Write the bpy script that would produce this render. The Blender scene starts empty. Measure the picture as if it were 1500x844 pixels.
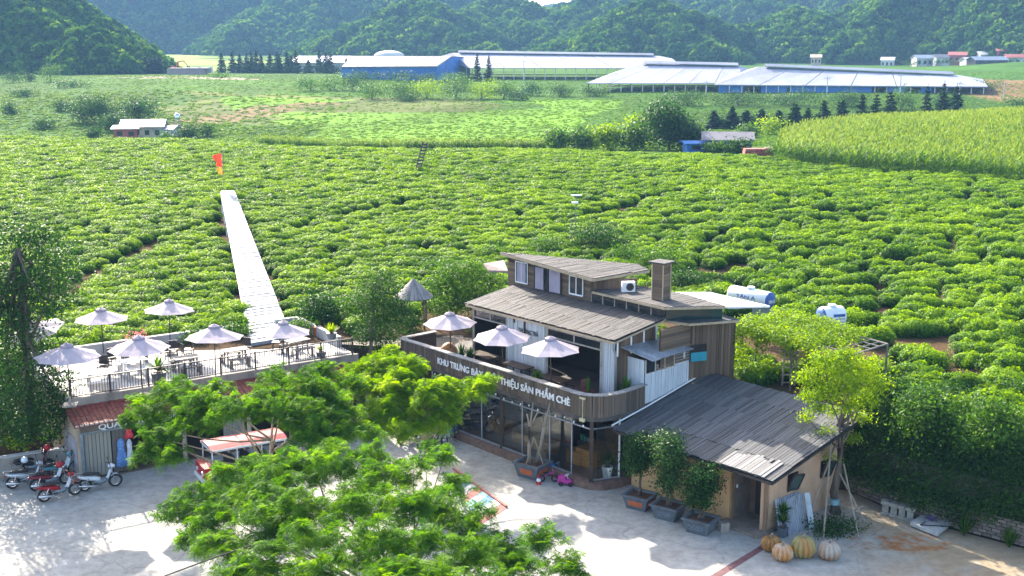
import bpy, math, random
import numpy as np
from mathutils import Vector, Matrix
random.seed(7); rng = np.random.default_rng(7)
PI = math.pi; R = math.radians
scene = bpy.context.scene
# ------------------------------------------------------------------ camera, sky, sun, exposure
CAM_H = 18.0; FOC = 1700.0; PITCH = math.atan(352 / 1700.0)
cd = bpy.data.cameras.new('camera'); cam = bpy.data.objects.new('camera', cd)
scene.collection.objects.link(cam); scene.camera = cam
cd.sensor_width = 36.0; cd.lens = 36.0 * FOC / 1500.0; cd.clip_start = 0.5; cd.clip_end = 12000
cam.location = (0, 0, CAM_H); cam.rotation_euler = (PI / 2 - PITCH, 0, 0)
SUN_AZ = R(-28); SUN_EL = R(29)          # azimuth from +Y towards +X: the sun stands behind and to the left
w = bpy.data.worlds.new('World'); scene.world = w; w.use_nodes = True
nt = w.node_tree; nt.nodes.clear()
sky = nt.nodes.new('ShaderNodeTexSky'); sky.sky_type = 'NISHITA'; sky.sun_disc = False
sky.sun_elevation = SUN_EL; sky.sun_rotation = SUN_AZ; sky.air_density = 0.8; sky.dust_density = 2.5
bg = nt.nodes.new('ShaderNodeBackground'); bg.inputs[1].default_value = 0.15
wo = nt.nodes.new('ShaderNodeOutputWorld'); nt.links.new(sky.outputs[0], bg.inputs[0]); nt.links.new(bg.outputs[0], wo.inputs[0])
sd = bpy.data.lights.new('sun', 'SUN'); sd.energy = 4.1; sd.angle = R(0.55); sd.color = (1.0, 0.955, 0.88)
so = bpy.data.objects.new('sun', sd); scene.collection.objects.link(so)
sv = Vector((math.sin(SUN_AZ) * math.cos(SUN_EL), math.cos(SUN_AZ) * math.cos(SUN_EL), math.sin(SUN_EL)))
so.rotation_euler = sv.to_track_quat('Z', 'Y').to_euler(); so.location = sv * 100
vs = scene.view_settings; vs.view_transform = 'Standard'; vs.look = 'None'; vs.gamma = 1.0; vs.exposure = 2.12; vs.use_curve_mapping = False
vs.use_white_balance = True; vs.white_balance_temperature = 7150; vs.white_balance_tint = 10      # camera white balance set for the open shade
scene.cycles.max_bounces = 6; scene.cycles.transparent_max_bounces = 12; scene.cycles.volume_bounces = 0
scene.cycles.use_denoising = True; scene.cycles.denoising_prefilter = 'NONE'; scene.cycles.denoising_input_passes = 'RGB_ALBEDO_NORMAL'; scene.cycles.sample_clamp_indirect = 4.0; scene.cycles.use_adaptive_sampling = False
COL = scene.collection
# ------------------------------------------------------------------ placing: a sight line of the photograph meets a height or a distance
def ray(x, y):
    u = (x - 750) / FOC; v = (422 - y) / FOC
    return Vector((u, math.cos(PITCH) + v * math.sin(PITCH), -math.sin(PITCH) + v * math.cos(PITCH)))
def G(x, y, Z=0.0):
    r = ray(x, y); t = (Z - CAM_H) / r.z; return Vector((r.x * t, r.y * t, Z))
def At(x, y, Y):
    r = ray(x, y); t = Y / r.y; return Vector((r.x * t, Y, CAM_H + r.z * t))
A0 = R(48.3); BU = Vector((math.cos(A0), -math.sin(A0), 0)); BV = Vector((math.sin(A0), math.cos(A0), 0)); BO = G(869, 704)
def B(u, v, z): return BO + BU * u + BV * v + Vector((0, 0, z))          # tea house frame
A1 = R(33.5); SW = Vector((math.cos(A1), math.sin(A1), 0)); SN = Vector((-math.sin(A1), math.cos(A1), 0)); S0 = G(123, 705)
def S(a, n, z): return S0 + SW * a + SN * n + Vector((0, 0, z))          # souvenir shop frame
ZUP = Vector((0, 0, 1))
# ------------------------------------------------------------------ materials
MATS = {}
def nodes_of(name):
    m = bpy.data.materials.new(name); m.use_nodes = True; t = m.node_tree; t.nodes.clear()
    return m, t, t.nodes.new, t.links.new
def ramp(n, l, fac, cols):
    r = n('ShaderNodeValToRGB'); e = r.color_ramp.elements
    for i, (p, c) in enumerate(cols):
        el = e[i] if i < 2 else e.new(p)
        el.position = p; el.color = (*c, 1)
    l(fac, r.inputs[0]); return r.outputs[0]
def M(name, col, rough=0.7, var=0.25, scale=3.0, stretch=(1, 1, 1), bump=0.15, metal=0.0, spec=0.4, col2=None, objrand=0.0, coord='Object', emit=None):
    """painted / wooden / stone surface: base colour with noise wear, optional change from object to object"""
    if name in MATS: return MATS[name]
    m, t, n, l = nodes_of(name)
    out = n('ShaderNodeOutputMaterial'); b = n('ShaderNodeBsdfPrincipled'); l(b.outputs[0], out.inputs[0])
    tc = n('ShaderNodeTexCoord'); mp = n('ShaderNodeMapping'); mp.inputs['Scale'].default_value = stretch
    if coord == 'World':
        ge = n('ShaderNodeNewGeometry'); l(ge.outputs['Position'], mp.inputs[0])
    else: l(tc.outputs['Object'], mp.inputs[0])
    oi = n('ShaderNodeObjectInfo')
    no = n('ShaderNodeTexNoise'); no.noise_dimensions = '4D'; no.inputs['Scale'].default_value = scale; no.inputs['Detail'].default_value = 6; no.inputs['Roughness'].default_value = 0.65
    mu = n('ShaderNodeMath'); mu.operation = 'MULTIPLY'; mu.inputs[1].default_value = 37.0; l(oi.outputs['Random'], mu.inputs[0]); l(mu.outputs[0], no.inputs['W'])
    l(mp.outputs[0], no.inputs['Vector'])
    c2 = col2 if col2 else tuple(c * (1 - var * 1.6) for c in col); c1 = tuple(min(1, c * (1 + var * 0.7)) for c in col)
    o = ramp(n, l, no.outputs[0], [(0.3, c2), (0.52, col), (0.72, c1)])
    if objrand:
        hs = n('ShaderNodeHueSaturation'); l(o, hs.inputs['Color'])
        mr = n('ShaderNodeMapRange'); mr.inputs[3].default_value = 1 - objrand; mr.inputs[4].default_value = 1 + objrand * 0.8; l(oi.outputs['Random'], mr.inputs[0]); l(mr.outputs[0], hs.inputs['Value']); o = hs.outputs[0]
    l(o, b.inputs['Base Color']); b.inputs['Roughness'].default_value = rough; b.inputs['Metallic'].default_value = metal; b.inputs['Specular IOR Level'].default_value = spec
    if bump:
        bp = n('ShaderNodeBump'); bp.inputs['Strength'].default_value = bump; bp.inputs['Distance'].default_value = 0.03; l(no.outputs[0], bp.inputs['Height']); l(bp.outputs[0], b.inputs['Normal'])
    if emit: b.inputs['Emission Color'].default_value = (*emit[:3], 1); b.inputs['Emission Strength'].default_value = emit[3]
    MATS[name] = m; return m
def LEAF(name, dark, mid, light, trans=0.35, rough=0.45, spec=0.5, instanced=False, patch=0.0):
    """foliage: colour from the leaf's own shade value, light passing through the blade"""
    if name in MATS: return MATS[name]
    m, t, n, l = nodes_of(name)
    out = n('ShaderNodeOutputMaterial'); b = n('ShaderNodeBsdfPrincipled'); tr = n('ShaderNodeBsdfTranslucent'); mx = n('ShaderNodeMixShader')
    at = n('ShaderNodeAttribute'); at.attribute_name = 'rv'
    f = at.outputs['Fac']
    if instanced:
        oi = n('ShaderNodeObjectInfo'); ma = n('ShaderNodeMath'); ma.operation = 'MULTIPLY_ADD'; ma.inputs[1].default_value = instanced if isinstance(instanced, float) else 0.5
        l(oi.outputs['Random'], ma.inputs[0]); l(f, ma.inputs[2]); sb = n('ShaderNodeMath'); sb.operation = 'SUBTRACT'; sb.inputs[1].default_value = (instanced if isinstance(instanced, float) else 0.5) / 2
        l(ma.outputs[0], sb.inputs[0]); f = sb.outputs[0]
    if patch:      # plants of one neighbourhood share vigour: slow change of leaf colour over the field
        ge = n('ShaderNodeNewGeometry'); pn = n('ShaderNodeTexNoise'); pn.inputs['Scale'].default_value = 0.11; pn.inputs['Detail'].default_value = 4; pn.inputs['Roughness'].default_value = 0.65; l(ge.outputs['Position'], pn.inputs['Vector'])
        pm = n('ShaderNodeMath'); pm.operation = 'MULTIPLY_ADD'; pm.inputs[1].default_value = patch*2; l(pn.outputs[0], pm.inputs[0]); l(f, pm.inputs[2]); ps = n('ShaderNodeMath'); ps.operation = 'SUBTRACT'; ps.inputs[1].default_value = patch; l(pm.outputs[0], ps.inputs[0]); f = ps.outputs[0]
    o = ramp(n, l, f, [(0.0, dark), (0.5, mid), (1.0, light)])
    l(o, b.inputs['Base Color']); b.inputs['Roughness'].default_value = rough; b.inputs['Specular IOR Level'].default_value = spec
    hs = n('ShaderNodeHueSaturation'); hs.inputs['Hue'].default_value = 0.475; hs.inputs['Saturation'].default_value = 1.1; hs.inputs['Value'].default_value = 1.9; l(o, hs.inputs['Color']); l(hs.outputs[0], tr.inputs[0])
    mx.inputs[0].default_value = trans; l(b.outputs[0], mx.inputs[1]); l(tr.outputs[0], mx.inputs[2]); l(mx.outputs[0], out.inputs[0])
    MATS[name] = m; return m
def GLASS(name, tint=(0.75, 0.8, 0.8), refl=0.12):
    if name in MATS: return MATS[name]
    m, t, n, l = nodes_of(name)
    out = n('ShaderNodeOutputMaterial'); a = n('ShaderNodeBsdfTransparent'); a.inputs[0].default_value = (*tint, 1)
    g = n('ShaderNodeBsdfGlossy'); g.inputs['Roughness'].default_value = 0.03; lw = n('ShaderNodeLayerWeight'); lw.inputs[0].default_value = 0.5
    pw = n('ShaderNodeMath'); pw.operation = 'POWER'; pw.inputs[1].default_value = 4.0; l(lw.outputs['Facing'], pw.inputs[0]); ma = n('ShaderNodeMath'); ma.operation = 'MULTIPLY_ADD'; ma.inputs[1].default_value = 0.8; ma.inputs[2].default_value = refl*0.35; ma.use_clamp = True; l(pw.outputs[0], ma.inputs[0])
    mx = n('ShaderNodeMixShader'); l(ma.outputs[0], mx.inputs[0]); l(a.outputs[0], mx.inputs[1]); l(g.outputs[0], mx.inputs[2]); l(mx.outputs[0], out.inputs[0])
    MATS[name] = m; return m
def CLOTH(name, col, trans=0.3):
    if name in MATS: return MATS[name]
    m, t, n, l = nodes_of(name)
    out = n('ShaderNodeOutputMaterial'); b = n('ShaderNodeBsdfPrincipled'); tr = n('ShaderNodeBsdfTranslucent'); mx = n('ShaderNodeMixShader')
    tc = n('ShaderNodeTexCoord'); no = n('ShaderNodeTexNoise'); no.inputs['Scale'].default_value = 2.2; no.inputs['Detail'].default_value = 5; l(tc.outputs['Object'], no.inputs['Vector'])
    o = ramp(n, l, no.outputs[0], [(0.3, tuple(c * 0.82 for c in col)), (0.65, col)])
    l(o, b.inputs['Base Color']); b.inputs['Roughness'].default_value = 0.85; l(o, tr.inputs[0]); mx.inputs[0].default_value = trans
    bp = n('ShaderNodeBump'); bp.inputs['Strength'].default_value = 0.25; bp.inputs['Distance'].default_value = 0.05; l(no.outputs[0], bp.inputs['Height']); l(bp.outputs[0], b.inputs['Normal'])
    l(b.outputs[0], mx.inputs[1]); l(tr.outputs[0], mx.inputs[2]); l(mx.outputs[0], out.inputs[0]); MATS[name] = m; return m
wood_roof = M('weathered_roof_board', (0.082, 0.077, 0.076), 0.8, 0.35, 2.2, (6, 0.5, 6), 0.3, objrand=0.38)
wood_hut = M('grey_roof_board', (0.085, 0.087, 0.093), 0.7, 0.35, 2.2, (6, 0.5, 6), 0.3, objrand=0.40)
wood_wall = M('brown_wall_board', (0.17, 0.115, 0.075), 0.75, 0.35, 2.0, (5, 5, 0.6), 0.25, objrand=0.35)
wood_par = M('grey_brown_board', (0.135, 0.10, 0.073), 0.75, 0.35, 2.0, (5, 5, 0.6), 0.25, objrand=0.35)
wood_white = M('worn_white_board', (0.62, 0.66, 0.70), 0.7, 0.0, 2.5, (4, 4, 0.7), 0.15, col2=(0.25, 0.26, 0.26), objrand=0.10)
wood_pine = M('varnished_pine', (0.42, 0.20, 0.06), 0.4, 0.3, 2.0, (1, 6, 6), 0.1)
wood_dark = M('dark_stained_wood', (0.055, 0.035, 0.025), 0.5, 0.3, 3.0, (1, 5, 5), 0.1)
beam = M('pale_trim_wood', (0.42, 0.33, 0.22), 0.7, 0.2, 3, (1, 1, 1), 0.1)
concrete = M('terrace_concrete', (0.42, 0.41, 0.40), 0.85, 0.25, 1.2, (1, 1, 1), 0.1)
conc_wall = M('stained_concrete', (0.30, 0.27, 0.23), 0.9, 0.35, 1.6, (1, 1, 0.4), 0.2)
stone = M('brown_plinth_stone', (0.20, 0.12, 0.09), 0.7, 0.3, 4, (1, 1, 1), 0.15)
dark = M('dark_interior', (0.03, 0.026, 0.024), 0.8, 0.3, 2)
steel_dark = M('dark_steel', (0.05, 0.045, 0.045), 0.45, 0.2, 5, metal=0.3)
steel_grey = M('grey_steel', (0.20, 0.25, 0.28), 0.45, 0.2, 5, metal=0.4)
white_paint = M('white_paint', (0.80, 0.81, 0.82), 0.5, 0.08, 2.0)
letter = M('white_letter', (0.85, 0.85, 0.85), 0.4, 0.03, 2.0, bump=0)
orange_wall = M('peach_render', (0.66, 0.40, 0.19), 0.85, 0.18, 1.3, (1, 1, 0.6), 0.08)
cream_wall = M('cream_render', (0.52, 0.41, 0.29), 0.85, 0.25, 1.3, (1, 1, 0.5), 0.1)
tile_red = M('terracotta_tile', (0.22, 0.055, 0.038), 0.7, 0.4, 5, bump=0.2)
glass = GLASS('shop_glass', (0.80, 0.84, 0.84), 0.28)
glass_dk = M('dark_window_pane', (0.02, 0.025, 0.03), 0.08, 0.1, 1, spec=0.8, bump=0)
curtain = CLOTH('lilac_curtain', (0.48, 0.43, 0.52), 0.2)
canvas = CLOTH('parasol_canvas', (0.58, 0.50, 0.56), 0.30)
canvas2 = CLOTH('parasol_cap_canvas', (0.36, 0.30, 0.36), 0.15)
bark = M('grey_bark', (0.13, 0.105, 0.08), 0.9, 0.35, 5, (1, 1, 0.3), 0.5)
bark_pale = M('pale_bark', (0.30, 0.25, 0.19), 0.85, 0.3, 5, (1, 1, 0.3), 0.4)
chrome = M('chrome', (0.6, 0.6, 0.62), 0.2, 0.1, 3, metal=0.9, bump=0)
rubber = M('black_rubber', (0.02, 0.02, 0.021), 0.75, 0.2, 5)
black = M('black_plastic', (0.016, 0.016, 0.018), 0.4, 0.2, 5, bump=0)
soil = M('potting_soil', (0.10, 0.05, 0.03), 0.95, 0.3, 8, bump=0.5)
pot_grey = M('grey_glazed_pot', (0.11, 0.13, 0.15), 0.5, 0.3, 4, bump=0.2)
pot_orange = M('orange_panel', (0.55, 0.13, 0.05), 0.6, 0.2, 4)
pot_white = M('white_pot', (0.75, 0.75, 0.74), 0.5, 0.1, 4)
metal_sheet = M('galvanised_sheet', (0.34, 0.37, 0.41), 0.45, 0.25, 1.5, (3, 0.6, 1), 0.1, metal=0.45)
lilac_roof = M('pale_metal_roof', (0.33, 0.34, 0.40), 0.6, 0.2, 0.12, (1, 0.3, 1), bump=0.0, coord='World', objrand=0.10)
blue_sheet = M('blue_tarpaulin', (0.02, 0.16, 0.46), 0.6, 0.25, 0.25, bump=0.1)
red_paint = M('red_paint', (0.40, 0.012, 0.018), 0.35, 0.15, 2, bump=0)
grey_roof = M('fibre_cement_roof', (0.17, 0.165, 0.185), 0.8, 0.25, 0.6)
far_white = M('whitewashed_wall', (0.6, 0.58, 0.56), 0.85, 0.15, 0.5)
far_red = M('far_red_tile', (0.42, 0.12, 0.10), 0.8, 0.2, 0.5)
brick_m = M('stacked_brick', (0.24, 0.20, 0.17), 0.9, 0.3, 6, bump=0.3, objrand=0.3)
leaf_feather = LEAF('feathery_leaf', (0.012, 0.060, 0.009), (0.052, 0.168, 0.016), (0.16, 0.32, 0.022), 0.44, 0.6, 0.12)
leaf_bright = LEAF('bright_feathery_leaf', (0.040, 0.135, 0.008), (0.125, 0.28, 0.014), (0.28, 0.42, 0.022), 0.45, 0.6, 0.12)
leaf_yellow = LEAF('yellow_green_leaf', (0.040, 0.115, 0.008), (0.14, 0.27, 0.012), (0.31, 0.42, 0.018), 0.45, 0.55, 0.15)
leaf_dark = LEAF('dark_broad_leaf', (0.005, 0.024, 0.007), (0.018, 0.072, 0.014), (0.055, 0.15, 0.022), 0.30, 0.55, 0.15)
leaf_mid = LEAF('mid_green_leaf', (0.010, 0.048, 0.008), (0.042, 0.125, 0.016), (0.11, 0.23, 0.024), 0.35, 0.55, 0.15)
leaf_vine = LEAF('vine_leaf', (0.040, 0.115, 0.010), (0.13, 0.26, 0.016), (0.30, 0.40, 0.025), 0.45, 0.55, 0.15)
leaf_hedge = LEAF('dark_hedge_leaf', (0.008, 0.034, 0.007), (0.024, 0.080, 0.014), (0.06, 0.145, 0.020), 0.28, 0.6, 0.12)
leaf_tea = LEAF('tea_leaf', (0.008, 0.040, 0.005), (0.056, 0.165, 0.010), (0.19, 0.34, 0.017), 0.36, 0.55, 0.18, instanced=0.4, patch=0.45)
leaf_corn = LEAF('corn_leaf', (0.015, 0.065, 0.009), (0.062, 0.165, 0.016), (0.20, 0.29, 0.05), 0.32, 0.65, 0.12, instanced=0.3)
leaf_conifer = LEAF('conifer_needle', (0.005, 0.020, 0.009), (0.012, 0.042, 0.016), (0.030, 0.08, 0.026), 0.15, 0.8, 0.05)
leaf_forest = LEAF('forest_leaf', (0.010, 0.046, 0.009), (0.034, 0.115, 0.016), (0.11, 0.21, 0.025), 0.25, 0.9, 0.0, instanced=0.6)
leaf_field = LEAF('field_plant_leaf', (0.025, 0.090, 0.010), (0.080, 0.185, 0.016), (0.17, 0.29, 0.024), 0.35, 0.7, 0.08, instanced=0.5)
# ------------------------------------------------------------------ helpers
def new_obj(name, data, parent=None, label=None, cat=None, group=None, kind=None, loc=None):
    o = bpy.data.objects.new(name, data); COL.objects.link(o)
    if parent: o.parent = parent
    if loc is not None: o.location = loc
    tag(o, label, cat, group, kind); return o
def tag(o, label=None, cat=None, group=None, kind=None):
    if label: o['label'] = label
    if cat: o['category'] = cat
    if group: o['group'] = group
    if kind: o['kind'] = kind
def thing(name, label, cat, loc, group=None, rz=0.0):
    o = new_obj(name, None, None, label, cat, group, None, loc); o.rotation_euler = (0, 0, rz); o.empty_display_size = 0.3; return o
def copy_tree(o, loc, rz=0.0, label=None, parent=None):
    c = o.copy(); COL.objects.link(c)
    if parent: c.parent = parent
    else: c.location = loc; c.rotation_euler = (0, 0, rz)
    if label: c['label'] = label
    for ch in list(o.children): copy_tree(ch, None, parent=c)
    return c
def mesh_np(name, v, q, mat, rv=None, smooth=False):
    me = bpy.data.meshes.new(name); v = np.asarray(v, np.float32); q = np.asarray(q, np.int32); k = q.shape[1]
    me.vertices.add(len(v)); me.vertices.foreach_set('co', v.ravel()); me.loops.add(q.size); me.loops.foreach_set('vertex_index', q.ravel())
    me.polygons.add(len(q)); me.polygons.foreach_set('loop_start', np.arange(0, q.size, k, dtype=np.int32))
    if smooth: me.polygons.foreach_set('use_smooth', np.ones(len(q), bool))
    me.update(calc_edges=True)
    if rv is not None:
        a = me.attributes.new('rv', 'FLOAT', 'POINT'); a.data.foreach_set('value', np.asarray(rv, np.float32))
    if mat: me.materials.append(mat)
    return me
class MB:
    def __init__(s): s.v = []; s.f = []; s.m = []; s.mi = 0
    def add(s, vs, fs):
        k = len(s.v); s.v += [Vector(p) for p in vs]; s.f += [tuple(i + k for i in f) for f in fs]; s.m += [s.mi] * len(fs); return s
    def boxm(s, mtx, sx, sy, sz):      # box centred in x,y ; z from 0
        c = [(-sx/2,-sy/2,0),(sx/2,-sy/2,0),(sx/2,sy/2,0),(-sx/2,sy/2,0),(-sx/2,-sy/2,sz),(sx/2,-sy/2,sz),(sx/2,sy/2,sz),(-sx/2,sy/2,sz)]
        return s.add([mtx @ Vector(p) for p in c], [(3,2,1,0),(4,5,6,7),(0,1,5,4),(1,2,6,5),(2,3,7,6),(3,0,4,7)])
    def box(s, c, sx, sy, sz, rz=0.0): return s.boxm(Matrix.Translation(c) @ Matrix.Rotation(rz, 4, 'Z'), sx, sy, sz)
    def hexa(s, p): return s.add(p, [(3,2,1,0),(4,5,6,7),(0,1,5,4),(1,2,6,5),(2,3,7,6),(3,0,4,7)])
    def slab(s, poly, th, up=None):    # polygon (list of points) thickened downwards
        n = len(poly); d = Vector((0, 0, -th)) if up is None else up * -th
        return s.add(list(poly) + [Vector(p) + d for p in poly], [tuple(range(n)), tuple(range(2*n-1, n-1, -1))] + [(i, n+i, n+(i+1) % n, (i+1) % n) for i in range(n)])
    def bar(s, p, q, w_, h_=None):
        p = Vector(p); q = Vector(q); h_ = h_ or w_; d = q - p; L = d.length
        if L < 1e-6: return s
        return s.boxm(Matrix.Translation(p) @ d.to_track_quat('Z', 'Y').to_matrix().to_4x4(), w_, h_, L)
    def tube(s, pts, rad, n=8, cap=True):
        pts = [Vector(p) for p in pts]; rad = rad if isinstance(rad, (list, tuple)) else [rad] * len(pts); k = len(s.v)
        fs = []
        for i, p in enumerate(pts):
            d = (pts[min(i+1, len(pts)-1)] - pts[max(i-1, 0)]).normalized(); m = d.to_track_quat('Z', 'Y').to_matrix()
            for j in range(n):
                a = 2 * PI * j / n; s.v.append(p + m @ Vector((math.cos(a), math.sin(a), 0)) * rad[i])
        for i in range(len(pts) - 1):
            for j in range(n): fs.append((k+i*n+j, k+i*n+(j+1) % n, k+(i+1)*n+(j+1) % n, k+(i+1)*n+j))
        if cap: fs += [tuple(k+j for j in range(n-1, -1, -1)), tuple(k+(len(pts)-1)*n+j for j in range(n))]
        s.f += fs; s.m += [s.mi] * len(fs); return s
    def lathe(s, prof, c, n=12, lobes=0, amp=0.0, ax=None):
        k = len(s.v); c = Vector(c); mt = ax.to_track_quat('Z', 'Y').to_matrix() if ax else Matrix.Identity(3)
        for (r, z) in prof:
            for j in range(n):
                a = 2*PI*j/n; rr = r * (1 + amp * abs(math.cos(lobes * a / 2)) - amp) if lobes else r
                s.v.append(c + mt @ Vector((rr*math.cos(a), rr*math.sin(a), z)))
        fs = [(k+i*n+j, k+i*n+(j+1) % n, k+(i+1)*n+(j+1) % n, k+(i+1)*n+j) for i in range(len(prof)-1) for j in range(n)]
        fs += [tuple(k+j for j in range(n-1, -1, -1)), tuple(k+(len(prof)-1)*n+j for j in range(n))]
        s.f += fs; s.m += [s.mi] * len(fs); return s
    def torus(s, c, axis, Rr, r, n=20, m_=6):
        mt = Vector(axis).to_track_quat('Z', 'Y').to_matrix(); k = len(s.v); c = Vector(c)
        for i in range(n):
            a = 2*PI*i/n
            for j in range(m_):
                b = 2*PI*j/m_; q = Rr + r*math.cos(b); s.v.append(c + mt @ Vector((q*math.cos(a), q*math.sin(a), r*math.sin(b))))
        fs = [(k+i*m_+j, k+((i+1) % n)*m_+j, k+((i+1) % n)*m_+(j+1) % m_, k+i*m_+(j+1) % m_) for i in range(n) for j in range(m_)]
        s.f += fs; s.m += [s.mi] * len(fs); return s
    def build(s, name, mats, parent=None, smooth=False, label=None, cat=None, group=None, kind=None, loc=None):
        org = Vector(loc) if loc is not None else (parent.location.copy() if parent and parent.parent is None else (parent.parent.location.copy() if parent else Vector((0, 0, 0))))
        if parent is not None and 'local' in parent: org = Vector((0, 0, 0))
        if parent is not None and parent.parent is not None and 'local' in parent.parent: org = Vector((0, 0, 0))
        me = bpy.data.meshes.new(name); me.from_pydata([p - org for p in s.v], [], s.f)
        for m_ in (mats if isinstance(mats, (list, tuple)) else [mats]): me.materials.append(m_)
        me.polygons.foreach_set('material_index', s.m)
        if smooth: me.polygons.foreach_set('use_smooth', [True] * len(me.polygons))
        me.update(); return new_obj(name, me, parent, label, cat, group, kind, loc if (loc is not None and parent is None) else None)
# unit pieces (boards, bricks) sharing one mesh for each material
UNIT = {}
def unit(mat):
    if mat.name not in UNIT:
        b = MB(); b.boxm(Matrix.Identity(4), 1, 1, 1); me = bpy.data.meshes.new('piece_' + mat.name); me.from_pydata(b.v, [], b.f); me.materials.append(mat); UNIT[mat.name] = me
    return UNIT[mat.name]
def piece(name, mat, parent, o, x, y, z, sx, sy, sz):
    """a box piece: origin o = middle of its base, axes x,y,z, sizes"""
    root = parent if parent.parent is None else parent.parent
    ob = new_obj(name, unit(mat), parent)
    m = Matrix((( x.x*sx, y.x*sy, z.x*sz, o.x - root.location.x), (x.y*sx, y.y*sy, z.y*sz, o.y - root.location.y), (x.z*sx, y.z*sy, z.z*sz, o.z - root.location.z), (0, 0, 0, 1)))
    ob.matrix_basis = m; return ob
def boards(parent, mat, o, along, across, n_total, bw, th, length, name='board', jit=0.02, gap=0.012, tilt=0.012):
    """a row of boards: start o, laid side by side along 'across' for n_total metres, each running 'along' for length (number or function of the offset)"""
    al = along.normalized(); ac = across.normalized(); nn = al.cross(ac).normalized(); k = max(1, int(round(n_total / bw))); bw = n_total / k
    for i in range(k):
        t = (i + 0.5) * bw; L = length(t) if callable(length) else length
        if isinstance(L, tuple): a0, L = L
        else: a0 = 0.0
        e = random.uniform(-jit, jit); lift = random.uniform(0, th * 0.35)
        a2 = (al + nn * random.uniform(-tilt, tilt) + ac * random.uniform(-tilt, tilt) * 0.5).normalized(); n2 = a2.cross(ac).normalized()
        piece(name, mat, parent, o + ac * t + al * (a0 - max(0, e)) + nn * lift, ac, n2, a2, bw - gap * random.uniform(0.6, 1.8), th, L + abs(e))
def text(name, body, size, mat, parent, o, x, up, ext=0.02, width=None, label=None):
    c = bpy.data.curves.new(name, 'FONT'); c.body = body; c.size = size; c.extrude = ext; c.resolution_u = 3; c.offset = size * 0.012
    t = bpy.data.objects.new('tmp_text', c); COL.objects.link(t); bpy.context.view_layer.update()
    me = bpy.data.meshes.new_from_object(t.evaluated_get(bpy.context.evaluated_depsgraph_get())); bpy.data.objects.remove(t)
    me.name = name; me.materials.clear(); me.materials.append(mat)
    s = 1.0
    if width:
        xs = [v.co.x for v in me.vertices]; s = width / (max(xs) - min(xs))
    root = parent if parent.parent is None else parent.parent
    ob = new_obj(name, me, parent, label); z = x.cross(up); q = o - root.location
    ob.matrix_basis = Matrix(((x.x*s, up.x, z.x, q.x), (x.y*s, up.y, z.y, q.y), (x.z*s, up.z, z.z, q.z), (0, 0, 0, 1))); return ob
# ---- foliage arrays
def quads_at(c, nrm, tan, ln, wd):
    """one leaf for each row: a kite shaped quad lying in the plane of tan and nrm x tan"""
    b = np.cross(nrm, tan); b /= np.linalg.norm(b, axis=1, keepdims=True) + 1e-9
    ln = ln[:, None]; wd = wd[:, None]
    v = np.stack([c - tan*ln*0.5, c + b*wd*0.5 - tan*ln*0.05, c + tan*ln*0.5 - nrm*ln*0.12, c - b*wd*0.5 - tan*ln*0.05], 1)
    n = len(c); return v.reshape(-1, 3), np.arange(n*4).reshape(-1, 4)
def rand_unit(n):
    v = rng.normal(size=(n, 3)); return v / np.linalg.norm(v, axis=1, keepdims=True)
def leaf_cloud(clusters, n, size, up=0.35, shell=0.55, flat=1.0, outrand=0.8):
    """clusters: (centre, rx, ry, rz). Leaves gathered in tufts near the outer part of every cluster"""
    vol = np.array([c[1]*c[2] + c[1]*c[3] for c in clusters]); vol = vol / vol.sum(); V = []; Q = []; RV = []; k = 0
    for (c, rx, ry, rz), p in zip(clusters, vol):
        m = max(12, int(n * p)); nt_ = max(3, m // 14)
        d = rand_unit(nt_); r = rng.random(nt_)**0.5*(1-shell) + shell; r *= 1 + 0.22*rng.normal(size=nt_)
        tc = d * r[:, None] * np.array([rx, ry, rz]); ts = rng.random(nt_)
        ti = rng.integers(0, nt_, m); tr = 0.13*(rx+ry+rz)/3 + size*1.3
        pos = tc[ti] + rng.normal(size=(m, 3)) * tr * np.array([1, 1, 0.6*flat])
        out = pos / np.array([rx, ry, rz]); out /= np.linalg.norm(out, axis=1, keepdims=True) + 1e-9
        nr = out*0.6 + np.array([0, 0, up]) + rand_unit(m)*outrand; nr /= np.linalg.norm(nr, axis=1, keepdims=True)
        tn = np.cross(nr, rand_unit(m)); tn /= np.linalg.norm(tn, axis=1, keepdims=True) + 1e-9
        v, q = quads_at(pos + np.array(c), nr, tn, size*rng.uniform(0.7, 1.4, m), size*rng.uniform(0.4, 0.75, m))
        V.append(v); Q.append(q + k); k += len(v)
        RV.append(np.repeat(np.clip(0.25*ts[ti] + 0.5*rng.random(m) + 0.25*rng.random() - 0.05, 0, 1), 4))
    return np.concatenate(V), np.concatenate(Q), np.concatenate(RV)
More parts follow.
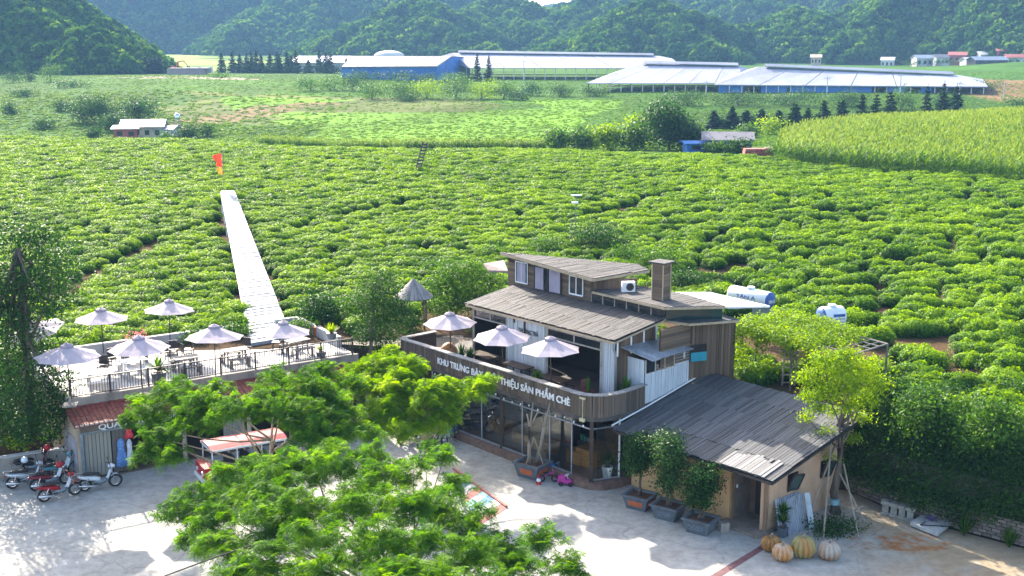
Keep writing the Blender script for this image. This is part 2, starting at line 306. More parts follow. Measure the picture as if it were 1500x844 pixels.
def feather_cloud(clusters, n_ros, leaf=0.45, pairs=9):
    """umbrella-like rosettes of feathery leaves spread through the upper part of the cluster ellipsoids"""
    area = np.array([c[1]*c[2] for c in clusters]); area = area/area.sum(); O_ = []; RS = []
    for (c, rx, ry, rz), p in zip(clusters, area):
        k = max(3, int(n_ros*p)); d = rand_unit(k); d[:, 2] = np.abs(d[:, 2])*1.15 - 0.4
        O_.append(np.array(c) + d*np.array([rx, ry, rz])*rng.uniform(0.35, 1.12, (k, 1))); RS.append(0.22*rng.random() + 0.38*rng.random(k))
    O_ = np.concatenate(O_); RS = np.concatenate(RS); nl = 9; m = len(O_)*nl
    o = np.repeat(O_, nl, 0); a = np.repeat(rng.uniform(0, 6.28, len(O_)), nl) + np.tile(np.arange(nl)*6.283/nl, len(O_)) + rng.normal(size=m)*0.25; L = leaf*rng.uniform(0.55, 1.25, m); el = rng.normal(size=m)*0.38 + 0.1
    ax = np.concatenate([rng.normal(size=(len(O_), 2))*0.55, np.ones((len(O_), 1))], 1); ax /= np.linalg.norm(ax, axis=1, keepdims=True); e1 = np.cross(ax, np.array([0.3, 1.0, 0.1])); e1 /= np.linalg.norm(e1, axis=1, keepdims=True); e2 = np.cross(ax, e1); ax, e1, e2 = (np.repeat(q_, nl, 0) for q_ in (ax, e1, e2))
    rd = e1*np.cos(a)[:, None] + e2*np.sin(a)[:, None]; dr = rd*np.cos(el)[:, None] + ax*np.sin(el)[:, None]; sd_ = np.cross(ax, rd) + ax*(rng.normal(size=m)*0.4)[:, None]; rv = np.clip(np.repeat(RS, nl) + 0.36*rng.random(m), 0, 1); up = np.array([0, 0, 1.0])
    C, T, N, LN, WD, RV = [], [], [], [], [], []
    for i in range(pairs):
        t = (i + 0.8)/pairs; base = o + dr*(L*t)[:, None] - up*(L*0.45*t*t)[:, None]; pl = L*0.42*math.sin(PI*min(1, t*0.9 + 0.12)) + 0.02
        for sg in (-1, 1):
            dd = sd_*sg*0.9 + dr*0.45 - up*0.2 + rng.normal(size=(m, 3))*0.12; dd /= np.linalg.norm(dd, axis=1, keepdims=True); nn = np.cross(dr, sd_) + rng.normal(size=(m, 3))*0.15; nn /= np.linalg.norm(nn, axis=1, keepdims=True)
            C.append(base + dd*pl[:, None]*0.5); T.append(dd); N.append(nn); LN.append(pl); WD.append(L/pairs*0.62); RV.append(rv)
    v, q = quads_at(np.concatenate(C), np.concatenate(N), np.concatenate(T), np.concatenate(LN), np.concatenate(WD)); return v, q, np.repeat(np.concatenate(RV), 4)
def crown(parent, name, arr, mat):
    v, q, rv = arr; v = v - np.array(parent.location); return new_obj(name, mesh_np(name, v, q, mat, rv), parent)
def limbs(parent, base, top, r0, targets, mat, n=7):
    """tapered trunk with limbs reaching towards the crown clusters"""
    b = MB(); base = Vector(base); top = Vector(top); pts = []; k = 6
    for i in range(k+1):
        t = i/k; pts.append(base.lerp(top, t) + Vector((random.uniform(-1, 1), random.uniform(-1, 1), 0))*r0*0.7*(0 < i < k))
    b.tube(pts, [r0*(1.25 if i == 0 else 1 - 0.6*i/k) for i in range(k+1)], n); tm = b.build('trunk', mat, parent, smooth=True)
    for q in targets:
        q = Vector(q); l_ = MB(); s_ = pts[random.randint(k//2, k)]; L = (q - s_).length; m_ = s_.lerp(q, 0.5) + Vector((random.uniform(-.12, .12)*L, random.uniform(-.12, .12)*L, -0.06*L)); rr = r0*0.34
        l_.tube([s_, s_.lerp(m_, 0.5) - ZUP*.02*L, m_, m_.lerp(q, 0.55) - ZUP*.03*L, q], [rr, rr*0.75, rr*0.55, rr*0.36, rr*0.14], 5); l_.build('limb', mat, parent, smooth=True)
    return tm
# ---- scattered stuff: points that carry copies of a few plant meshes
def scatter(name, pts, rotz, scl, meshes, label, cat, kind='stuff', tilt=None):
    pts = np.asarray(pts, np.float32); me = bpy.data.meshes.new(name); me.vertices.add(len(pts)); me.vertices.foreach_set('co', pts.ravel())
    rot = np.zeros((len(pts), 3), np.float32); rot[:, 2] = rotz
    if tilt is not None: rot[:, :2] = tilt
    a = me.attributes.new('rot', 'FLOAT_VECTOR', 'POINT'); a.data.foreach_set('vector', rot.ravel())
    scl = np.asarray(scl, np.float32); scl = np.repeat(scl[:, None], 3, 1) if scl.ndim == 1 else scl
    a = me.attributes.new('scl', 'FLOAT_VECTOR', 'POINT'); a.data.foreach_set('vector', scl.astype(np.float32).ravel())
    col = bpy.data.collections.new(name + '_plants')
    for i, m_ in enumerate(meshes): col.objects.link(bpy.data.objects.new(name + '_plant', m_))
    ng = bpy.data.node_groups.new(name + '_scatter', 'GeometryNodeTree')
    ng.interface.new_socket('Geometry', in_out='INPUT', socket_type='NodeSocketGeometry'); ng.interface.new_socket('Geometry', in_out='OUTPUT', socket_type='NodeSocketGeometry')
    n = ng.nodes.new; l = ng.links.new
    gi = n('NodeGroupInput'); go = n('NodeGroupOutput'); ci = n('GeometryNodeCollectionInfo'); ci.inputs['Collection'].default_value = col; ci.inputs['Separate Children'].default_value = True; ci.inputs['Reset Children'].default_value = True
    ip = n('GeometryNodeInstanceOnPoints'); ip.inputs['Pick Instance'].default_value = True
    na = n('GeometryNodeInputNamedAttribute'); na.data_type = 'FLOAT_VECTOR'; na.inputs['Name'].default_value = 'rot'
    ns = n('GeometryNodeInputNamedAttribute'); ns.data_type = 'FLOAT_VECTOR'; ns.inputs['Name'].default_value = 'scl'
    er = n('FunctionNodeEulerToRotation')
    l(gi.outputs[0], ip.inputs['Points']); l(ci.outputs[0], ip.inputs['Instance']); l(na.outputs[0], er.inputs[0]); l(er.outputs[0], ip.inputs['Rotation']); l(ns.outputs[0], ip.inputs['Scale']); l(ip.outputs[0], go.inputs[0])
    o = new_obj(name, me, None, label, cat, None, kind); md = o.modifiers.new('scatter', 'NODES'); md.node_group = ng; return o
# ------------------------------------------------------------------ terrain
# ground heights: (photograph column, distance, height)
cps = []
def cp(x, lst):
    for (Y, Z) in lst: cps.append((x, Y, Z))
near = [(20, 3.2), (40, 3.2), (56, 3.2), (80, 3.4), (110, 4.1), (135, 4.6)]
far = [(600, 9), (850, 12), (1300, 12), (2600, 12)]
for x in (-500, 0): cp(x, near + [(168, 4.8), (188, 3.2), (215, 0.6), (240, -0.3), (272, 2), (300, 3.9), (360, 6.2), (430, 8.0), (520, 8.5)] + far)
cp(250, near + [(165, 4.7), (195, 2.0), (222, 0.0), (240, -0.3), (262, 2), (300, 3.6), (335, 6.6), (390, 8.2), (480, 8)] + far)
cp(500, near + [(152, 4.6), (176, 2.4), (200, 1.2), (250, 1.8), (300, 3.4), (340, 5.2), (400, 7.4), (480, 8)] + far)
cp(750, near + [(152, 4.5), (176, 2.6), (200, 1.5), (250, 1.8), (300, 3.6), (350, 4.6), (400, 6.4), (480, 8)] + far)
cp(1000, near + [(146, 4.3), (170, 3.3), (200, 2.0), (250, 2.0), (300, 3.6), (350, 5.0), (400, 6.5), (480, 8)] + far)
cp(1250, [(20, 3.2), (40, 3.2), (56, 3.3), (80, 3.5), (110, 3.9), (130, 3.9), (150, 4.2), (175, 4.5), (200, 4.0), (232, 1.8), (270, 2.2), (330, 4.6), (400, 6.5), (480, 8)] + far)
for x in (1500, 2000): cp(x, [(20, 3.2), (40, 3.2), (56, 3.4), (80, 3.7), (115, 4.0), (140, 4.8), (170, 5.6), (200, 5.2), (240, 2.5), (300, 3.0), (360, 5), (450, 10), (520, 12)] + far)
cps = np.array(cps, float)
def warp(x, Y): return np.stack([x/230.0, np.log(Y)*4.0], -1)
CW = warp(cps[:, 0], cps[:, 1])
def phi(a, b): return np.sqrt(((a[:, None, :] - b[None, :, :])**2).sum(-1) + 0.02)
KM = phi(CW, CW); WT = np.linalg.solve(KM + np.eye(len(CW))*0.02, cps[:, 2])
def field(X, Y):
    X = np.asarray(X, float); Y = np.maximum(np.asarray(Y, float), 15.0); x = np.clip(750 + FOC*X/Y, -500, 2000); s = X.shape; out = np.empty(X.size); q = warp(x.ravel(), Y.ravel())
    for i in range(0, len(q), 20000): out[i:i+20000] = phi(q[i:i+20000], CW) @ WT
    return out.reshape(s)
# edge between the low yard and the higher field: a polyline, the yard lies on its near side
EDGE = [(-90, 44), (-40, 47), (-23.5, 49.2), (-19.5, 50.5), (-9, 57.0), (-3, 58.3), (9.3, 50.0), (13.6, 45.9), (14.6, 45.3), (15.4, 43.8), (16.6, 42.6), (19.4, 40.4), (28, 33.5), (60, 10)]
def edge_dist(X, Y):
    X = np.asarray(X, float); Y = np.asarray(Y, float); best = np.full(X.shape, 1e9); sg = np.zeros(X.shape)
    ye = np.interp(X, [e[0] for e in EDGE], [e[1] for e in EDGE])
    for (a, b), (c, d) in zip(EDGE[:-1], EDGE[1:]):
        L2 = (c-a)**2 + (d-b)**2; t = np.clip(((X-a)*(c-a) + (Y-b)*(d-b))/L2, 0, 1); best = np.minimum(best, np.hypot(X-a-t*(c-a), Y-b-t*(d-b)))
    return np.where(Y > ye, best, -best)
def ground(X, Y):
    F = field(X, Y); e = edge_dist(X, Y); wdt = np.where(np.asarray(X) < -19.0, 6.0, 0.9); t = np.clip(e/wdt, 0, 1); t = t*t*(3-2*t)
    return F*t - 0.06*(1-t)
def gz(X, Y): return float(ground(np.array([X]), np.array([Y]))[0])
def fbm(X, Y, seed, octs=5, f=1.0):
    r = np.random.default_rng(seed); out = np.zeros(np.shape(X)); a = 1.0
    for o in range(octs):
        for k in range(4):
            th = r.uniform(0, 6.28); ph = r.uniform(0, 6.28); ff = f*(2**o)*r.uniform(0.7, 1.3); out = out + a*0.35*np.sin((X*math.cos(th) + Y*math.sin(th))*ff + ph + 1.3*np.sin((X*math.sin(th) - Y*math.cos(th))*ff*0.7 + ph*2))
        a *= 0.5
    return out
def grid_mesh(name, xs, ys, Zf, mat, colf=None):
    X, Y = np.meshgrid(xs, ys); Z = Zf(X, Y); v = np.stack([X, Y, Z], -1).reshape(-1, 3); nx = len(xs); ny = len(ys)
    i = np.arange((ny-1)*(nx-1)); r = i//(nx-1); c = i % (nx-1); a = r*nx + c; q = np.stack([a, a+1, a+nx+1, a+nx], -1)
    me = mesh_np(name, v, q, mat, None, True)
    if colf is not None:
        cl = colf(X, Y); at = me.attributes.new('zone', 'FLOAT_COLOR', 'POINT'); at.data.foreach_set('color', np.concatenate([cl.reshape(-1, 3), np.ones((X.size, 1))], 1).astype(np.float32).ravel())
    return me
def ground_mat():
    m, t, n, l = nodes_of('earth_and_grass'); out = n('ShaderNodeOutputMaterial'); b = n('ShaderNodeBsdfPrincipled'); l(b.outputs[0], out.inputs[0])
    at = n('ShaderNodeAttribute'); at.attribute_name = 'zone'; ge = n('ShaderNodeNewGeometry')
    no = n('ShaderNodeTexNoise'); no.inputs['Scale'].default_value = 0.35; no.inputs['Detail'].default_value = 9; no.inputs['Roughness'].default_value = 0.7; l(ge.outputs['Position'], no.inputs['Vector'])
    n2 = n('ShaderNodeTexNoise'); n2.inputs['Scale'].default_value = 0.03; n2.inputs['Detail'].default_value = 6; l(ge.outputs['Position'], n2.inputs['Vector'])
    ad = n('ShaderNodeMath'); ad.operation = 'ADD'; l(no.outputs[0], ad.inputs[0]); l(n2.outputs[0], ad.inputs[1])
    mr = n('ShaderNodeMapRange'); mr.inputs[1].default_value = 0.7; mr.inputs[2].default_value = 1.3; mr.inputs[3].default_value = 0.55; mr.inputs[4].default_value = 1.45; l(ad.outputs[0], mr.inputs[0])
    hs = n('ShaderNodeHueSaturation'); l(at.outputs['Color'], hs.inputs['Color']); l(mr.outputs[0], hs.inputs['Value']); l(hs.outputs[0], b.inputs['Base Color']); b.inputs['Roughness'].default_value = 0.95; b.inputs['Specular IOR Level'].default_value = 0.02
    bp = n('ShaderNodeBump'); bp.inputs['Strength'].default_value = 0.6; bp.inputs['Distance'].default_value = 0.5; l(no.outputs[0], bp.inputs['Height']); l(bp.outputs[0], b.inputs['Normal']); return m
def zone_col(X, Y):
    px = 750 + FOC*X/np.maximum(Y, 5); c = np.empty(X.shape + (3,)); c[:] = (0.085, 0.055, 0.032)      # soil below the tea
    far_ = Y > crest(X) + 3; c[far_] = (0.048, 0.115, 0.017)
    nz = fbm(X, Y, 5, 4, 0.03)
    px = px + 70*fbm(X, Y, 8, 4, 0.05)
    br = far_ & (Y > 245) & (Y < 400) & (((px-420)/230)**2 + ((Y-290)/45)**2 + 0.5*nz < 0.9); c[br] = (0.105, 0.130, 0.040)
    br = far_ & (Y > 300) & (px > 160) & (px < 420) & (nz > 0.0); c[br] = (0.062, 0.125, 0.022)
    lt = far_ & (Y > 200) & (Y < 320) & (px > 380) & (px < 900) & (nz > -0.6); c[lt] = (0.115, 0.235, 0.024)
    tk = far_ & (np.abs(Y - 282 - 0.16*(px - 400) + 10*nz) < 5) & (px > 250) & (px < 520); c[tk] = (0.20, 0.145, 0.08)
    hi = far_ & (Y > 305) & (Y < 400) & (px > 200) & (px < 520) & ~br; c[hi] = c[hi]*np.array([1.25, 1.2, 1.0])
    ft = (Y > 470) & (px > 170) & (px < 340); c[ft] = (0.22, 0.30, 0.07)
    pk = (Y > 385) & (Y < 440) & (px > 150) & (px < 330) & (nz < 0.2); c[pk] = (0.30, 0.23, 0.19)
    rd = (Y > 300) & (px > 1380) & (nz > 0.5) & (Y < 420); c[rd] = (0.25, 0.15, 0.08)
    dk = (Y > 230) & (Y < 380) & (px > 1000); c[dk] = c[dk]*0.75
    return c
CRX = [-110, -75, -40, -10, 31, 52, 80]; CRY = [172, 170, 163, 152, 141, 117, 108]
def crest(X): return np.interp(X, CRX, CRY)
xs = np.unique(np.concatenate([np.linspace(-3000, -400, 20), np.linspace(-400, -100, 60), np.linspace(-100, -26, 75), np.linspace(-26, 24, 101), np.linspace(24, 110, 87), np.linspace(110, 400, 58), np.linspace(400, 3000, 20)]))
ys = np.unique(np.concatenate([np.linspace(-300, 20, 12), np.linspace(20, 62, 85), np.linspace(62, 200, 139), np.linspace(200, 480, 110), np.linspace(480, 900, 40), np.linspace(900, 4000, 30)]))
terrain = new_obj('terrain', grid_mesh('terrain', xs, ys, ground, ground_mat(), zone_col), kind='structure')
# the concrete yard
def yard_mat():
    m, t, n, l = nodes_of('worn_yard_concrete'); out = n('ShaderNodeOutputMaterial'); b = n('ShaderNodeBsdfPrincipled'); l(b.outputs[0], out.inputs[0]); ge = n('ShaderNodeNewGeometry')
    def nz(s, d, r=0.65):
        x = n('ShaderNodeTexNoise'); x.inputs['Scale'].default_value = s; x.inputs['Detail'].default_value = d; x.inputs['Roughness'].default_value = r; l(ge.outputs['Position'], x.inputs['Vector']); return x.outputs[0]
    a = nz(0.55, 8, 0.7); c1 = ramp(n, l, a, [(0.30, (0.29, 0.275, 0.25)), (0.5, (0.385, 0.368, 0.335)), (0.7, (0.45, 0.432, 0.40))])
    sx = n('ShaderNodeSeparateXYZ'); l(ge.outputs['Position'], sx.inputs[0]); mr = n('ShaderNodeMapRange'); mr.inputs[1].default_value = 9.0; mr.inputs[2].default_value = 15.5; l(sx.outputs[0], mr.inputs[0])
    b2 = nz(0.8, 6); mu = n('ShaderNodeMath'); mu.operation = 'MULTIPLY'; l(mr.outputs[0], mu.inputs[0]); l(b2, mu.inputs[1]); m2 = n('ShaderNodeMapRange'); m2.inputs[1].default_value = 0.12; m2.inputs[2].default_value = 0.5; l(mu.outputs[0], m2.inputs[0])
    mx = n('ShaderNodeMixRGB'); mx.inputs[2].default_value = (0.33, 0.255, 0.165, 1); l(m2.outputs[0], mx.inputs[0]); l(c1, mx.inputs[1])
    # spilt orange earth, its own shape on the floor
    vd = n('ShaderNodeVectorMath'); vd.operation = 'SUBTRACT'; pc = G(1320, 795); vd.inputs[1].default_value = (pc.x, pc.y, 0); l(ge.outputs['Position'], vd.inputs[0])
    vm = n('ShaderNodeMapping'); vm.inputs['Scale'].default_value = (0.45, 1.1, 1); vm.inputs['Rotation'].default_value = (0, 0, R(18)); l(vd.outputs[0], vm.inputs[0]); vl = n('ShaderNodeVectorMath'); vl.operation = 'LENGTH'; l(vm.outputs[0], vl.inputs[0])
    b3 = nz(1.6, 6); sb = n('ShaderNodeMath'); sb.operation = 'SUBTRACT'; l(b3, sb.inputs[0]); s2 = n('ShaderNodeMath'); s2.operation = 'MULTIPLY'; s2.inputs[1].default_value = 0.22; l(vl.outputs['Value'], s2.inputs[0]); l(s2.outputs[0], sb.inputs[1])
    m3 = n('ShaderNodeMapRange'); m3.inputs[1].default_value = 0.33; m3.inputs[2].default_value = 0.48; l(sb.outputs[0], m3.inputs[0]); mx2 = n('ShaderNodeMixRGB'); mx2.inputs[2].default_value = (0.33, 0.13, 0.04, 1); l(m3.outputs[0], mx2.inputs[0]); l(mx.outputs[0], mx2.inputs[1])
    vo = n('ShaderNodeTexVoronoi'); vo.feature = 'DISTANCE_TO_EDGE'; vo.inputs['Scale'].default_value = 0.19; wv = n('ShaderNodeVectorMath'); wv.operation = 'MULTIPLY_ADD'; nv = n('ShaderNodeTexNoise'); nv.inputs['Scale'].default_value = 0.7; nv.inputs['Detail'].default_value = 5; l(ge.outputs['Position'], nv.inputs['Vector']); wv.inputs[1].default_value = (1.6, 1.6, 0); l(nv.outputs['Color'], wv.inputs[0]); l(ge.outputs['Position'], wv.inputs[2]); l(wv.outputs[0], vo.inputs['Vector'])
    ck = n('ShaderNodeMapRange'); ck.inputs[1].default_value = 0.0; ck.inputs[2].default_value = 0.006; ck.inputs[3].default_value = 0.72; ck.inputs[4].default_value = 1.0; l(vo.outputs[0], ck.inputs[0])
    st = nz(2.6, 9, 0.75); sm = n('ShaderNodeMapRange'); sm.inputs[1].default_value = 0.35; sm.inputs[2].default_value = 0.6; sm.inputs[3].default_value = 0.72; sm.inputs[4].default_value = 1.05; l(st, sm.inputs[0]); mm = n('ShaderNodeMath'); mm.operation = 'MULTIPLY'; l(ck.outputs[0], mm.inputs[0]); l(sm.outputs[0], mm.inputs[1])
    hv = n('ShaderNodeHueSaturation'); l(mx2.outputs[0], hv.inputs['Color']); l(mm.outputs[0], hv.inputs['Value'])
    l(hv.outputs[0], b.inputs['Base Color']); b.inputs['Roughness'].default_value = 0.85; bp = n('ShaderNodeBump'); bp.inputs['Strength'].default_value = 0.2; bp.inputs['Distance'].default_value = 0.04; l(nz(6, 6), bp.inputs['Height']); l(bp.outputs[0], b.inputs['Normal']); return m
ym = MB(); pts = [(-70, 5), (40, 5), (40, 24), (28, 32.8), (19, 39.6), (16.2, 42.0), (15, 43.5), (14.2, 45.0), (13.2, 46.3), (9, 49.5), (-3, 57.5), (-9, 56), (-19.5, 49.0), (-23.5, 46.5), (-70, 40)]
ym.slab([Vector((x, y, 0)) for x, y in pts], 0.25); ym.build('yard', yard_mat(), kind='structure')
# joints cut in the yard and the red painted line
b = MB(); p = G(1040, 844); q = G(1122, 803); b.slab([G(1030, 850), G(1048, 850), G(1126, 801), G(1118, 797)], 0.003); 
for v_ in b.v: v_.z += 0.004
b.build('painted_line', M('worn_maroon_paint', (0.17, 0.075, 0.08), 0.8, 0.3, 3), label='maroon painted line running from hut step across the yard', cat='road marking')
# ------------------------------------------------------------------ hills and forest in the distance
def tree_blob(seed, n=110):
    r = np.random.default_rng(seed); d = r.normal(size=(n, 3)); d /= np.linalg.norm(d, axis=1, keepdims=True); d[:, 2] = np.abs(d[:, 2])*1.2 - 0.3
    lump = 1 + 0.25*np.sin(d[:, 0]*4 + seed)*np.cos(d[:, 1]*5); pos = d*np.array([0.5, 0.5, 0.52])*lump[:, None]*r.uniform(0.75, 1.05, (n, 1)) + np.array([0, 0, 0.5])
    nr = d + r.normal(size=(n, 3))*0.5; nr /= np.linalg.norm(nr, axis=1, keepdims=True); tn = np.cross(nr, r.normal(size=(n, 3))); tn /= np.linalg.norm(tn, axis=1, keepdims=True)
    v, q = quads_at(pos, nr, tn, r.uniform(0.22, 0.38, n), r.uniform(0.18, 0.3, n)); return mesh_np('forest_tree', v, q, leaf_forest, np.repeat(0.25 + 0.5*r.random(n), 4))
BLOBS = [tree_blob(i) for i in range(5)]
hill_soil = M('hill_scrub', (0.045, 0.085, 0.025), 0.95, 0.45, 0.05, coord='World', spec=0.05, col2=(0.10, 0.065, 0.04))
def hill(name, x, Y, ytop, rad, ry, ntree, seed, label, tsize=7.0, sharp=1.15, spur=0.35, z0=6.0, bare=1.1):
    pk = At(x, ytop, Y); Hh = pk.z - z0
    def Zf(X, Yy):
        dx = (X - pk.x)/rad; dy = (Yy - pk.y)/ry; r = np.hypot(dx, dy); th = np.arctan2(dy, dx); r_ = np.random.default_rng(seed); ridge = np.zeros(r.shape)
        for k in range(3): ridge = ridge + (1 - np.abs(np.sin(th*r_.integers(2, 5)/1.0 + r_.uniform(0, 6) + 0.8*np.sin(r*3 + k))))*0.5
        rr = r*(1 + spur*(0.75 - ridge)); h = np.clip(1 - rr, 0, None)**sharp
        h = h*(1 + 0.10*fbm(X, Yy, seed, 4, 0.02)) ; return z0 - 2 + (Hh+2)*h + 1.2*np.minimum(1, h*6)*fbm(X, Yy, seed+1, 3, 0.06)
    n = 90; xs_ = np.linspace(pk.x - rad*1.35, pk.x + rad*1.35, n); ys_ = np.linspace(pk.y - ry*1.35, pk.y + ry*1.35, n)
    new_obj(name, grid_mesh(name, xs_, ys_, Zf, hill_soil), kind='structure')
    r_ = np.random.default_rng(seed + 50); X = pk.x + rad*1.2*r_.uniform(-1, 1, ntree*3); Yy = pk.y + ry*1.2*r_.uniform(-1, 0.35, ntree*3); Z = Zf(X, Yy); cover = fbm(X, Yy, seed+9, 4, 0.015)
    ok = (Z > z0 + 0.03*Hh) & (cover > -bare*1.6); X = X[ok][:ntree]; Yy = Yy[ok][:ntree]; Z = Z[ok][:ntree]
    if ntree: scatter('forest', np.stack([X, Yy, Z - tsize*0.12], -1), r_.uniform(0, 6.28, len(X)), (tsize*r_.uniform(0.55, 1.35, len(X)))[:, None]*np.array([1, 1, 0.95]), BLOBS, label, 'forest')
#    name, column, distance, top row, half width, half depth, trees
hill('hill', -40, 520, -75, 92, 90, 3200, 3, 'dark forest covering the steep hill at the far left edge', 6.5, 1.1)
hill('hill', 130, 470, 52, 34, 40, 700, 4, 'scrubby wood on the low hill below the far left slope', 4.5, 0.9)
hill('mountain', 110, 1500, -120, 330, 300, 8000, 11, 'hazy blue wood on the farthest mountain at upper left', 10)
hill('mountain', 330, 1250, -150, 300, 320, 9000, 12, 'hazy blue wood on the mountain behind the pine row', 9.5, 1.05, 0.55)
hill('mountain', 545, 1120, -60, 190, 260, 7000, 23, 'wood on the blue mountain left of the sky gap', 9, 1.0, 0.5)
hill('hill', 610, 820, 8, 95, 110, 2000, 14, 'sunlit wood on the pointed hill behind the blue hall', 7.5, 0.95, 0.5)
hill('hill', 738, 900, 7, 130, 130, 2800, 15, 'wood on the rounded hill below the sky gap', 8, 0.8, 0.4)
hill('hill', 870, 880, 11, 95, 120, 2000, 25, 'wood on the small rounded hill right of the sky gap', 8, 0.8, 0.4)
hill('mountain', 1010, 1050, -45, 190, 240, 5500, 16, 'dense wood on the high mountain behind the long barns', 9, 1.0, 0.45)
hill('hill', 960, 700, 18, 88, 90, 1800, 26, 'bright wood on the hill behind the pale barn roofs', 6.5, 0.9, 0.4)
hill('mountain', 1180, 1300, -70, 260, 260, 5500, 17, 'wood on the far mountain above the red-roofed house', 9.5, 0.95, 0.4)
hill('hill', 1165, 720, 30, 80, 80, 1800, 18, 'dark wood on the round hill behind the right barn', 6.5, 0.8, 0.35)
hill('mountain', 1330, 1000, -60, 190, 200, 2600, 29, 'wood on the mountain above the valley houses', 8.5, 1.0, 0.4)
hill('hill', 1490, 700, -120, 150, 150, 4200, 19, 'dark green forest on the big hill at the far right', 7, 1.0, 0.4)
hill('mountain', 1700, 1000, -200, 240, 240, 1500, 20, 'forest on the mountain past the right edge', 9)
hill('mountain', 820, 2300, 14, 500, 300, 1500, 31, 'pale distant wood seen low in the sky gap', 14, 0.8)
# ------------------------------------------------------------------ tea field
def tea_bush(seed, n=1700):
    """flat-topped cushion kept low by plucking: bright fresh shoots above, older leaves below, the contrast also painting lit tops and shaded sides"""
    r = np.random.default_rng(seed); th = r.uniform(0, 6.28, n); cz = r.random(n)**0.75; sn = np.sqrt(1 - cz**2)
    d = np.stack([np.cos(th)*sn, np.sin(th)*sn, cz], -1); ex = np.sign(d)*np.abs(d)**np.array([0.85, 0.85, 0.55])
    lump = 1 + 0.12*np.sin(d[:, 0]*4 + seed*1.7)*np.cos(d[:, 1]*5 + seed) + 0.08*np.sin(th*5 + seed)
    pos = ex*np.array([0.72, 0.60, 0.62])*lump[:, None]*r.uniform(0.88, 1.06, (n, 1))
    nr = d*np.array([0.9, 0.9, 0.7]) + np.array([0, 0, 0.30]) + r.normal(size=(n, 3))*0.36; nr /= np.linalg.norm(nr, axis=1, keepdims=True)
    tn = np.cross(nr, r.normal(size=(n, 3))); tn /= np.linalg.norm(tn, axis=1, keepdims=True); tn[:, 2] += 0.5*r.random(n)
    v, q = quads_at(pos, nr, tn, (0.03 + 2.7/n**0.5)*r.uniform(0.7, 1.3, n), (0.02 + 1.5/n**0.5)*r.uniform(0.7, 1.3, n))
    rv = np.repeat(np.clip(0.06 + 0.52*np.clip(pos[:, 2]/0.6, 0, 1)**2.5 + 0.36*r.random(n), 0, 1), 4)  # brighter with height: young shoots, plus painted lit tops and shaded sides
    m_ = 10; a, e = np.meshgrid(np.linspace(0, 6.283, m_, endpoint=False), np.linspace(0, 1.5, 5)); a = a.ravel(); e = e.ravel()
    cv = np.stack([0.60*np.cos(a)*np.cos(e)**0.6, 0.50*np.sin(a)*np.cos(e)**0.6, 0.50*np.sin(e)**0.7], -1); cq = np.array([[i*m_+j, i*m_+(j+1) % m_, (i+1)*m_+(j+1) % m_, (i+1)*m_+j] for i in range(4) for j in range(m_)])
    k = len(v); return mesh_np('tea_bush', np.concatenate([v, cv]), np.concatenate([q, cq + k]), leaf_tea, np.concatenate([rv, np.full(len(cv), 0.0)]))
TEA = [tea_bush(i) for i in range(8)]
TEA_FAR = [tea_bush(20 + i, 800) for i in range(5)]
X_, Y_, R_, S_ = [], [], [], []
r_ = np.random.default_rng(77)
def row_coord(X, Y):    # rows follow the contour lines of the slope
    return Y - 0.10*X + 4.0*np.sin(X*0.035 + 0.6) + 1.5*np.sin(X*0.09 + Y*0.03)
rows = np.arange(46, 200, 1.55); xx = np.arange(-100, 84, 1.16)
for k, rc in enumerate(rows):
    x0 = xx + (k*0.43 % 1.16) + r_.normal(size=len(xx))*0.12; y0 = np.full(len(xx), rc)
    for it in range(3): y0 = rc + 0.10*x0 - 4.0*np.sin(x0*0.035 + 0.6) - 1.5*np.sin(x0*0.09 + y0*0.03)
    X_.append(x0); Y_.append(y0 + r_.normal(size=len(xx))*0.10)
X_ = np.concatenate(X_); Y_ = np.concatenate(Y_)
px = 750 + FOC*X_/(Y_*math.cos(PITCH) + 14*math.sin(PITCH))
right = np.clip((X_ - 2 + (70 - Y_)*0.15)/14, 0, 1)*np.clip((135 - Y_)/40, 0, 1)
X_ = X_ + right*r_.normal(size=len(X_))*0.30; Y_ = Y_ + right*r_.normal(size=len(X_))*0.26
e = edge_dist(X_, Y_); keep = (px > -60) & (px < 1560) & (Y_ < crest(X_) + 5) & (e > np.where(X_ > 13, 2.6, 1.2)) & (r_.random(len(X_)) > 0.03 + 0.24*right)
def clear(pts_, wd, off=0.0):     # keep a strip free of bushes
    global keep
    for (a, b_), (c, d) in zip(pts_[:-1], pts_[1:]):
        t = np.clip(((X_-a)*(c-a) + (Y_-b_)*(d-b_))/((c-a)**2 + (d-b_)**2), 0, 1); keep &= np.hypot(X_-a-t*(c-a), Y_-b_-t*(d-b_)) > wd
def gx(x, y, Z): q_ = G(x, y, Z); return (q_.x, q_.y)
clear([gx(85, 440, 3.4), gx(130, 405, 3.5), gx(175, 383, 3.6), gx(235, 350, 3.8), gx(330, 322, 3.9)], 0.75)
clear([gx(430, 338, 3.8), gx(505, 318, 3.9), gx(600, 300, 4)], 0.55); clear([gx(800, 330, 3.8), gx(900, 318, 3.8), gx(960, 295, 3.9)], 0.7)
clear([gx(225, 440, 3.5), gx(350, 405, 3.6), gx(480, 372, 3.6)], 0.45)
clear([gx(1040, 405, 3.4), gx(1085, 395, 3.4)], 1.3); clear([gx(1318, 515, 3.3), gx(1365, 505, 3.3)], 1.5); clear([gx(1280, 355, 3.6), gx(1340, 352, 3.6)], 0.7); clear([gx(1385, 342, 3.6), gx(1405, 340, 3.6)], 0.9)
st0 = G(397, 502, 3.2); clear([(st0.x, st0.y), gx(333, 282, 5.3)], 1.3)
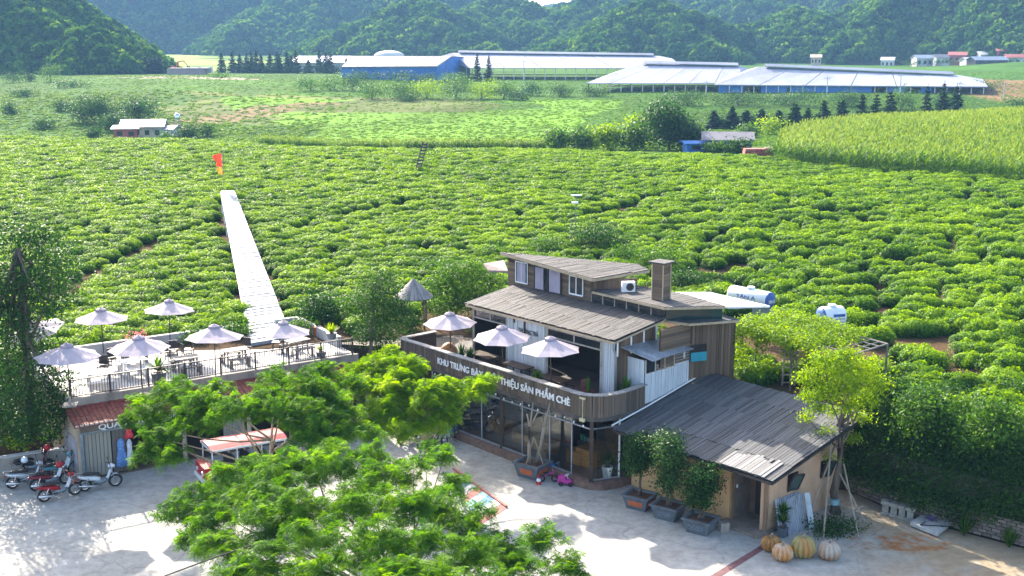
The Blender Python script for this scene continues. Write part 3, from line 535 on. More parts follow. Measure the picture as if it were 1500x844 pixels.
for (x, y, rr) in [(690, 440, 2.6), (640, 455, 2.6), (740, 440, 3.2), (820, 435, 3.6), (900, 445, 3.6), (960, 450, 3), (1030, 455, 2.6), (1100, 480, 2.6), (1180, 500, 3.0), (1240, 510, 2.6), (560, 480, 2.4), (590, 490, 2.6)]:
    q_ = G(x, y, 4.0); keep &= np.hypot(X_-q_.x, Y_-q_.y) > rr
tl = (X_*SW.x + Y_*SW.y - S0.x*SW.x - S0.y*SW.y); tn_ = (X_*SN.x + Y_*SN.y - S0.x*SN.x - S0.y*SN.y); keep &= ~((tl > -1) & (tl < 15) & (tn_ < 9.2))
X_, Y_, right = X_[keep], Y_[keep], right[keep]; Z_ = ground(X_, Y_)
sc = (r_.uniform(0.88, 1.22, len(X_))*(1 + 0.10*right*r_.normal(size=len(X_))))[:, None]*np.stack([np.full(len(X_), 1.10) + .22*right, np.full(len(X_), 0.98) + .08*right, r_.uniform(0.85, 1.15, len(X_)) + 0.18*right], -1)
rz = np.where(r_.random(len(X_)) > 0.5, 0, PI) + 0.1 + r_.normal(size=len(X_))*0.3
dist = np.hypot(X_, Y_); pp = 750 + FOC*X_/(Y_*math.cos(PITCH) + 14*math.sin(PITCH)); order = np.argsort(dist + 1000*((pp < 0) | (pp > 1500))); near_i = order[:280]; rest = np.setdiff1d(np.arange(len(X_)), near_i)
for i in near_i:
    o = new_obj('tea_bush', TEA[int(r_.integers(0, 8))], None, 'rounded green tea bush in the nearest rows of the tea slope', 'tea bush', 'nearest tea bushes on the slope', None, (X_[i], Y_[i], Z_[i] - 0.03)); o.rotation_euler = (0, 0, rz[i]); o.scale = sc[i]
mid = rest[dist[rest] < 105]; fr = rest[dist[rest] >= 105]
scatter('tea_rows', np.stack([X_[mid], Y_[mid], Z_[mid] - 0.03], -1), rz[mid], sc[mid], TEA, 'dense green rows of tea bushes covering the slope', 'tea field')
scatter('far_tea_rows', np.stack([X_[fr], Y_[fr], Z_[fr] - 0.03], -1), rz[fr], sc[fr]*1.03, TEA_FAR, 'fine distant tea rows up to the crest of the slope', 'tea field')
# ------------------------------------------------------------------ maize field on the right
def corn(seed):
    r = np.random.default_rng(seed); C, T, N, L, W = [], [], [], [], []
    for i in range(11):
        z = 0.3 + 1.6*i/11; a = r.uniform(0, 6.28); dr = np.array([math.cos(a), math.sin(a), 0]); t = dr*0.8 + np.array([0, 0, 0.55 if i > 3 else 0.1]); t /= np.linalg.norm(t); s_ = np.array([-math.sin(a), math.cos(a), 0]); nn = np.cross(t, s_)*-1
        ln = 0.75; C.append(np.array([0, 0, z]) + t*ln*0.5); T.append(t); N.append(nn); L.append(ln); W.append(0.13)
    for i in range(4): a = r.uniform(0, 6.28); t = np.array([math.cos(a)*0.3, math.sin(a)*0.3, 1]); t /= np.linalg.norm(t); C.append(np.array([0, 0, 2.1]) + t*0.15); T.append(t); N.append(np.array([math.sin(a), -math.cos(a), 0.1])); L.append(0.42); W.append(0.05)
    C.append(np.array([0, 0, 1.0])); T.append(np.array([0, 0, 1.])); N.append(np.array([0, 1., 0])); L.append(2.0); W.append(0.06); C.append(np.array([0, 0, 1.0])); T.append(np.array([0, 0, 1.])); N.append(np.array([1., 0, 0])); L.append(2.0); W.append(0.06)
    v, q = quads_at(np.array(C), np.array(N), np.array(T), np.array(L), np.array(W)); rv = np.repeat(np.concatenate([0.25 + 0.35*np.arange(11)/11 + 0.15*r.random(11), np.full(4, 1.0), [0.4, 0.4]]), 4); return mesh_np('corn_plant', v, q, leaf_corn, rv)
CORN = [corn(i) for i in range(4)]
gxs = np.arange(14, 150, 0.75); gys = np.arange(100, 235, 0.62); X2, Y2 = np.meshgrid(gxs, gys); X2 = X2.ravel() + r_.normal(size=X2.size)*0.12; Y2 = Y2.ravel() + r_.normal(size=Y2.size)*0.12
px = 750 + FOC*X2/Y2; lim = crest(X2) + 2.5; backl = np.interp(px, [1120, 1180, 1300, 1420, 1600], [165, 190, 205, 215, 215])
ok = (px > 1135 + (Y2-140)*0.2) & (px < 1540) & (Y2 > lim) & (Y2 < backl); X2, Y2 = X2[ok], Y2[ok]
scatter('maize_field', np.stack([X2, Y2, ground(X2, Y2)], -1), r_.uniform(0, 6.28, len(X2)), r_.uniform(1.0, 1.35, len(X2)), CORN, 'tall yellow-green maize field on the rise at right', 'maize')
q0 = r_.uniform(0, 1, (1500, 2)); pxr = 380 + q0[:, 0]*420; Yr = np.interp(pxr, [380, 480, 620, 700, 800], [196, 186, 180, 176, 172]) + q0[:, 1]*3.5 - 2; Xr = (pxr-750)/FOC*Yr
scatter('maize_strip', np.stack([Xr, Yr, ground(Xr, Yr)], -1), r_.uniform(0, 6.28, 1500), r_.uniform(0.55, 0.9, 1500), CORN, 'dark strip of maize plants just behind the tea crest', 'maize')
# low crops on the far fields
def tuft(seed, n=40):
    r = np.random.default_rng(seed); d = r.normal(size=(n, 3)); d[:, 2] = np.abs(d[:, 2]); d /= np.linalg.norm(d, axis=1, keepdims=True); pos = d*np.array([0.5, 0.5, 0.4])*r.uniform(0.6, 1, (n, 1)); nr = d + r.normal(size=(n, 3))*0.4; nr /= np.linalg.norm(nr, axis=1, keepdims=True); tn = np.cross(nr, r.normal(size=(n, 3))); tn /= np.linalg.norm(tn, axis=1, keepdims=True)
    v, q = quads_at(pos, nr, tn, r.uniform(0.22, 0.4, n), r.uniform(0.12, 0.22, n)); return mesh_np('crop_tuft', v, q, leaf_field, np.repeat(r.uniform(0.1, 0.9, n), 4))
TUFT = [tuft(i) for i in range(4)]
N = 34000; pxr = r_.uniform(-40, 1540, N); Yr = np.exp(r_.uniform(math.log(175), math.log(440), N)); Xr = (pxr-750)/FOC*Yr; nzv = fbm(Xr, Yr, 5, 4, 0.03)
brn = (Yr > 240) & (((pxr-420)/230)**2 + ((Yr-290)/45)**2 + 0.5*nzv < 0.9); ok = (Yr > crest(Xr) + 4) & ~(brn & (r_.random(N) > 0.45)) & ~((pxr > 1130) & (Yr < 215)); Xr, Yr = Xr[ok], Yr[ok]
scatter('low_crops', np.stack([Xr, Yr, ground(Xr, Yr) - 0.05], -1), r_.uniform(0, 6.28, len(Xr)), (r_.uniform(0.35, 0.95, len(Xr))*np.where((Xr < -40) & (Yr < 330), 1.5, 1.0))[:, None]*np.array([1.5, 1.2, 0.7]), TUFT, 'low bright green crops on the fields beyond the crest', 'crops')
# ------------------------------------------------------------------ trees and shrubs in the middle distance
def shrub(name, label, cat, c, rx, ry, rz, mat, n=900, leaf=0.3, group=None, sub=5):
    """a bushy plant: several lobes of leaves over short stems"""
    c = Vector(c); t = thing(name, label, cat, c, group); cl = []
    for i in range(sub):
        a = random.uniform(0, 6.28); f = random.uniform(0.1, 0.6); k = random.uniform(0.45, 0.75)
        cl.append((c + Vector((math.cos(a)*rx*f, math.sin(a)*ry*f, rz*random.uniform(0.7, 1.35))), rx*k, ry*k, rz*k*0.85))
    cl.append((c + Vector((0, 0, rz*0.6)), rx*0.8, ry*0.8, rz*0.62)); crown(t, 'foliage', leaf_cloud(cl, n, leaf), mat)
    b = MB(); b.tube([c, c + Vector((0.05*rx, 0, rz*0.8))], [max(0.04, rx*0.05), 0.03], 5); b.build('stem', bark, t); return t
def gshrub(name, label, cat, x, y, Z, Y, wpx, hpx, mat, **k):
    """shrub by its foot in the photograph, its distance and its size in photograph pixels"""
    c = At(x, y, Y); c.z = gz(c.x, c.y) if Z is None else Z; s = FOC/Y; return shrub(name, label, cat, c, wpx/2/s, wpx/2/s*0.9, hpx/2/s, mat, **k)
def conifer(name, label, c, h, rad, group, mat=None, n=12, seed=0):
    c = Vector(c); t = thing(name, label, 'conifer', c, group); b = MB(); b.tube([c, c + Vector((0, 0, h))], [h*0.02, h*0.004], 6); b.build('trunk', bark, t); r = np.random.default_rng(seed); C, T, Nn, L, W = [], [], [], [], []
    for i in range(n):
        f = i/n; z = h*(0.06 + 0.92*f); rr = rad*(1 - f)**0.8*(1 + .18*(i % 2)) + 0.06*rad; m = 10
        for j in range(m):
            a = 6.283*j/m + r.uniform(-.3, .3); t_ = np.array([math.cos(a), math.sin(a), r.uniform(-0.25, 0.2)]); t_ /= np.linalg.norm(t_); s_ = np.array([-math.sin(a), math.cos(a), 0]); ln = rr*r.uniform(0.7, 1.15)
            for k2 in range(4): C.append(np.array([0, 0, z + r.uniform(-.03, .03)*h]) + t_*ln*(0.2 + 0.22*k2)); T.append(t_ + s_*r.uniform(-.7, .7)); Nn.append(np.cross(t_, s_) + r.normal(size=3)*0.8); L.append(ln*0.5 + .25); W.append(ln*0.26 + .22)
    Nn = np.array(Nn); Nn /= np.linalg.norm(Nn, axis=1, keepdims=True); v, q = quads_at(np.array(C), Nn, np.array(T), np.array(L), np.array(W)); me = mesh_np('crown', v, q, mat or leaf_conifer, np.repeat(r.random(len(C)), 4)); new_obj('crown', me, t); return t
xsC = [325, 341, 352, 362, 369, 376, 383, 396, 406, 410, 421, 427, 434, 452, 468, 478, 484, 508, 530, 541, 546, 565]
hsC = [33, 34, 30, 31, 33, 36, 30, 31, 34, 30, 33, 28, 37, 22, 36, 32, 34, 24, 22, 18, 18, 16]
for i, (x, h) in enumerate(zip(xsC, hsC)):
    Y = 472 + (i % 3)*4; c = At(x, 108, Y); c.z = gz(c.x, c.y) - 0.3; tp = At(x, 108 - h, Y); conifer('pine_tree', 'tall dark pine in the dense row on the ridge', c, max(3, tp.z - c.z), 2.1, 'pines of the dark row on the ridge', seed=i)
for i, (x, h) in enumerate([(208, 20), (214, 22), (222, 20), (228, 24), (234, 26)]): c = At(x, 108, 455); c.z = gz(c.x, c.y); conifer('pine_tree', 'dark pine in the small clump beside the excavator', c, h*455/FOC + 1, 1.8, 'pines beside the excavator', seed=40+i)
for i, (x, h) in enumerate([(699, 35), (716, 32)]): c = At(x, 110, 405); c.z = gz(c.x, c.y); conifer('pine_tree', ['taller pine of the pair before the barn wall', 'shorter pine of the pair before the barn wall'][i], c, h*405/FOC + 1.5, 1.7, 'pair of pines before the barn', seed=50+i)
for i, (x, y, h) in enumerate([(1045, 196, 36), (1072, 190, 36), (1093, 190, 30), (1115, 190, 32), (1140, 188, 28), (1164, 186, 36), (1183, 182, 26), (1206, 184, 40), (1233, 178, 34), (1262, 174, 40), (1283, 168, 34), (1303, 166, 36), (1357, 164, 42), (1381, 162, 44), (1400, 160, 38)]):
    Y = 238; c = At(x, y, Y); c.z = gz(c.x, c.y) - 0.2; tp = At(x, y - h, Y); conifer('young_conifer', 'young dark conifer in the line behind the maize', c, tp.z - c.z, 1.7 + 0.25*(i % 3), 'young conifers behind the maize', n=11, seed=60+i)
sh = [  # column, foot row, distance, width px, height px, material, label
 (150, 172, 262, 74, 56, leaf_hedge, 'big dark tree behind the farmhouse'), (203, 172, 258, 62, 46, leaf_dark, 'dark tree beside the farmhouse roof'), (122, 180, 265, 46, 36, leaf_dark, 'dark shrub left of the farmhouse'), (170, 182, 250, 46, 28, leaf_hedge, 'dark thicket touching the farmhouse'),
 (75, 133, 380, 32, 30, leaf_mid, 'round tree alone by the pale road'), (20, 134, 380, 34, 16, leaf_hedge, 'low dark bush at the far left road'), (45, 134, 385, 22, 14, leaf_hedge, 'small dark bush beside the round tree'), (14, 162, 280, 22, 14, leaf_hedge, 'small dark bush in the left field'), (90, 165, 285, 30, 16, leaf_hedge, 'dark bush in the middle of the left field'), (135, 198, 236, 26, 16, leaf_hedge, 'dark bush at the crest left of the farmhouse'),
 (275, 198, 236, 34, 22, leaf_hedge, 'dark bush right of the farmhouse'), (302, 195, 238, 26, 24, leaf_mid, 'bright bush right of the farmhouse'), (245, 200, 232, 16, 14, leaf_mid, 'small bush before the farmhouse porch'),
 (455, 136, 345, 46, 22, leaf_mid, 'bushes on the ridge right of the pine row'), (490, 132, 350, 36, 20, leaf_mid, 'green bush left of the blue hall'), (516, 125, 350, 40, 26, leaf_dark, 'dark tree before the grey hall roof'),
 (535, 118, 396, 60, 18, leaf_hedge, 'dark bush row before the blue hall, left end'), (580, 118, 396, 60, 17, leaf_dark, 'dark bush before the middle of the blue hall'), (625, 118, 396, 50, 16, leaf_hedge, 'dark bush before the right part of the blue hall'), (665, 118, 396, 46, 16, leaf_mid, 'green bush under the blue gable'), (345, 110, 468, 60, 15, leaf_conifer, 'dark undergrowth at the left foot of the pine row'), (395, 110, 468, 60, 15, leaf_conifer, 'dark undergrowth in the middle of the pine row'), (445, 111, 468, 60, 15, leaf_conifer, 'dark undergrowth at the right foot of the pine row'), (490, 112, 466, 50, 14, leaf_conifer, 'dark undergrowth past the pine row end'),
 (1058, 194, 240, 40, 22, leaf_hedge, 'dark scrub at the left end of the conifer line'), (1104, 191, 240, 46, 22, leaf_dark, 'dark scrub below the second conifers'), (1152, 188, 241, 46, 22, leaf_hedge, 'dark scrub in the middle of the conifer line'), (1196, 184, 241, 44, 20, leaf_dark, 'dark scrub before the tallest middle conifer'), (1246, 178, 241, 46, 22, leaf_hedge, 'dark scrub between the right conifers'), (1295, 170, 241, 46, 22, leaf_dark, 'dark scrub below the blue sheeting'), (1335, 168, 241, 44, 24, leaf_hedge, 'dark scrub near the conifer line end'), (1372, 164, 241, 50, 26, leaf_hedge, 'dark scrub among the last three conifers'), (60, 186, 255, 40, 14, leaf_hedge, 'low dark bush right of the left field middle'), (35, 150, 320, 46, 12, leaf_hedge, 'hedge strip in the upper left field'), (105, 140, 350, 60, 12, leaf_dark, 'long hedge below the left hill'), (320, 128, 400, 40, 8, leaf_mid, 'thin hedge on the green slope below the excavator'), (545, 148, 322, 52, 30, leaf_mid, 'leftmost bush of the thicket below the hall'), (585, 146, 325, 56, 34, leaf_mid, 'second bush of the thicket below the hall'), (625, 146, 325, 56, 36, leaf_vine, 'pale bush in the middle of the thicket'), (668, 144, 325, 56, 36, leaf_mid, 'fourth bush of the thicket below the hall'), (705, 142, 325, 52, 34, leaf_vine, 'pale bush at the thicket end near the pines'), (738, 140, 325, 44, 30, leaf_mid, 'rightmost bush of the thicket'), (600, 153, 315, 40, 16, leaf_hedge, 'low dark bush in front of the thicket'), (775, 136, 340, 40, 22, leaf_dark, 'dark bush left of the open barn front'), (820, 138, 335, 50, 20, leaf_hedge, 'dark bush before the open barn'), (760, 146, 318, 36, 16, leaf_hedge, 'low bush right of the thicket foot'), (870, 140, 335, 40, 18, leaf_hedge, 'bush by the pale barn corner'),
 (815, 215, 175, 40, 34, leaf_mid, 'left end shrub of the hedge at the crest'), (850, 215, 176, 44, 40, leaf_mid, 'tall grassy shrub of the hedge at the crest'), (890, 214, 176, 50, 46, leaf_vine, 'pale shrub in the hedge at the crest'), (930, 214, 175, 46, 44, leaf_mid, 'shrub left of the big crest tree'), (700, 220, 178, 50, 18, leaf_mid, 'low pale bush at the crest middle'), (745, 218, 176, 40, 14, leaf_mid, 'low bush strip at the crest middle'),
 (980, 215, 172, 84, 84, leaf_dark, 'biggest dark tree on the crest beside the blue shed'), (1010, 216, 170, 44, 50, leaf_dark, 'dark tree just left of the blue shed'), (935, 200, 185, 30, 56, leaf_vine, 'slim pale tree behind the crest hedge'),
 (1075, 225, 160, 40, 18, leaf_hedge, 'dark bush before the blue shed'), (1050, 222, 162, 26, 14, leaf_mid, 'small bush below the shed wall'), (1150, 222, 150, 40, 22, leaf_mid, 'bush beside the brick pile'), (1000, 150, 300, 90, 22, leaf_hedge, 'hedge clump below the left barn posts'), (1080, 152, 300, 90, 22, leaf_hedge, 'hedge clump below the blue barn sheet'), (1160, 150, 300, 90, 24, leaf_dark, 'hedge clump below the blue barn wall'), (1240, 148, 298, 80, 22, leaf_hedge, 'hedge clump below the right barn wall'), (1320, 150, 290, 60, 34, leaf_mid, 'bright tree among the conifers by the barn'), (1390, 150, 285, 50, 30, leaf_dark, 'dark tree at the end of the conifer line'), (1125, 195, 215, 40, 26, leaf_vine, 'pale banana-like bush behind the shed'), (1095, 200, 205, 36, 22, leaf_mid, 'mid green bush above the shed roof'), (1440, 130, 360, 70, 14, leaf_hedge, 'hedge beyond the right barn end'), (1365, 100, 556, 34, 12, leaf_dark, 'tree clump left of the valley village'), (1392, 99, 558, 24, 12, leaf_dark, 'tree clump between the village houses'), (1412, 98, 552, 22, 10, leaf_dark, 'tree clump by the red village house'), (1458, 97, 562, 24, 12, leaf_dark, 'tree clump behind the long village shed'), (1480, 100, 550, 20, 10, leaf_dark, 'tree clump before the wide white house'), (1335, 100, 556, 30, 10, leaf_dark, 'bush row at the valley edge behind the barn'), (1250, 56, 780, 40, 12, leaf_dark, 'trees around the red-roofed valley house'), (1490, 160, 300, 40, 16, leaf_mid, 'bush at the right edge behind the maize')]
for (x, y, Y, wp, hp, mt_, lb) in sh: gshrub('shrub' if hp < 45 else 'broadleaf_tree', lb, 'shrub' if hp < 45 else 'tree', x, y, None, Y, wp, hp, mt_, n=int(400 + wp*hp*0.8), leaf=0.42 if Y > 150 else 0.3, group='shrubs and trees in the middle distance')
# ------------------------------------------------------------------ long barns
def barn(name, label, A_, Bq, C_, D_, r0, r1, mat, th=0.25, posts=12, wall=None, wall_h=3.5, vent=True):
    """A-B front eave, C-D back eave (C behind B), r0-r1 ridge"""
    t = thing(name, label, 'barn', Vector((A_.x, A_.y, gz(A_.x, A_.y)))); up = Vector((0, 0, th)); pan = 6
    def strip(nm, p0, p1, q0_, q1_):
        for k in range(pan):
            f0, f1 = k/pan, (k+1)/pan; g = 0.002; b = MB(); b.slab([p0.lerp(p1, f0+g), p0.lerp(p1, f1-g), q0_.lerp(q1_, f1-g), q0_.lerp(q1_, f0+g)], th); b.build(nm, mat, t)
    strip('roof_panel', A_, Bq, r0, r1); strip('roof_panel', C_, D_, r1, r0)
    for tri in ([A_, r0, D_], [Bq, C_, r1]): b = MB(); b.slab(tri, th*0.9); b.build('hip_panel', mat, t)
    if vent:
        d = (r1 - r0); a = r0 + d*0.03 + Vector((0, 0, 0.25)); e_ = r0 + d*0.97 + Vector((0, 0, 0.25)); s_ = Vector((-d.y, d.x, 0)).normalized(); b = MB()
        b.slab([a - s_*1.6, e_ - s_*1.6, e_ + Vector((0, 0, .7)), a + Vector((0, 0, .7))], 0.15); b.slab([a + Vector((0, 0, .7)), e_ + Vector((0, 0, .7)), e_ + s_*1.6, a + s_*1.6], 0.15); v_ = b.build('ridge_vent', mat, t)
        b = MB(); b.bar(a - s_*1.2 - Vector((0, 0, .7)), e_ - s_*1.2 - Vector((0, 0, .7)), 0.9, 0.15); b.build('vent_shade', steel_dark, t)
    for (P_, Q_) in ((A_, Bq), (D_, A_)):
        n_ = posts if P_ is A_ else max(3, posts//3)
        for i in range(n_ + 1):
            p = P_.lerp(Q_, i/n_); p = p + (((C_ + D_)/2) - p).normalized()*1.2; z = gz(p.x, p.y); b = MB(); b.bar(Vector((p.x, p.y, z)), Vector((p.x, p.y, p.z - 0.2)), 0.28); b.build('post', far_white, t)
    if wall:
        for (f0, f1) in wall:
            p = A_.lerp(Bq, f0); q_ = A_.lerp(Bq, f1); nn = Vector((-(q_-p).y, (q_-p).x, 0)).normalized()*0.9; b = MB(); zb = min(p.z, q_.z) - wall_h; b.hexa([Vector((p.x, p.y, zb)) + nn, Vector((q_.x, q_.y, zb)) + nn, Vector((q_.x, q_.y, zb)) + nn*1.1, Vector((p.x, p.y, zb)) + nn*1.1, p - Vector((0, 0, .4)) + nn, q_ - Vector((0, 0, .4)) + nn, q_ - Vector((0, 0, .4)) + nn*1.1, p - Vector((0, 0, .4)) + nn*1.1]); b.build('tarpaulin_wall', blue_sheet, t)
    p0 = A_.lerp(D_, 0.55); p1 = Bq.lerp(C_, 0.55); b = MB(); b.bar(Vector((p0.x, p0.y, gz(p0.x, p0.y) + 0.8)).lerp(Vector((p1.x, p1.y, gz(p1.x, p1.y) + .8)), 0.03), Vector((p1.x, p1.y, gz(p1.x, p1.y) + 0.8)), 1.6, 0.3); b.build('feed_wall', conc_wall, t); return t
barn('long_barn', 'longest pale-roofed open barn behind, with ridge vent', At(688, 99.5, 420), At(1002, 100, 420), At(985, 86, 452), At(640, 84, 452), At(662, 77.5, 438), At(966, 82, 438), lilac_roof, posts=20)
barn('hip_barn', 'pale hip-roofed open barn in the middle with no walls', At(858, 122, 352), At(1085, 122, 352), At(1115, 108, 384), At(900, 106, 384), At(938, 93.5, 370), At(1085, 96.5, 370), lilac_roof, posts=14)
barn('hip_barn', 'pale hip-roofed barn at right with blue sheeting along its front', At(1046, 124, 346), At(1447, 127, 346), At(1440, 116, 378), At(1068, 110, 378), At(1112, 97.5, 362), At(1404, 110, 362), lilac_roof, posts=22, wall=[(0.02, 0.11), (0.175, 0.27), (0.28, 0.50), (0.505, 0.58), (0.64, 0.70), (0.76, 0.80)], wall_h=3.6)
# blue hall left of the barns
t = thing('blue_hall', 'blue sheet-metal hall with a grey roof beside the long barn', 'hall', Vector((At(560, 108, 405).x, 405, gz(At(560, 108, 405).x, 405))))
fl, fr_, bl, br_ = At(500, 98, 410), At(640, 97, 405), At(530, 84, 445), At(690, 84, 440); rl, rr_ = At(515, 82, 428), At(662, 82.5, 422)
for k in range(6): b = MB(); b.slab([fl.lerp(fr_, k/6), fl.lerp(fr_, (k+1)/6 - .003), rl.lerp(rr_, (k+1)/6 - .003), rl.lerp(rr_, k/6)], 0.2); b.build('roof_panel', grey_roof, t)
b = MB(); b.slab([rl, rr_, br_, bl], 0.2); b.build('roof_panel', grey_roof, t)
zb = 3.0; i_ = Vector((0, 0.8, -0.25)); lo = lambda p_: Vector((p_.x, p_.y, zb))
b = MB(); b.add([lo(fl + i_), lo(fr_ + i_), fr_ + i_, fl + i_], [(0, 1, 2, 3)]); b.build('front_wall', blue_sheet, t)
b = MB(); e1 = fr_ + i_; e2 = rr_ + Vector((-.2, 0, -.25)); e3 = br_ + Vector((-.3, -.8, -.25)); b.add([lo(e1), lo(e3), e3, e2, e1], [(0, 1, 2, 3, 4)]); b.build('gable_wall', blue_sheet, t)
for k in (0.25, 0.55): p = lo(e1).lerp(lo(e3), k); b = MB(); b.box(p + Vector((0.15, 0, 2.8)), 0.1, 5, 1.2); b.build('window', far_white, t)
t = thing('long_shed', 'long low pale-roofed shed behind the dark pine row', 'shed', Vector((At(480, 95, 500).x, 500, 8))); p0, p1, p2, p3 = At(425, 92, 500), At(520, 92, 500), At(525, 82, 525), At(430, 82, 525)
for k in range(5): b = MB(); b.slab([p0.lerp(p1, k/5), p0.lerp(p1, (k + .98)/5), p3.lerp(p2, (k + .98)/5), p3.lerp(p2, k/5)], .2); b.build('roof_panel', lilac_roof, t)
b = MB(); b.hexa([Vector((q.x, q.y, z)) for z in (4, p0.z - .3) for q in (p0 + Vector((0, 1, 0)), p1 + Vector((0, 1, 0)), p2, p3)]); b.build('wall', far_white, t)
# small farmhouse, shed and brick pile at the crest; houses of the valley
def house(name, label, c, w_, d, h, rz, wall, roof, nwin=3, ridge=1.0, cat='house', group=None):
    t = thing(name, label, cat, Vector(c), group, rz); t['local'] = 1; b = MB(); b.box(Vector((0, 0, -1)), w_, d, h + 1); b.build('wall', wall, t); b = MB(); o = 0.5
    A_, B_, C_, D_ = [Vector(p) for p in ((-w_/2-o, -d/2-o, h), (w_/2+o, -d/2-o, h), (w_/2+o, d/2+o, h), (-w_/2-o, d/2+o, h))]; r0, r1 = Vector((-w_/2-o, 0, h+ridge)), Vector((w_/2+o, 0, h+ridge))
    b.slab([A_, B_, r1, r0], 0.12); b.build('roof_slope', roof, t); b = MB(); b.slab([r0, r1, C_, D_], 0.12); b.build('roof_slope', roof, t)
    for sx in (-1, 1): b = MB(); b.add([(sx*w_/2, -d/2, h-.02), (sx*w_/2, d/2, h-.02), (sx*w_/2, 0, h+ridge-.15)], [(0, 1, 2)]); b.build('gable', wall, t)
    for i in range(nwin): x = -w_/2 + w_*(i+0.5)/nwin; b = MB(); b.box(Vector((x, -d/2 - 0.03, h*0.35)), w_/nwin*0.45, 0.08, h*0.38); b.build('window', glass_dk, t)
    del t['local']; return t
def hpos(x, y, Y): c = At(x, y, Y); c.z = gz(c.x, c.y); return c
house('farmhouse', 'low farmhouse with grey corrugated roof behind the tea crest', hpos(212, 198, 240), 8.0, 6, 2.6, R(8), cream_wall, metal_sheet, 4, 1.3)
house('lean_to', 'low annex with pale roof left of the farmhouse', hpos(187, 198, 238), 4.5, 5, 2.2, R(8), far_red, metal_sheet, 2, 0.5, 'annex'); house('lean_to', 'low annex with pale roof right of the farmhouse', hpos(240, 199, 240), 5.0, 5, 2.2, R(-4), far_white, metal_sheet, 2, 0.6, 'annex')
c = hpos(261, 195, 242); t = thing('water_tower', 'small steel water tank on a stand behind the farmhouse', 'water tank', c); b = MB(); [b.bar(c + Vector((sx*.4, sy*.4, 0)), c + Vector((sx*.4, sy*.4, 3.6)), .1) for sx in (-1, 1) for sy in (-1, 1)]; b.build('stand', steel_grey, t); b = MB(); b.lathe([(0.5, 3.6), (0.55, 3.7), (0.55, 4.7), (0.3, 4.95), (0.05, 5.0)], c, 12); b.build('tank', chrome, t, smooth=True)
house('shed', 'shed with wide grey roof and blue walls at the crest', hpos(1065, 220, 166), 6.4, 5.0, 1.7, R(-8), blue_sheet, grey_roof, 2, 1.0, 'shed'); house('shed', 'small bright blue lean-to under the dark crest tree', hpos(1016, 222, 165), 2.6, 2.4, 1.3, R(6), blue_sheet, blue_sheet, 1, 0.3, 'shed')
c = hpos(1118, 230, 152); t = thing('brick_pile', 'stacked red bricks under pale planks beside the maize', 'brick pile', c)
for i in range(6):
    for k in range(3): piece('brick', far_red, t, c + Vector((-2.2 + i*0.75, random.uniform(-.2, .2), k*0.36)), Vector((1, 0, 0)), Vector((0, 1, 0)), ZUP, 0.7, 1.6, 0.33)
for k in range(3): piece('plank', beam, t, c + Vector((0.2*k, -0.3 + 0.5*k, 1.1 + 0.03*k)), Vector((0, 1, 0)), ZUP, Vector((1, 0.06, 0)).normalized(), 0.4, 0.06, 3.6)
for i, (x, y, Y, w_, wl, rf, lb) in enumerate([(1236, 52, 800, 12, far_red, far_red, 'house with a red roof high in the valley'), (1285, 50, 820, 7, far_white, far_white, 'small white house right of the red-roofed house'), (1350, 98, 560, 8, far_white, metal_sheet, 'pale house left end of the valley village'), (1375, 97, 570, 7, far_white, grey_roof, 'grey-roofed house in the valley village'), (1402, 93, 580, 8, far_red, far_red, 'red house in the middle of the village'), (1422, 102, 545, 8, far_white, far_white, 'white house in front of the village shed'), (1445, 101, 540, 18, steel_dark, metal_sheet, 'long dark shed before the village'), (1440, 92, 585, 6, far_white, far_white, 'small white house behind the long shed'), (1470, 93, 575, 7, far_red, far_red, 'tall red-roofed house near the right edge'), (1488, 97, 560, 10, far_white, far_red, 'wide white house at the right edge'), (1300, 100, 600, 6, far_white, far_white, 'small white house behind the barn ridge'), (1195, 96, 600, 5, cream_wall, cream_wall, 'tiny yellow house behind the barn ridge')]):
    c = At(x, y, Y); house('valley_house', lb, c, w_, 6, 4.0 if 'tall' not in lb else 6, R(random.uniform(-25, 25)), wl, rf, 3, 1.6, 'house', 'houses of the far valley')
# excavator and parked trucks on the far building plot, spoil dome
c = hpos(253, 104, 452); t = thing('excavator', 'small orange excavator with raised arm on the far plot', 'excavator', c)
exm = M('digger_orange', (0.50, 0.13, 0.05), 0.5, 0.2, 1); b = MB(); b.box(c + Vector((0, 0, 0)), 3.2, 2.6, 0.9); b.build('tracks', rubber, t); b = MB(); b.box(c + Vector((-.2, 0, 1.0)), 2.8, 2.4, 1.1); b.box(c + Vector((.4, -.5, 2.1)), 1.2, 1.1, 1.0); b.build('cab', exm, t); b = MB(); b.tube([c + Vector((1, 0, 1.4)), c + Vector((2.2, 0, 4.6)), c + Vector((4.4, 0, 5.0)), c + Vector((6.0, 0, 3.0))], [.3, .32, .25, .15], 6); b.build('arm', exm, t); b = MB(); b.box(c + Vector((6.1, 0, 2.2)), 0.9, 0.9, 0.9); b.build('bucket', steel_dark, t)
for i, (x, y, cl, lb) in enumerate([(285, 106, M('truck_blue', (0.10, 0.22, 0.40), 0.5), 'blue-grey truck on the far plot'), (300, 107, far_white, 'white truck at the right end of the far plot')]):
    c = hpos(x, y, 448); t = thing('truck', lb, 'truck', c, 'trucks on the far plot'); b = MB(); b.box(c + Vector((-.8, 0, .8)), 4, 2.2, 1.8); b.build('load_bed', cl, t); b = MB(); b.box(c + Vector((2.1, 0, .6)), 1.6, 2.1, 2.2); b.build('cab', cl, t)
    for k in (-2, -.5, 2.2): b = MB(); b.torus(c + Vector((k, -1.1, .5)), (0, 1, 0), .35, .16, 12, 5); b.build('wheel', rubber, t)
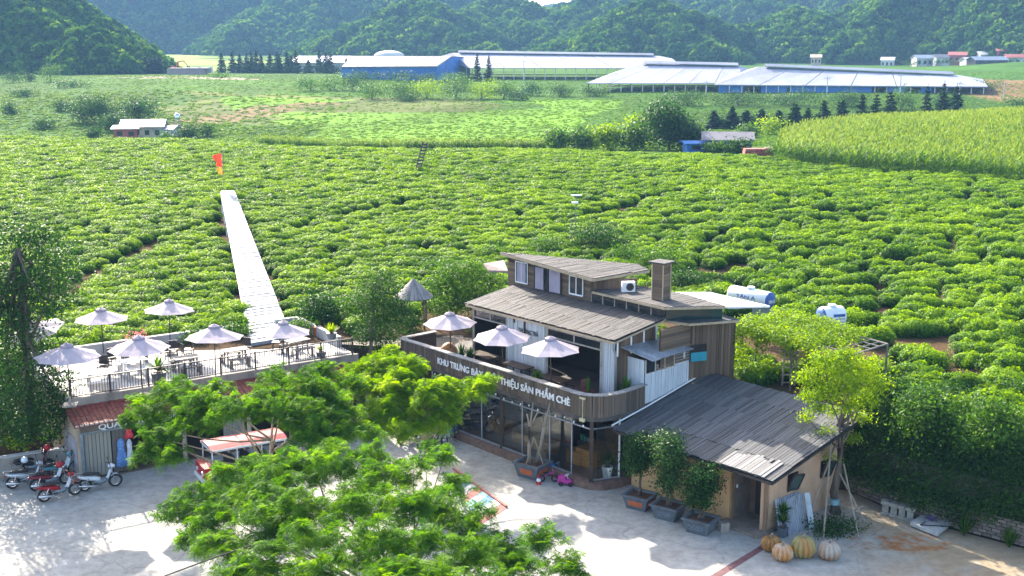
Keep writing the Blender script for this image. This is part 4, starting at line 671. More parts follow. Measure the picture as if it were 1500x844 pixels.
c = At(570, 76, 500); t = MB(); t.lathe([(6.5*math.cos(a), 2.6*math.sin(a)) for a in np.linspace(0, 1.45, 7)], Vector((c.x, c.y, c.z - 2)), 20); t.build('dome_roof', far_white, label='pale domed roof behind the grey hall', cat='roof', smooth=True, loc=Vector((c.x, c.y, c.z-2)))
c = At(275, 109, 445); b = MB(); b.box(Vector((c.x, c.y, gz(c.x, c.y))), 14, 5, 2.2); b.box(Vector((c.x + 1, c.y, gz(c.x, c.y) + 2.2)), 15, 6, 0.25); b.build('plot_shed', M('pinkish_render', (0.36, 0.27, 0.26), 0.8), label='low pinkish shed beside the excavator', cat='shed', loc=Vector((c.x, c.y, gz(c.x, c.y))))
for i, (x, y0, y1, Y) in enumerate([(1211, 141, 112, 330), (1319, 128, 108, 335), (1405, 140, 120, 330), (1470, 138, 120, 330), (767, 112, 88, 400), (1034, 138, 118, 335)]):
    c = At(x, y0, Y); c.z = gz(c.x, c.y) - 0.3; t = thing('utility_pole', 'thin pale utility pole standing before the barns', 'utility pole', c, 'utility poles before the barns'); b = MB(); h = At(x, y1, Y).z; b.tube([c, Vector((c.x, c.y, h))], [.17, .11], 6); b.build('pole', far_white, t); b = MB(); b.bar(Vector((c.x - .9, c.y, h - .5)), Vector((c.x + .9, c.y, h - .5)), .1); b.build('crossarm', steel_grey, t)
# ladder standing in the tea, lamp pole in the tea, flag
c = G(609, 262, 4.1); t = thing('wooden_ladder', 'dark wooden ladder standing askew in the tea field', 'ladder', c); tp = At(623, 208, c.y + 1.5); off = Vector((0.28, 0, 0))
for s in (-1, 1): b = MB(); b.bar(c + off*s, tp + off*s*0.9, 0.08); b.build('rail', wood_dark, t)
for i in range(11): p = c.lerp(tp, (i+.7)/11.4); b = MB(); b.bar(p - off*1.05, p + off*1.05, 0.10, .16); b.build('rung', wood_dark, t)
c = G(843, 345, 3.8); t = thing('lamp_post', 'thin solar lamp post in the tea behind the upper storey', 'lamp post', c); tp = At(844, 287, c.y); b = MB(); b.tube([c, tp], .045, 6); b.build('pole', steel_grey, t); b = MB(); b.box(tp + Vector((0, 0, 0)), .85, .5, .07); b.build('solar_panel', metal_sheet, t); b = MB(); b.box(tp + Vector((-.1, -.2, -.55)), .5, .3, .12); b.build('lamp_head', white_paint, t)
# ------------------------------------------------------------------ the tea house
def onplane(x, y, O_, nrm, d):
    r = ray(x, y); c = Vector((0, 0, CAM_H)); return c + r*((d - (c - O_).dot(nrm))/r.dot(nrm))
def Bv(x, y, v): return onplane(x, y, BO, BV, v)
def Bu(x, y, u): return onplane(x, y, BO, BU, u)
X1, Y1 = Vector((1, 0, 0)), Vector((0, 1, 0))
def quadbox(b, p0, p1, z0, z1, th, nrm):
    """upright slab between two ground points"""
    a = Vector((p0.x, p0.y, 0)); c = Vector((p1.x, p1.y, 0)); z0 = z0 if isinstance(z0, tuple) else (z0, z0); z1 = z1 if isinstance(z1, tuple) else (z1, z1); n = nrm*th
    return b.hexa([a + ZUP*z0[0], c + ZUP*z0[1], c + n + ZUP*z0[1], a + n + ZUP*z0[0], a + ZUP*z1[0], c + ZUP*z1[1], c + n + ZUP*z1[1], a + n + ZUP*z1[0]])
TH = thing('tea_house', 'rustic wooden tea house with glass shopfront, roof terrace and upper storey', 'building', B(0, 0, 0))
out_ = [(-12.6, -1.0), (-0.1, -1.05), (0.6, -.92), (1.1, -.5), (1.33, .3), (1.33, 1.2), (1.0, 6.5), (-12.6, 6.5)]
b = MB(); b.slab([B(u, v, 0.26) for u, v in out_], 0.26); b.build('plinth', stone, TH)
b = MB(); b.slab([B(u, v, 0.27) for u, v in [(-12.4, -.5), (.4, -.5), (.9, .5), (.9, 6.3), (-12.4, 6.3)]], 0.02)
for v_ in b.v: v_.z += 0.012
b.build('shop_floor', M('shop_floor_tile', (0.16, 0.10, 0.08), 0.35, 0.3, 2), TH)
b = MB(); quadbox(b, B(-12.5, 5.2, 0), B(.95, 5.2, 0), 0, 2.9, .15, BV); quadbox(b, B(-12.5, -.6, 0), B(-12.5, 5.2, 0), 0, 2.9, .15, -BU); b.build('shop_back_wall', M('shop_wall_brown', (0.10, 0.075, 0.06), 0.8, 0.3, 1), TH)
par = [(-12.3, 1.2), (-12.3, -.92)] + [(-12.3 + 12.0*i/12, -.92 - .06*i/12) for i in range(1, 13)] + [(0.25, -.93), (0.62, -.75), (0.90, -.42), (1.05, 0.05), (1.08, .6), (1.05, 1.2), (0.98, 2.02)]
b = MB(); b.slab([B(u, v, 3.2) for u, v in par[1:]] + [B(.95, 6.4, 3.2), B(-12.3, 6.4, 3.2)], 0.28); b.build('terrace_floor', M('dark_deck', (0.10, 0.085, 0.075), 0.7, 0.3, 1.2), TH)
# glass shopfront
ued = [-10.2, -8.5, -6.54, -5.14, -3.77, -2.01, -.66, .5]
for a, c in zip(ued[:-1], ued[1:]):
    if a == -.66: continue      # the open doorway
    b = MB(); quadbox(b, B(a+.04, -.65, 0), B(c-.04, -.65, 0), .36, 2.84, .02, BV); b.build('glass_pane', glass, TH)
b = MB(); quadbox(b, B(.62, -.42, 0), B(.93, .50, 0), .36, 2.84, .02, -BU); b.build('glass_pane', glass, TH)
b = MB(); quadbox(b, B(-.66, -.62, 0), B(-1.3, -.1, 0), .36, 2.6, .03, BU); b.build('glass_door', glass, TH)
for k, a in enumerate(ued):
    big = a in (-5.14, .5); b = MB(); b.bar(B(a, -.66, .27), B(a, -.66, 2.92), .16 if big else .05, .16 if big else .06); b.build('pillar' if big else 'mullion', wood_dark if big else metal_sheet, TH)
b = MB(); b.bar(B(.93, .57, .27), B(.93, .57, 2.92), .07); b.build('pillar', white_paint, TH)
for z, m_ in ((.31, metal_sheet), (2.55, metal_sheet), (2.88, steel_dark)):
    b = MB(); b.bar(B(-10.2, -.67, z), B(.5 if z > 1 else -.66, -.67, z), .06); b.bar(B(.52, -.55, z), B(.93, .55, z), .06); b.build('rail', m_, TH)
# shop interior: pine counters, shelves with packets
def crate(name, u, v, z, su, sv, sz, mat, par_=TH): b = MB(); b.boxm(Matrix.Translation(B(u, v, z)) @ Matrix.Rotation(-A0, 4, 'Z'), su, sv, sz); return b.build(name, mat, par_)
for i, (u, v, su, sv, sz) in enumerate([(-4.2, .55, 2.6, .6, .55), (-6.9, .8, 1.2, .6, .55), (-.95, 1.1, 1.0, 1.5, .8), (-1.5, .5, .9, .5, .6)]):
    c_ = B(u, v, .28); t = thing('pine_bench', ['long pine bench display inside the shop window', 'short pine bench behind the left glass', 'tall pine counter inside the shop door', 'low pine stool table beside the shop door'][i], 'bench', c_, 'pine benches inside the shop')
    for k in range(4): piece('board', wood_pine, t, c_ + BV*(-sv/2 + sv/8 + k*sv/4) + ZUP*(sz-.06) - BU*su/2, BV, ZUP, BU, sv/4 - .01, .05, su)
    for s in (-1, 1): piece('side_panel', wood_pine, t, c_ + BU*s*(su/2 - .05), BU, BV, ZUP, .05, sv*.92, sz - .07)
    piece('front_panel', wood_pine, t, c_ - BV*(sv/2 - .04), BU, BV, ZUP, su*.96, .04, sz - .08)
cols = [(.05, .25, .12), (.4, .06, .08), (.1, .2, .4), (.5, .4, .2), (.35, .35, .33), (.08, .3, .25)]
for i in range(16):
    u = random.uniform(-9.5, -.8); v = random.choice([1.7, 2.4, 3.2]); c_ = B(u, v, .28); h = random.uniform(.5, 1.3); t = thing('display_shelf', 'dim goods shelf standing deep inside the shop', 'shelf', c_, 'shelves inside the shop')
    piece('cabinet', wood_dark, t, c_, BU, BV, ZUP, .9, .4, h)
    for k in range(4): piece('packet', M('packet_%d' % random.randrange(6), cols[random.randrange(6)], .5, .2, 3), t, c_ + BU*(-.3 + k*.2) + ZUP*(h + .001), BU, BV, ZUP, .14, .14, random.uniform(.15, .3))
# parapet of upright boards
pb = MB()
for (a, c) in zip(par[:-1], par[1:]): quadbox(pb, B(a[0], a[1], 0), B(c[0], c[1], 0), 3.22, 3.98, .06, (B(c[0], c[1], 0) - B(a[0], a[1], 0)).normalized().cross(ZUP) * -1)
PAR = pb.build('parapet', wood_dark, TH)
for (a, c) in zip(par[:-1], par[1:]):
    p, q = B(*a, 3.12), B(*c, 3.12); d = q - p; boards(PAR, wood_par, p + d.cross(ZUP).normalized()*.035, ZUP, d, d.length, .118, .035, .92, jit=.015)
    m_ = p.lerp(q, .5); piece('cap', M('grey_cap_board', (.33, .31, .29), .8, .3, 3, objrand=.25), PAR, p - d.normalized()*.005 + ZUP*(.94 + random.uniform(0, .012)), d.cross(ZUP).normalized(), ZUP, d.normalized(), .30, .045, d.length + .01)
fy = -1.055
text('sign_lettering', 'KHU TRƯNG', .42, letter, TH, B(-9.28, fy, 3.43), BU, ZUP, .02, 2.30)
text('sign_lettering', 'BÀY GIỚI', .42, letter, TH, B(-6.80, fy, 3.43), BU, ZUP, .02, 1.80)
text('sign_lettering', 'THIỆU SẢN PHẨM CHÈ', .42, letter, TH, B(-4.79, fy, 3.43), BU, ZUP, .02, 4.40)
b = MB(); b.bar(B(.30, -1.0, 3.0), B(.30, -1.0, 3.9), .03); b.box(B(.30, -1.02, 3.88), .30, .08, .08, -A0); b.box(B(.30, -1.02, 2.92), .26, .1, .14, -A0); b.build('wall_lamp', M('lamp_yellowish', (.55, .5, .3), .5), TH)
# storey on the terrace
def bwall(name, p0, p1, z0, z1, nrm, mat, bw=.14, back=wood_dark, up=True, th=.03):
    """wall of boards: backing slab and boards outside it (nrm points outwards)"""
    m_ = MB(); quadbox(m_, p0, p1, z0, z1, .08, -nrm); w_ = m_.build(name, back, TH); d = Vector((p1.x - p0.x, p1.y - p0.y, 0)); L = d.length
    zz0 = z0 if isinstance(z0, tuple) else (z0, z0); zz1 = z1 if isinstance(z1, tuple) else (z1, z1); o = Vector((p0.x, p0.y, 0)) + nrm*.012; dd = d.normalized()
    if up: boards(w_, mat, o, ZUP, d, L, bw, th, lambda t: (zz0[0] + (zz0[1]-zz0[0])*t/L, zz1[0] + (zz1[1]-zz1[0])*t/L - zz0[0] - (zz0[1]-zz0[0])*t/L), jit=.0) if dd.cross(ZUP).dot(nrm) < 0 else boards(w_, mat, o, ZUP, d, L, bw, th, lambda t: (zz0[0] + (zz0[1]-zz0[0])*t/L, zz1[0] + (zz1[1]-zz1[0])*t/L - zz0[0] - (zz0[1]-zz0[0])*t/L), jit=.0)
    else:
        h = min(zz1) - max(zz0); k = max(1, int(round(h/bw)))
        for i in range(k): piece('board', mat, w_, o + ZUP*(max(zz0) + i*h/k) + nrm*random.uniform(.0, .012), nrm, ZUP.cross(nrm)*-1 if False else dd.cross(nrm), dd, th, h/k - .012, L) if False else piece('board', mat, w_, o + ZUP*(max(zz0) + (i+.5)*h/k), nrm, ZUP, dd, th*random.uniform(.8, 1.4), h/k - .014, L)
    return w_
nf = -BV
def rz_(v): return 6.0 + .15*(v - .8)
bwall('white_wall', B(-6.92, 1.25, 0), B(-4.2, 1.25, 0), 3.2, 5.9, nf, wood_white)
bwall('white_wall', B(-.82, 1.25, 0), B(-.05, 1.25, 0), 3.2, 5.9, nf, wood_white)
bwall('timber_wall', B(-9.2, 2.6, 0), B(-6.95, 2.6, 0), 3.2, 6.1, nf, wood_dark)
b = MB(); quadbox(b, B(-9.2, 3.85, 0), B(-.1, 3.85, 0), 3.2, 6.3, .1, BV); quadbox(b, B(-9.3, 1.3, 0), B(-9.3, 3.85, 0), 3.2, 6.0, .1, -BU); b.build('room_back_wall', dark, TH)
for (u0, u1) in ((-9.35, -6.92), (-4.2, -.82)):
    b = MB(); b.bar(B(u0, 1.25, 5.74), B(u1, 1.25, 5.74), .1); b.bar(B(u0, 1.25, 5.33), B(u1, 1.25, 5.33), .06); b.bar(B((u0+u1)/2, 1.25, 5.33), B((u0+u1)/2, 1.25, 5.74), .06); b.build('opening_frame', M('pale_frame', (.42, .38, .34), .7, .3, 3), TH)
    b = MB(); quadbox(b, B(u0+.05, 1.27, 0), B(u1-.05, 1.27, 0), 5.36, 5.69, .02, BV); b.build('transom_pane', glass_dk, TH)
for u in (-9.35, -6.92, -4.2, -.82): b = MB(); b.bar(B(u, 1.22, 3.2), B(u, 1.22, 5.85), .1); b.build('post', M('pale_frame', (.42, .38, .34)), TH)
text('wall_lettering', 'THƯỞNG TRÀ', .30, steel_dark, TH, B(-6.1, 1.19, 5.18), BU, ZUP, .005, 1.35)
bwall('gable_wall', B(-.05, 1.3, 0), B(-.05, 3.85, 0), 3.2, (5.92, 6.32), BU, wood_wall, .25)
for v in (1.35, 2.2, 3.0, 3.8): b = MB(); b.bar(B(.0, v, 5.2), B(.0, v, rz_(v) - .1), .07); b.build('post', white_paint, TH)
b = MB(); b.tube([B(.02, 1.0, 5.9), B(.06, 1.05, 5.6), B(.08, 1.15, 5.3), B(.08, 1.2, 3.3)], .05, 8); b.build('downpipe', metal_sheet, TH, smooth=True)
# main roof
b = MB(); b.slab([B(-9.4, .82, rz_(.82)), B(.32, .82, rz_(.82)), B(.32, 3.95, rz_(3.95)), B(-9.4, 3.95, rz_(3.95))], .06); RF = b.build('main_roof', wood_dark, TH)
sl = (BV + ZUP*.15).normalized()
for k in range(3): boards(RF, wood_roof, B(-9.42, .78 + k*1.06, rz_(.78 + k*1.06) + .075 - k*.008), sl, BU, 9.76, .125, .022, 1.16, jit=.08, tilt=.012)
b = MB(); b.bar(B(-9.45, .84, 5.93), B(.34, .84, 5.93), .05, .10); b.build('fascia', beam, TH)
b = MB(); b.bar(B(.34, .84, 5.95), B(.34, 3.95, 6.42), .06); b.build('fascia', beam, TH)
# bay window with sheet awning on the right flank
bwall('bay_wall', B(.95, 2.05, 0), B(.95, 4.9, 0), (3.02, 3.55), 4.5, BU, wood_white, .13)
bwall('bay_wall', B(.95, 3.95, 0), B(.95, 4.9, 0), 4.5, 5.15, BU, wood_white, .13); bwall('bay_wall', B(.0, 2.02, 0), B(.95, 2.02, 0), 3.2, 5.1, nf, wood_white, .13)
b = MB(); quadbox(b, B(.99, 2.05, 0), B(.99, 4.9, 0), (2.2, 2.6), (3.0, 3.55), .06, -BU); w_ = b.build('skirt_wall', wood_dark, TH); boards(w_, wood_par, B(1.0, 1.3, 2.3), ZUP, BV, 3.6, .11, .025, lambda t: .72 + .17*t)
for k in range(3): v0 = 2.1 + k*.61; b = MB(); quadbox(b, B(.95, v0, 0), B(.95, v0 + .57, 0), 4.55, 5.05, .02, -BU); b.build('window_pane', glass_dk if k == 0 else GLASS('bay_glass', (.6, .62, .62), .2), TH)
for k in range(4): v0 = 2.07 + k*.61; b = MB(); b.bar(B(.97, v0, 4.5), B(.97, v0, 5.1), .05); b.build('window_frame', M('pale_frame', (.42, .38, .34)), TH)
crate('counter', .5, 3.2, 4.0, .5, 1.4, .5, wood_pine)
aw = [B(-.02, 1.55, 5.58), B(-.02, 4.1, 5.55), B(1.36, 4.75, 5.24), B(1.36, 2.08, 5.14)]
for k in range(9): f, g = k/9, (k + .94)/9; b = MB(); b.slab([aw[0].lerp(aw[1], f), aw[0].lerp(aw[1], g), aw[3].lerp(aw[2], g) + ZUP*random.uniform(-.02, .02), aw[3].lerp(aw[2], f) + ZUP*random.uniform(-.02, .02)], .018); b.build('awning_sheet', metal_sheet, TH)
# brown boarded block at the right end
K1 = B(.95, 4.93, 0); K2 = G(1078, 469, 6.2); K2.z = 0; K0 = B(.95, 3.0, 0)
dK = (K2 - K1).normalized(); nK = Vector((dK.y, -dK.x, 0))
bwall('end_wall', K0, K1, 4.6, 6.25, BU, wood_wall, .13, up=False)
bwall('end_wall', K1, K2, (3.3, 2.9), 6.25, nK, wood_wall, .12)
p0 = onplane(1011, 497, K1, nK, 0); p1 = onplane(1033, 527, K1, nK, 0)
b = MB(); quadbox(b, Vector((p0.x, p0.y, 0)) + nK*.05, Vector((p1.x, p1.y, 0)) + nK*.05, p1.z, p0.z - .25, .03, nK); b.build('window_opening', dark, TH)
b = MB(); quadbox(b, Vector((p0.x, p0.y, 0)) + nK*.085, Vector((p1.x, p1.y, 0)) + nK*.085, p1.z, (p1.z + p0.z)/2 - .1, .03, nK); b.build('teal_panel', M('teal_sheet', (.02, .30, .38), .5, .15, 2), TH)
z = 6.35
def flat_roof(name, poly, z, back_z=None):
    b = MB(); b.slab([Vector((p.x, p.y, z)) for p in poly], .07); r_o = b.build(name, wood_dark, TH)
    return r_o
def plank_poly(parent, poly, z, direction, mat, bw=.15, zf=None):
    """boards clipped to a polygon: along 'direction'"""
    d = direction.normalized(); a = Vector((-d.y, d.x, 0)); ts = [p.dot(a) for p in poly]; t = min(ts) + bw/2
    while t < max(ts):
        cr = []
        for p, q in zip(poly, poly[1:] + poly[:1]):
            s0, s1 = p.dot(a) - t, q.dot(a) - t
            if s0*s1 < 0: cr.append(p.lerp(q, s0/(s0 - s1)).dot(d))
        if len(cr) >= 2:
            c0, c1 = min(cr), max(cr); k = max(1, int(round((c1-c0)/1.3)))
            for i in range(k):
                f = c0 + (c1-c0)*i/k; L = (c1-c0)/k; o = a*t + d*f; piece('board', mat, parent, Vector((o.x, o.y, (zf(o) if zf else z) + random.uniform(.015, .03))), a, ZUP, d, bw - .015, .022, L + random.uniform(-.02, .02))
        t += bw
T2 = [G(868, 427, 7.08), G(973, 451, 7.08), G(1062, 449, 7.08), G(1000, 431, 7.08), G(900, 413, 7.08)]
r2 = flat_roof('tier_roof', T2, 7.08); plank_poly(r2, T2, 7.08, BV, wood_roof)
LT = [G(960, 467, 6.36), G(1010, 474.5, 6.36), G(1083, 469, 6.36), G(1040, 455, 6.36), G(975, 455, 6.36)]
r3 = flat_roof('end_roof', LT, 6.36); plank_poly(r3, LT, 6.36, BV, M('grey_roof_board', (.13, .13, .13)))
for rr in (T2, LT):
    for p, q in zip(rr[:2], rr[1:3]): b = MB(); b.bar(p - ZUP*.045, q - ZUP*.045, .05, .10); b.build('fascia', beam, TH)
# clerestory below the tier roof
for k in range(6):
    u0 = -4.1 + k*.73; b = MB(); quadbox(b, B(u0+.03, 3.95, 0), B(u0+.70, 3.95, 0), 6.50, 6.98, .02, BV); b.build('clerestory_pane', glass_dk, TH); b = MB(); b.bar(B(u0, 3.93, 6.42), B(u0, 3.93, 7.0), .045); b.build('mullion', M('pale_frame', (.42, .38, .34)), TH)
b = MB(); b.bar(B(-4.15, 3.93, 6.47), B(.4, 3.93, 6.47), .05); b.build('sill', beam, TH)
a_ = G(975, 462, 6.6); c_ = G(1058, 460, 6.6); b = MB(); quadbox(b, a_, c_, 6.37, 7.0, .05, Y1); b.build('clerestory_pane', M('dark_green_pane', (.015, .05, .05), .15, .2, 2), TH)
b = MB(); quadbox(b, B(.3, 3.95, 0), Vector((a_.x, a_.y, 0)), 6.37, 7.0, .05, BV); b.build('clerestory_pane', glass_dk, TH)
# top storey
def zt(u, v): return 8.06 - .052*(u + 9.9) - .26*(v - 3.4)
WL = bwall('upper_wall', B(-9.9, 3.95, 0), B(-4.16, 3.95, 0), 6.4, (7.93, 7.62), nf, wood_wall, .16, up=False)
for i in range(10): pass
b = MB(); quadbox(b, B(-9.9, 3.95, 0), B(-4.16, 3.95, 0), (7.55, 7.5), (7.90, 7.60), .06, BV); b.build('wall_head', wood_wall, TH)
def ztu(p): return 8.06 - .052*((p - BO).dot(BU) + 9.9)
TPW = [G(733, 370.5, 8.06), G(868, 409, 7.73), G(951, 402, 7.52), G(932, 393, 7.60)]
for p in TPW: p.z = ztu(p)
b = MB(); b.slab(TPW, .08); TR = b.build('top_roof', wood_dark, TH); plank_poly(TR, TPW, 0, BV, wood_roof, zf=ztu)
TP = []
for p, q in zip(TPW[:2], TPW[1:3]): b = MB(); b.bar(p - ZUP*.06, q - ZUP*.06, .05, .12); b.build('fascia', beam, TH)
for p, q in zip(TP[:2], TP[1:3]): b = MB(); b.bar(B(*p, zt(*p) - .06), B(*q, zt(*q) - .06), .05, .12); b.build('fascia', beam, TH)
W0 = B(-4.16, 3.95, 0); W1 = G(933, 423, 7.08); W1.z = 0; dW = (W1 - W0).normalized(); nW = Vector((dW.y, -dW.x, 0))
bwall('upper_end_wall', W0, W1, 6.42, (7.58, ztu(W1) - .12), nW, wood_wall, .13)
b = MB(); c_ = G(948, 424, 7.1); b.bar(c_, Vector((c_.x, c_.y, 7.4)), .07); b.build('post', wood_wall, TH)
for (u0, u1, nm) in ((-9.25, -8.4, 'w'), (-7.9, -6.05, 'd'), (-5.48, -4.6, 'w')):
    zt0, zb0 = (7.72, 6.72) if nm == 'w' else (7.75, 6.55)
    b = MB(); quadbox(b, B(u0, 3.88, 0), B(u1, 3.88, 0), zb0, zt0 - .04*(u0 + 9), .02, -BV*-1); b.build('window_pane', glass_dk, TH)
    fm = white_paint if nm == 'w' else steel_dark; z1 = zt0 - .04*(u0 + 9)
    b = MB()
    for u in (u0, (u0+u1)/2, u1): b.bar(B(u, 3.86, zb0), B(u, 3.86, z1), .05)
    b.bar(B(u0, 3.86, zb0), B(u1, 3.86, zb0), .06); b.bar(B(u0, 3.86, z1), B(u1, 3.86, z1), .05); b.build('window_frame', fm, TH)
    for (a, c, cm) in (((u0+.05, u0 + (u1-u0)*.36, curtain), (u0 + (u1-u0)*.56, u1 - .04, curtain)) if nm == 'd' else (((u0+.1, u1-.1, curtain),) if u0 < -9 else ())):
        n_ = 9; b = MB()
        for j in range(n_): f0 = a + (c-a)*j/n_; f1 = a + (c-a)*(j+1)/n_; b.add([B(f0, 3.865 - .03*(j % 2), zb0 + .05), B(f1, 3.865 - .03*((j+1) % 2), zb0 + .05), B(f1, 3.865 - .03*((j+1) % 2), z1 - .05), B(f0, 3.865 - .03*(j % 2), z1 - .05)], [(0, 1, 2, 3)])
        b.build('curtain', cm, TH)
# chimney, fan unit, white sheet roof, little roof behind
c_ = G(968, 438, 7.12); b = MB(); b.box(c_, .56, .56, 1.62, -A0 + .1); CH = b.build('chimney', wood_dark, TH)
ca, sa = math.cos(-A0 + .1), math.sin(-A0 + .1); ex, ey = Vector((ca, sa, 0)), Vector((-sa, ca, 0))
for s_, nn, dd in ((1, ex, ey), (-1, ey, ex), (1, ey, ex), (-1, ex, ey)):
    for i in range(11): piece('board', wood_wall, CH, c_ + nn*s_*.285 - dd*.29 + ZUP*(i*.147 + .07), nn, ZUP, dd, .025, .135, .58)
for i, j in ((-1, -1), (1, -1), (1, 1), (-1, 1)): b = MB(); b.bar(c_ + ex*i*.29 + ey*j*.29, c_ + ex*i*.29 + ey*j*.29 + ZUP*1.62, .05); b.build('corner_trim', beam, CH)
b = MB(); b.box(c_ + ZUP*1.63, .86, .86, .07, -A0 + .1); b.build('chimney_cap', wood_roof, CH)
c_ = G(920, 427, 7.12); t = thing('fan_unit', 'white air conditioner fan unit on the upper roof', 'air conditioner', c_); b = MB(); b.box(c_ - dW*0, .60, .26, .46, math.atan2(dW.y, dW.x)); b.build('casing', white_paint, t); b = MB(); b.torus(c_ + nW*.14 + ZUP*.23 + dW*.06, nW, .15, .03, 18, 5); b.lathe([(.14, 0), (.14, .02), (.03, .03)], c_ + nW*.13 + ZUP*.23 + dW*.06, 14, ax=nW); b.build('fan_grille', steel_dark, t)
ws = [G(985, 428, 6.9), G(1040, 428, 6.9), G(1128, 448, 6.9), G(1066, 449.5, 6.9)]; b = MB(); b.slab(ws, .08); WR = b.build('sheet_roof', white_paint, label='white sheet roof slanting behind the wooden chimney', cat='roof', loc=ws[0])
b = MB(); sr = [G(712, 381, 6.6), G(738, 378, 6.9), G(742, 398, 6.9), G(715, 392, 6.6)]; c_ = G(690, 400, 3.5); b = MB(); b.slab([G(708, 386, 6.9), G(738, 381, 7.1), G(744, 397, 6.9), G(716, 396, 6.7)], .1); b.build('side_roof', M('pinkish_shingle', (.22, .175, .16), .85, .25, 3), TH)
# ------------------------------------------------------------------ the peach hut
HT = thing('hut', 'peach rendered hut with grey board roof and dark doorway', 'building', B(5, 3, 0))
def hz(v): return 2.60 + .205*(v + .1) + .02*math.sin(v)
b = MB(); b.slab([B(1.25, -.08, hz(-.08) - .03), B(9.08, -.1, hz(-.1) - .03), B(9.08, 5.9, hz(5.9) - .03), B(1.1, 6.2, hz(6.2) - .03)], .10); HR = b.build('roof', wood_dark, HT)
sl = (BV + ZUP*.205).normalized()
for k in range(5): boards(HR, wood_hut, B(1.2, -.14 + k*1.22, hz(-.14 + k*1.22) + .055 - .006*k), sl, BU, 7.95, .135, .024, 1.30, jit=.06, tilt=.012)
for k in range(14): u = 6.75 + k*.15; piece('board', M('sun_painted_board', (.26, .25, .24), .8, .3, 2.2, (6, .5, 6), .3, objrand=.3), HR, B(u, -.16, hz(-.16) + .10 + random.uniform(0, .02)), BU, BU.cross(sl)*-1, sl, .135, .022, random.uniform(.9, 1.35))  # paler boards paint the sunlit lower corner into the roof colour
b = MB(); b.bar(B(1.2, -.12, 2.53), B(9.1, -.14, 2.53), .05, .10); b.build('fascia', steel_dark, HT); b = MB(); b.bar(B(9.12, -.14, 2.53), B(9.12, 5.9, 3.75), .05, .10); b.build('fascia', steel_dark, HT)
b = MB(); b.tube([B(1.12, -.1, 2.75), B(1.10, 2, 3.1), B(1.08, 4.4, 3.58), B(1.05, 6.2, 3.92)], .035, 6); b.build('edge_pipe', white_paint, HT)
b = MB(); quadbox(b, B(1.4, .85, 0), B(6.62, .85, 0), 0, 2.72, .15, BV); b.build('front_wall', orange_wall, HT)
b = MB(); quadbox(b, B(7.95, .85, 0), B(8.22, .85, 0), 0, 2.72, .15, BV); quadbox(b, B(8.22, .85, 0), B(8.22, 5.5, 0), 0, (2.73, 3.66), .15, -BU); b.build('side_wall', M('pale_peach_render', (.55, .36, .23), .85, .2, 1.3, (1, 1, .6), .08), HT)
b = MB(); quadbox(b, B(1.4, 5.5, 0), B(8.2, 5.5, 0), 0, 3.6, .15, BV); b.build('back_wall', orange_wall, HT)
b = MB(); quadbox(b, B(6.62, .85, 0), B(6.62, 2.0, 0), .1, 2.75, .1, -BU); b.build('door_reveal', M('grey_door_board', (.16, .13, .11), .7), HT)
b = MB(); quadbox(b, B(6.6, 2.0, 0), B(8.1, 2.0, 0), .1, 2.9, .1, BV); b.build('porch_back_wall', M('brown_porch_wall', (.17, .11, .07), .8), HT)
b = MB(); quadbox(b, B(6.9, 1.97, 0), B(7.6, 1.97, 0), .14, 2.3, .03, BV); b.build('door', dark, HT)
b = MB(); b.slab([B(6.4, .25, .12), B(8.3, .25, .12), B(8.3, 2.0, .12), B(6.4, 2.0, .12)], .12); b.build('doorstep', M('step_stone', (.26, .21, .17), .8, .3, 3), HT)
text('wall_lettering', 'Tiny Space', .34, M('brown_letter', (.16, .08, .045), .7), HT, B(4.2, .83, 1.62), BU, ZUP, .006, 1.75)
b = MB(); b.box(B(6.60, 1.1, 1.35) + BU*.06, .02, .09, .13, -A0); b.build('switch', white_paint, HT)
for v in (2.46, 4.65):
    cW = B(8.30, v, 1.72); d1 = (BV*.9 + ZUP*-.15).normalized(); d2 = (ZUP*.9 + BU*.35).normalized(); nn = d1.cross(d2)
    b = MB(); quadbox(b, B(8.235, v - .32, 0), B(8.235, v + .32, 0), 1.35, 2.05, .02, BU); w_ = b.build('window', dark, HT); b = MB(); s1, s2 = d1*.33, d2*.36
    for p, q in ((-s1 - s2, s1 - s2), (s1 - s2, s1 + s2), (s1 + s2, -s1 + s2), (-s1 + s2, -s1 - s2)): b.bar(cW + p + BU*.1, cW + q + BU*.1, .06)
    b.build('frame', steel_dark, w_); b = MB(); b.add([cW + BU*.1 - s1 - s2, cW + BU*.1 + s1 - s2, cW + BU*.1 + s1 + s2, cW + BU*.1 - s1 + s2], [(0, 1, 2, 3)]); b.build('pane', M('green_pane', (.05, .09, .08), .1, .1, 1, spec=.8, bump=0), w_)
# ------------------------------------------------------------------ souvenir shop with the big terrace on its roof
SH = thing('souvenir_shop', 'low souvenir shop with red tile eave below the left terrace', 'building', S(0, 0, 0))
b = MB(); b.slab([S(-.1, 1.35, 3.2), S(13.6, 1.35, 3.2), S(13.6, 8.7, 3.2), S(-.1, 8.7, 3.2)], .3); b.build('terrace_floor', concrete, SH)
b = MB(); quadbox(b, S(-.12, 1.33, 0), S(13.6, 1.33, 0), 2.84, 3.28, .16, SN); b.build('kerb', conc_wall, SH)
b = MB(); quadbox(b, S(-.1, 8.6, 0), S(9.9, 8.6, 0), 3.2, 3.72, .25, SN); quadbox(b, S(12.3, 8.6, 0), S(13.6, 8.6, 0), 3.2, 3.72, .25, SN); b.build('back_parapet', concrete, SH)
b = MB(); quadbox(b, S(13.45, 3.4, 0), S(13.45, 8.6, 0), 3.2, 3.72, .25, SW); b.build('side_parapet', concrete, SH)
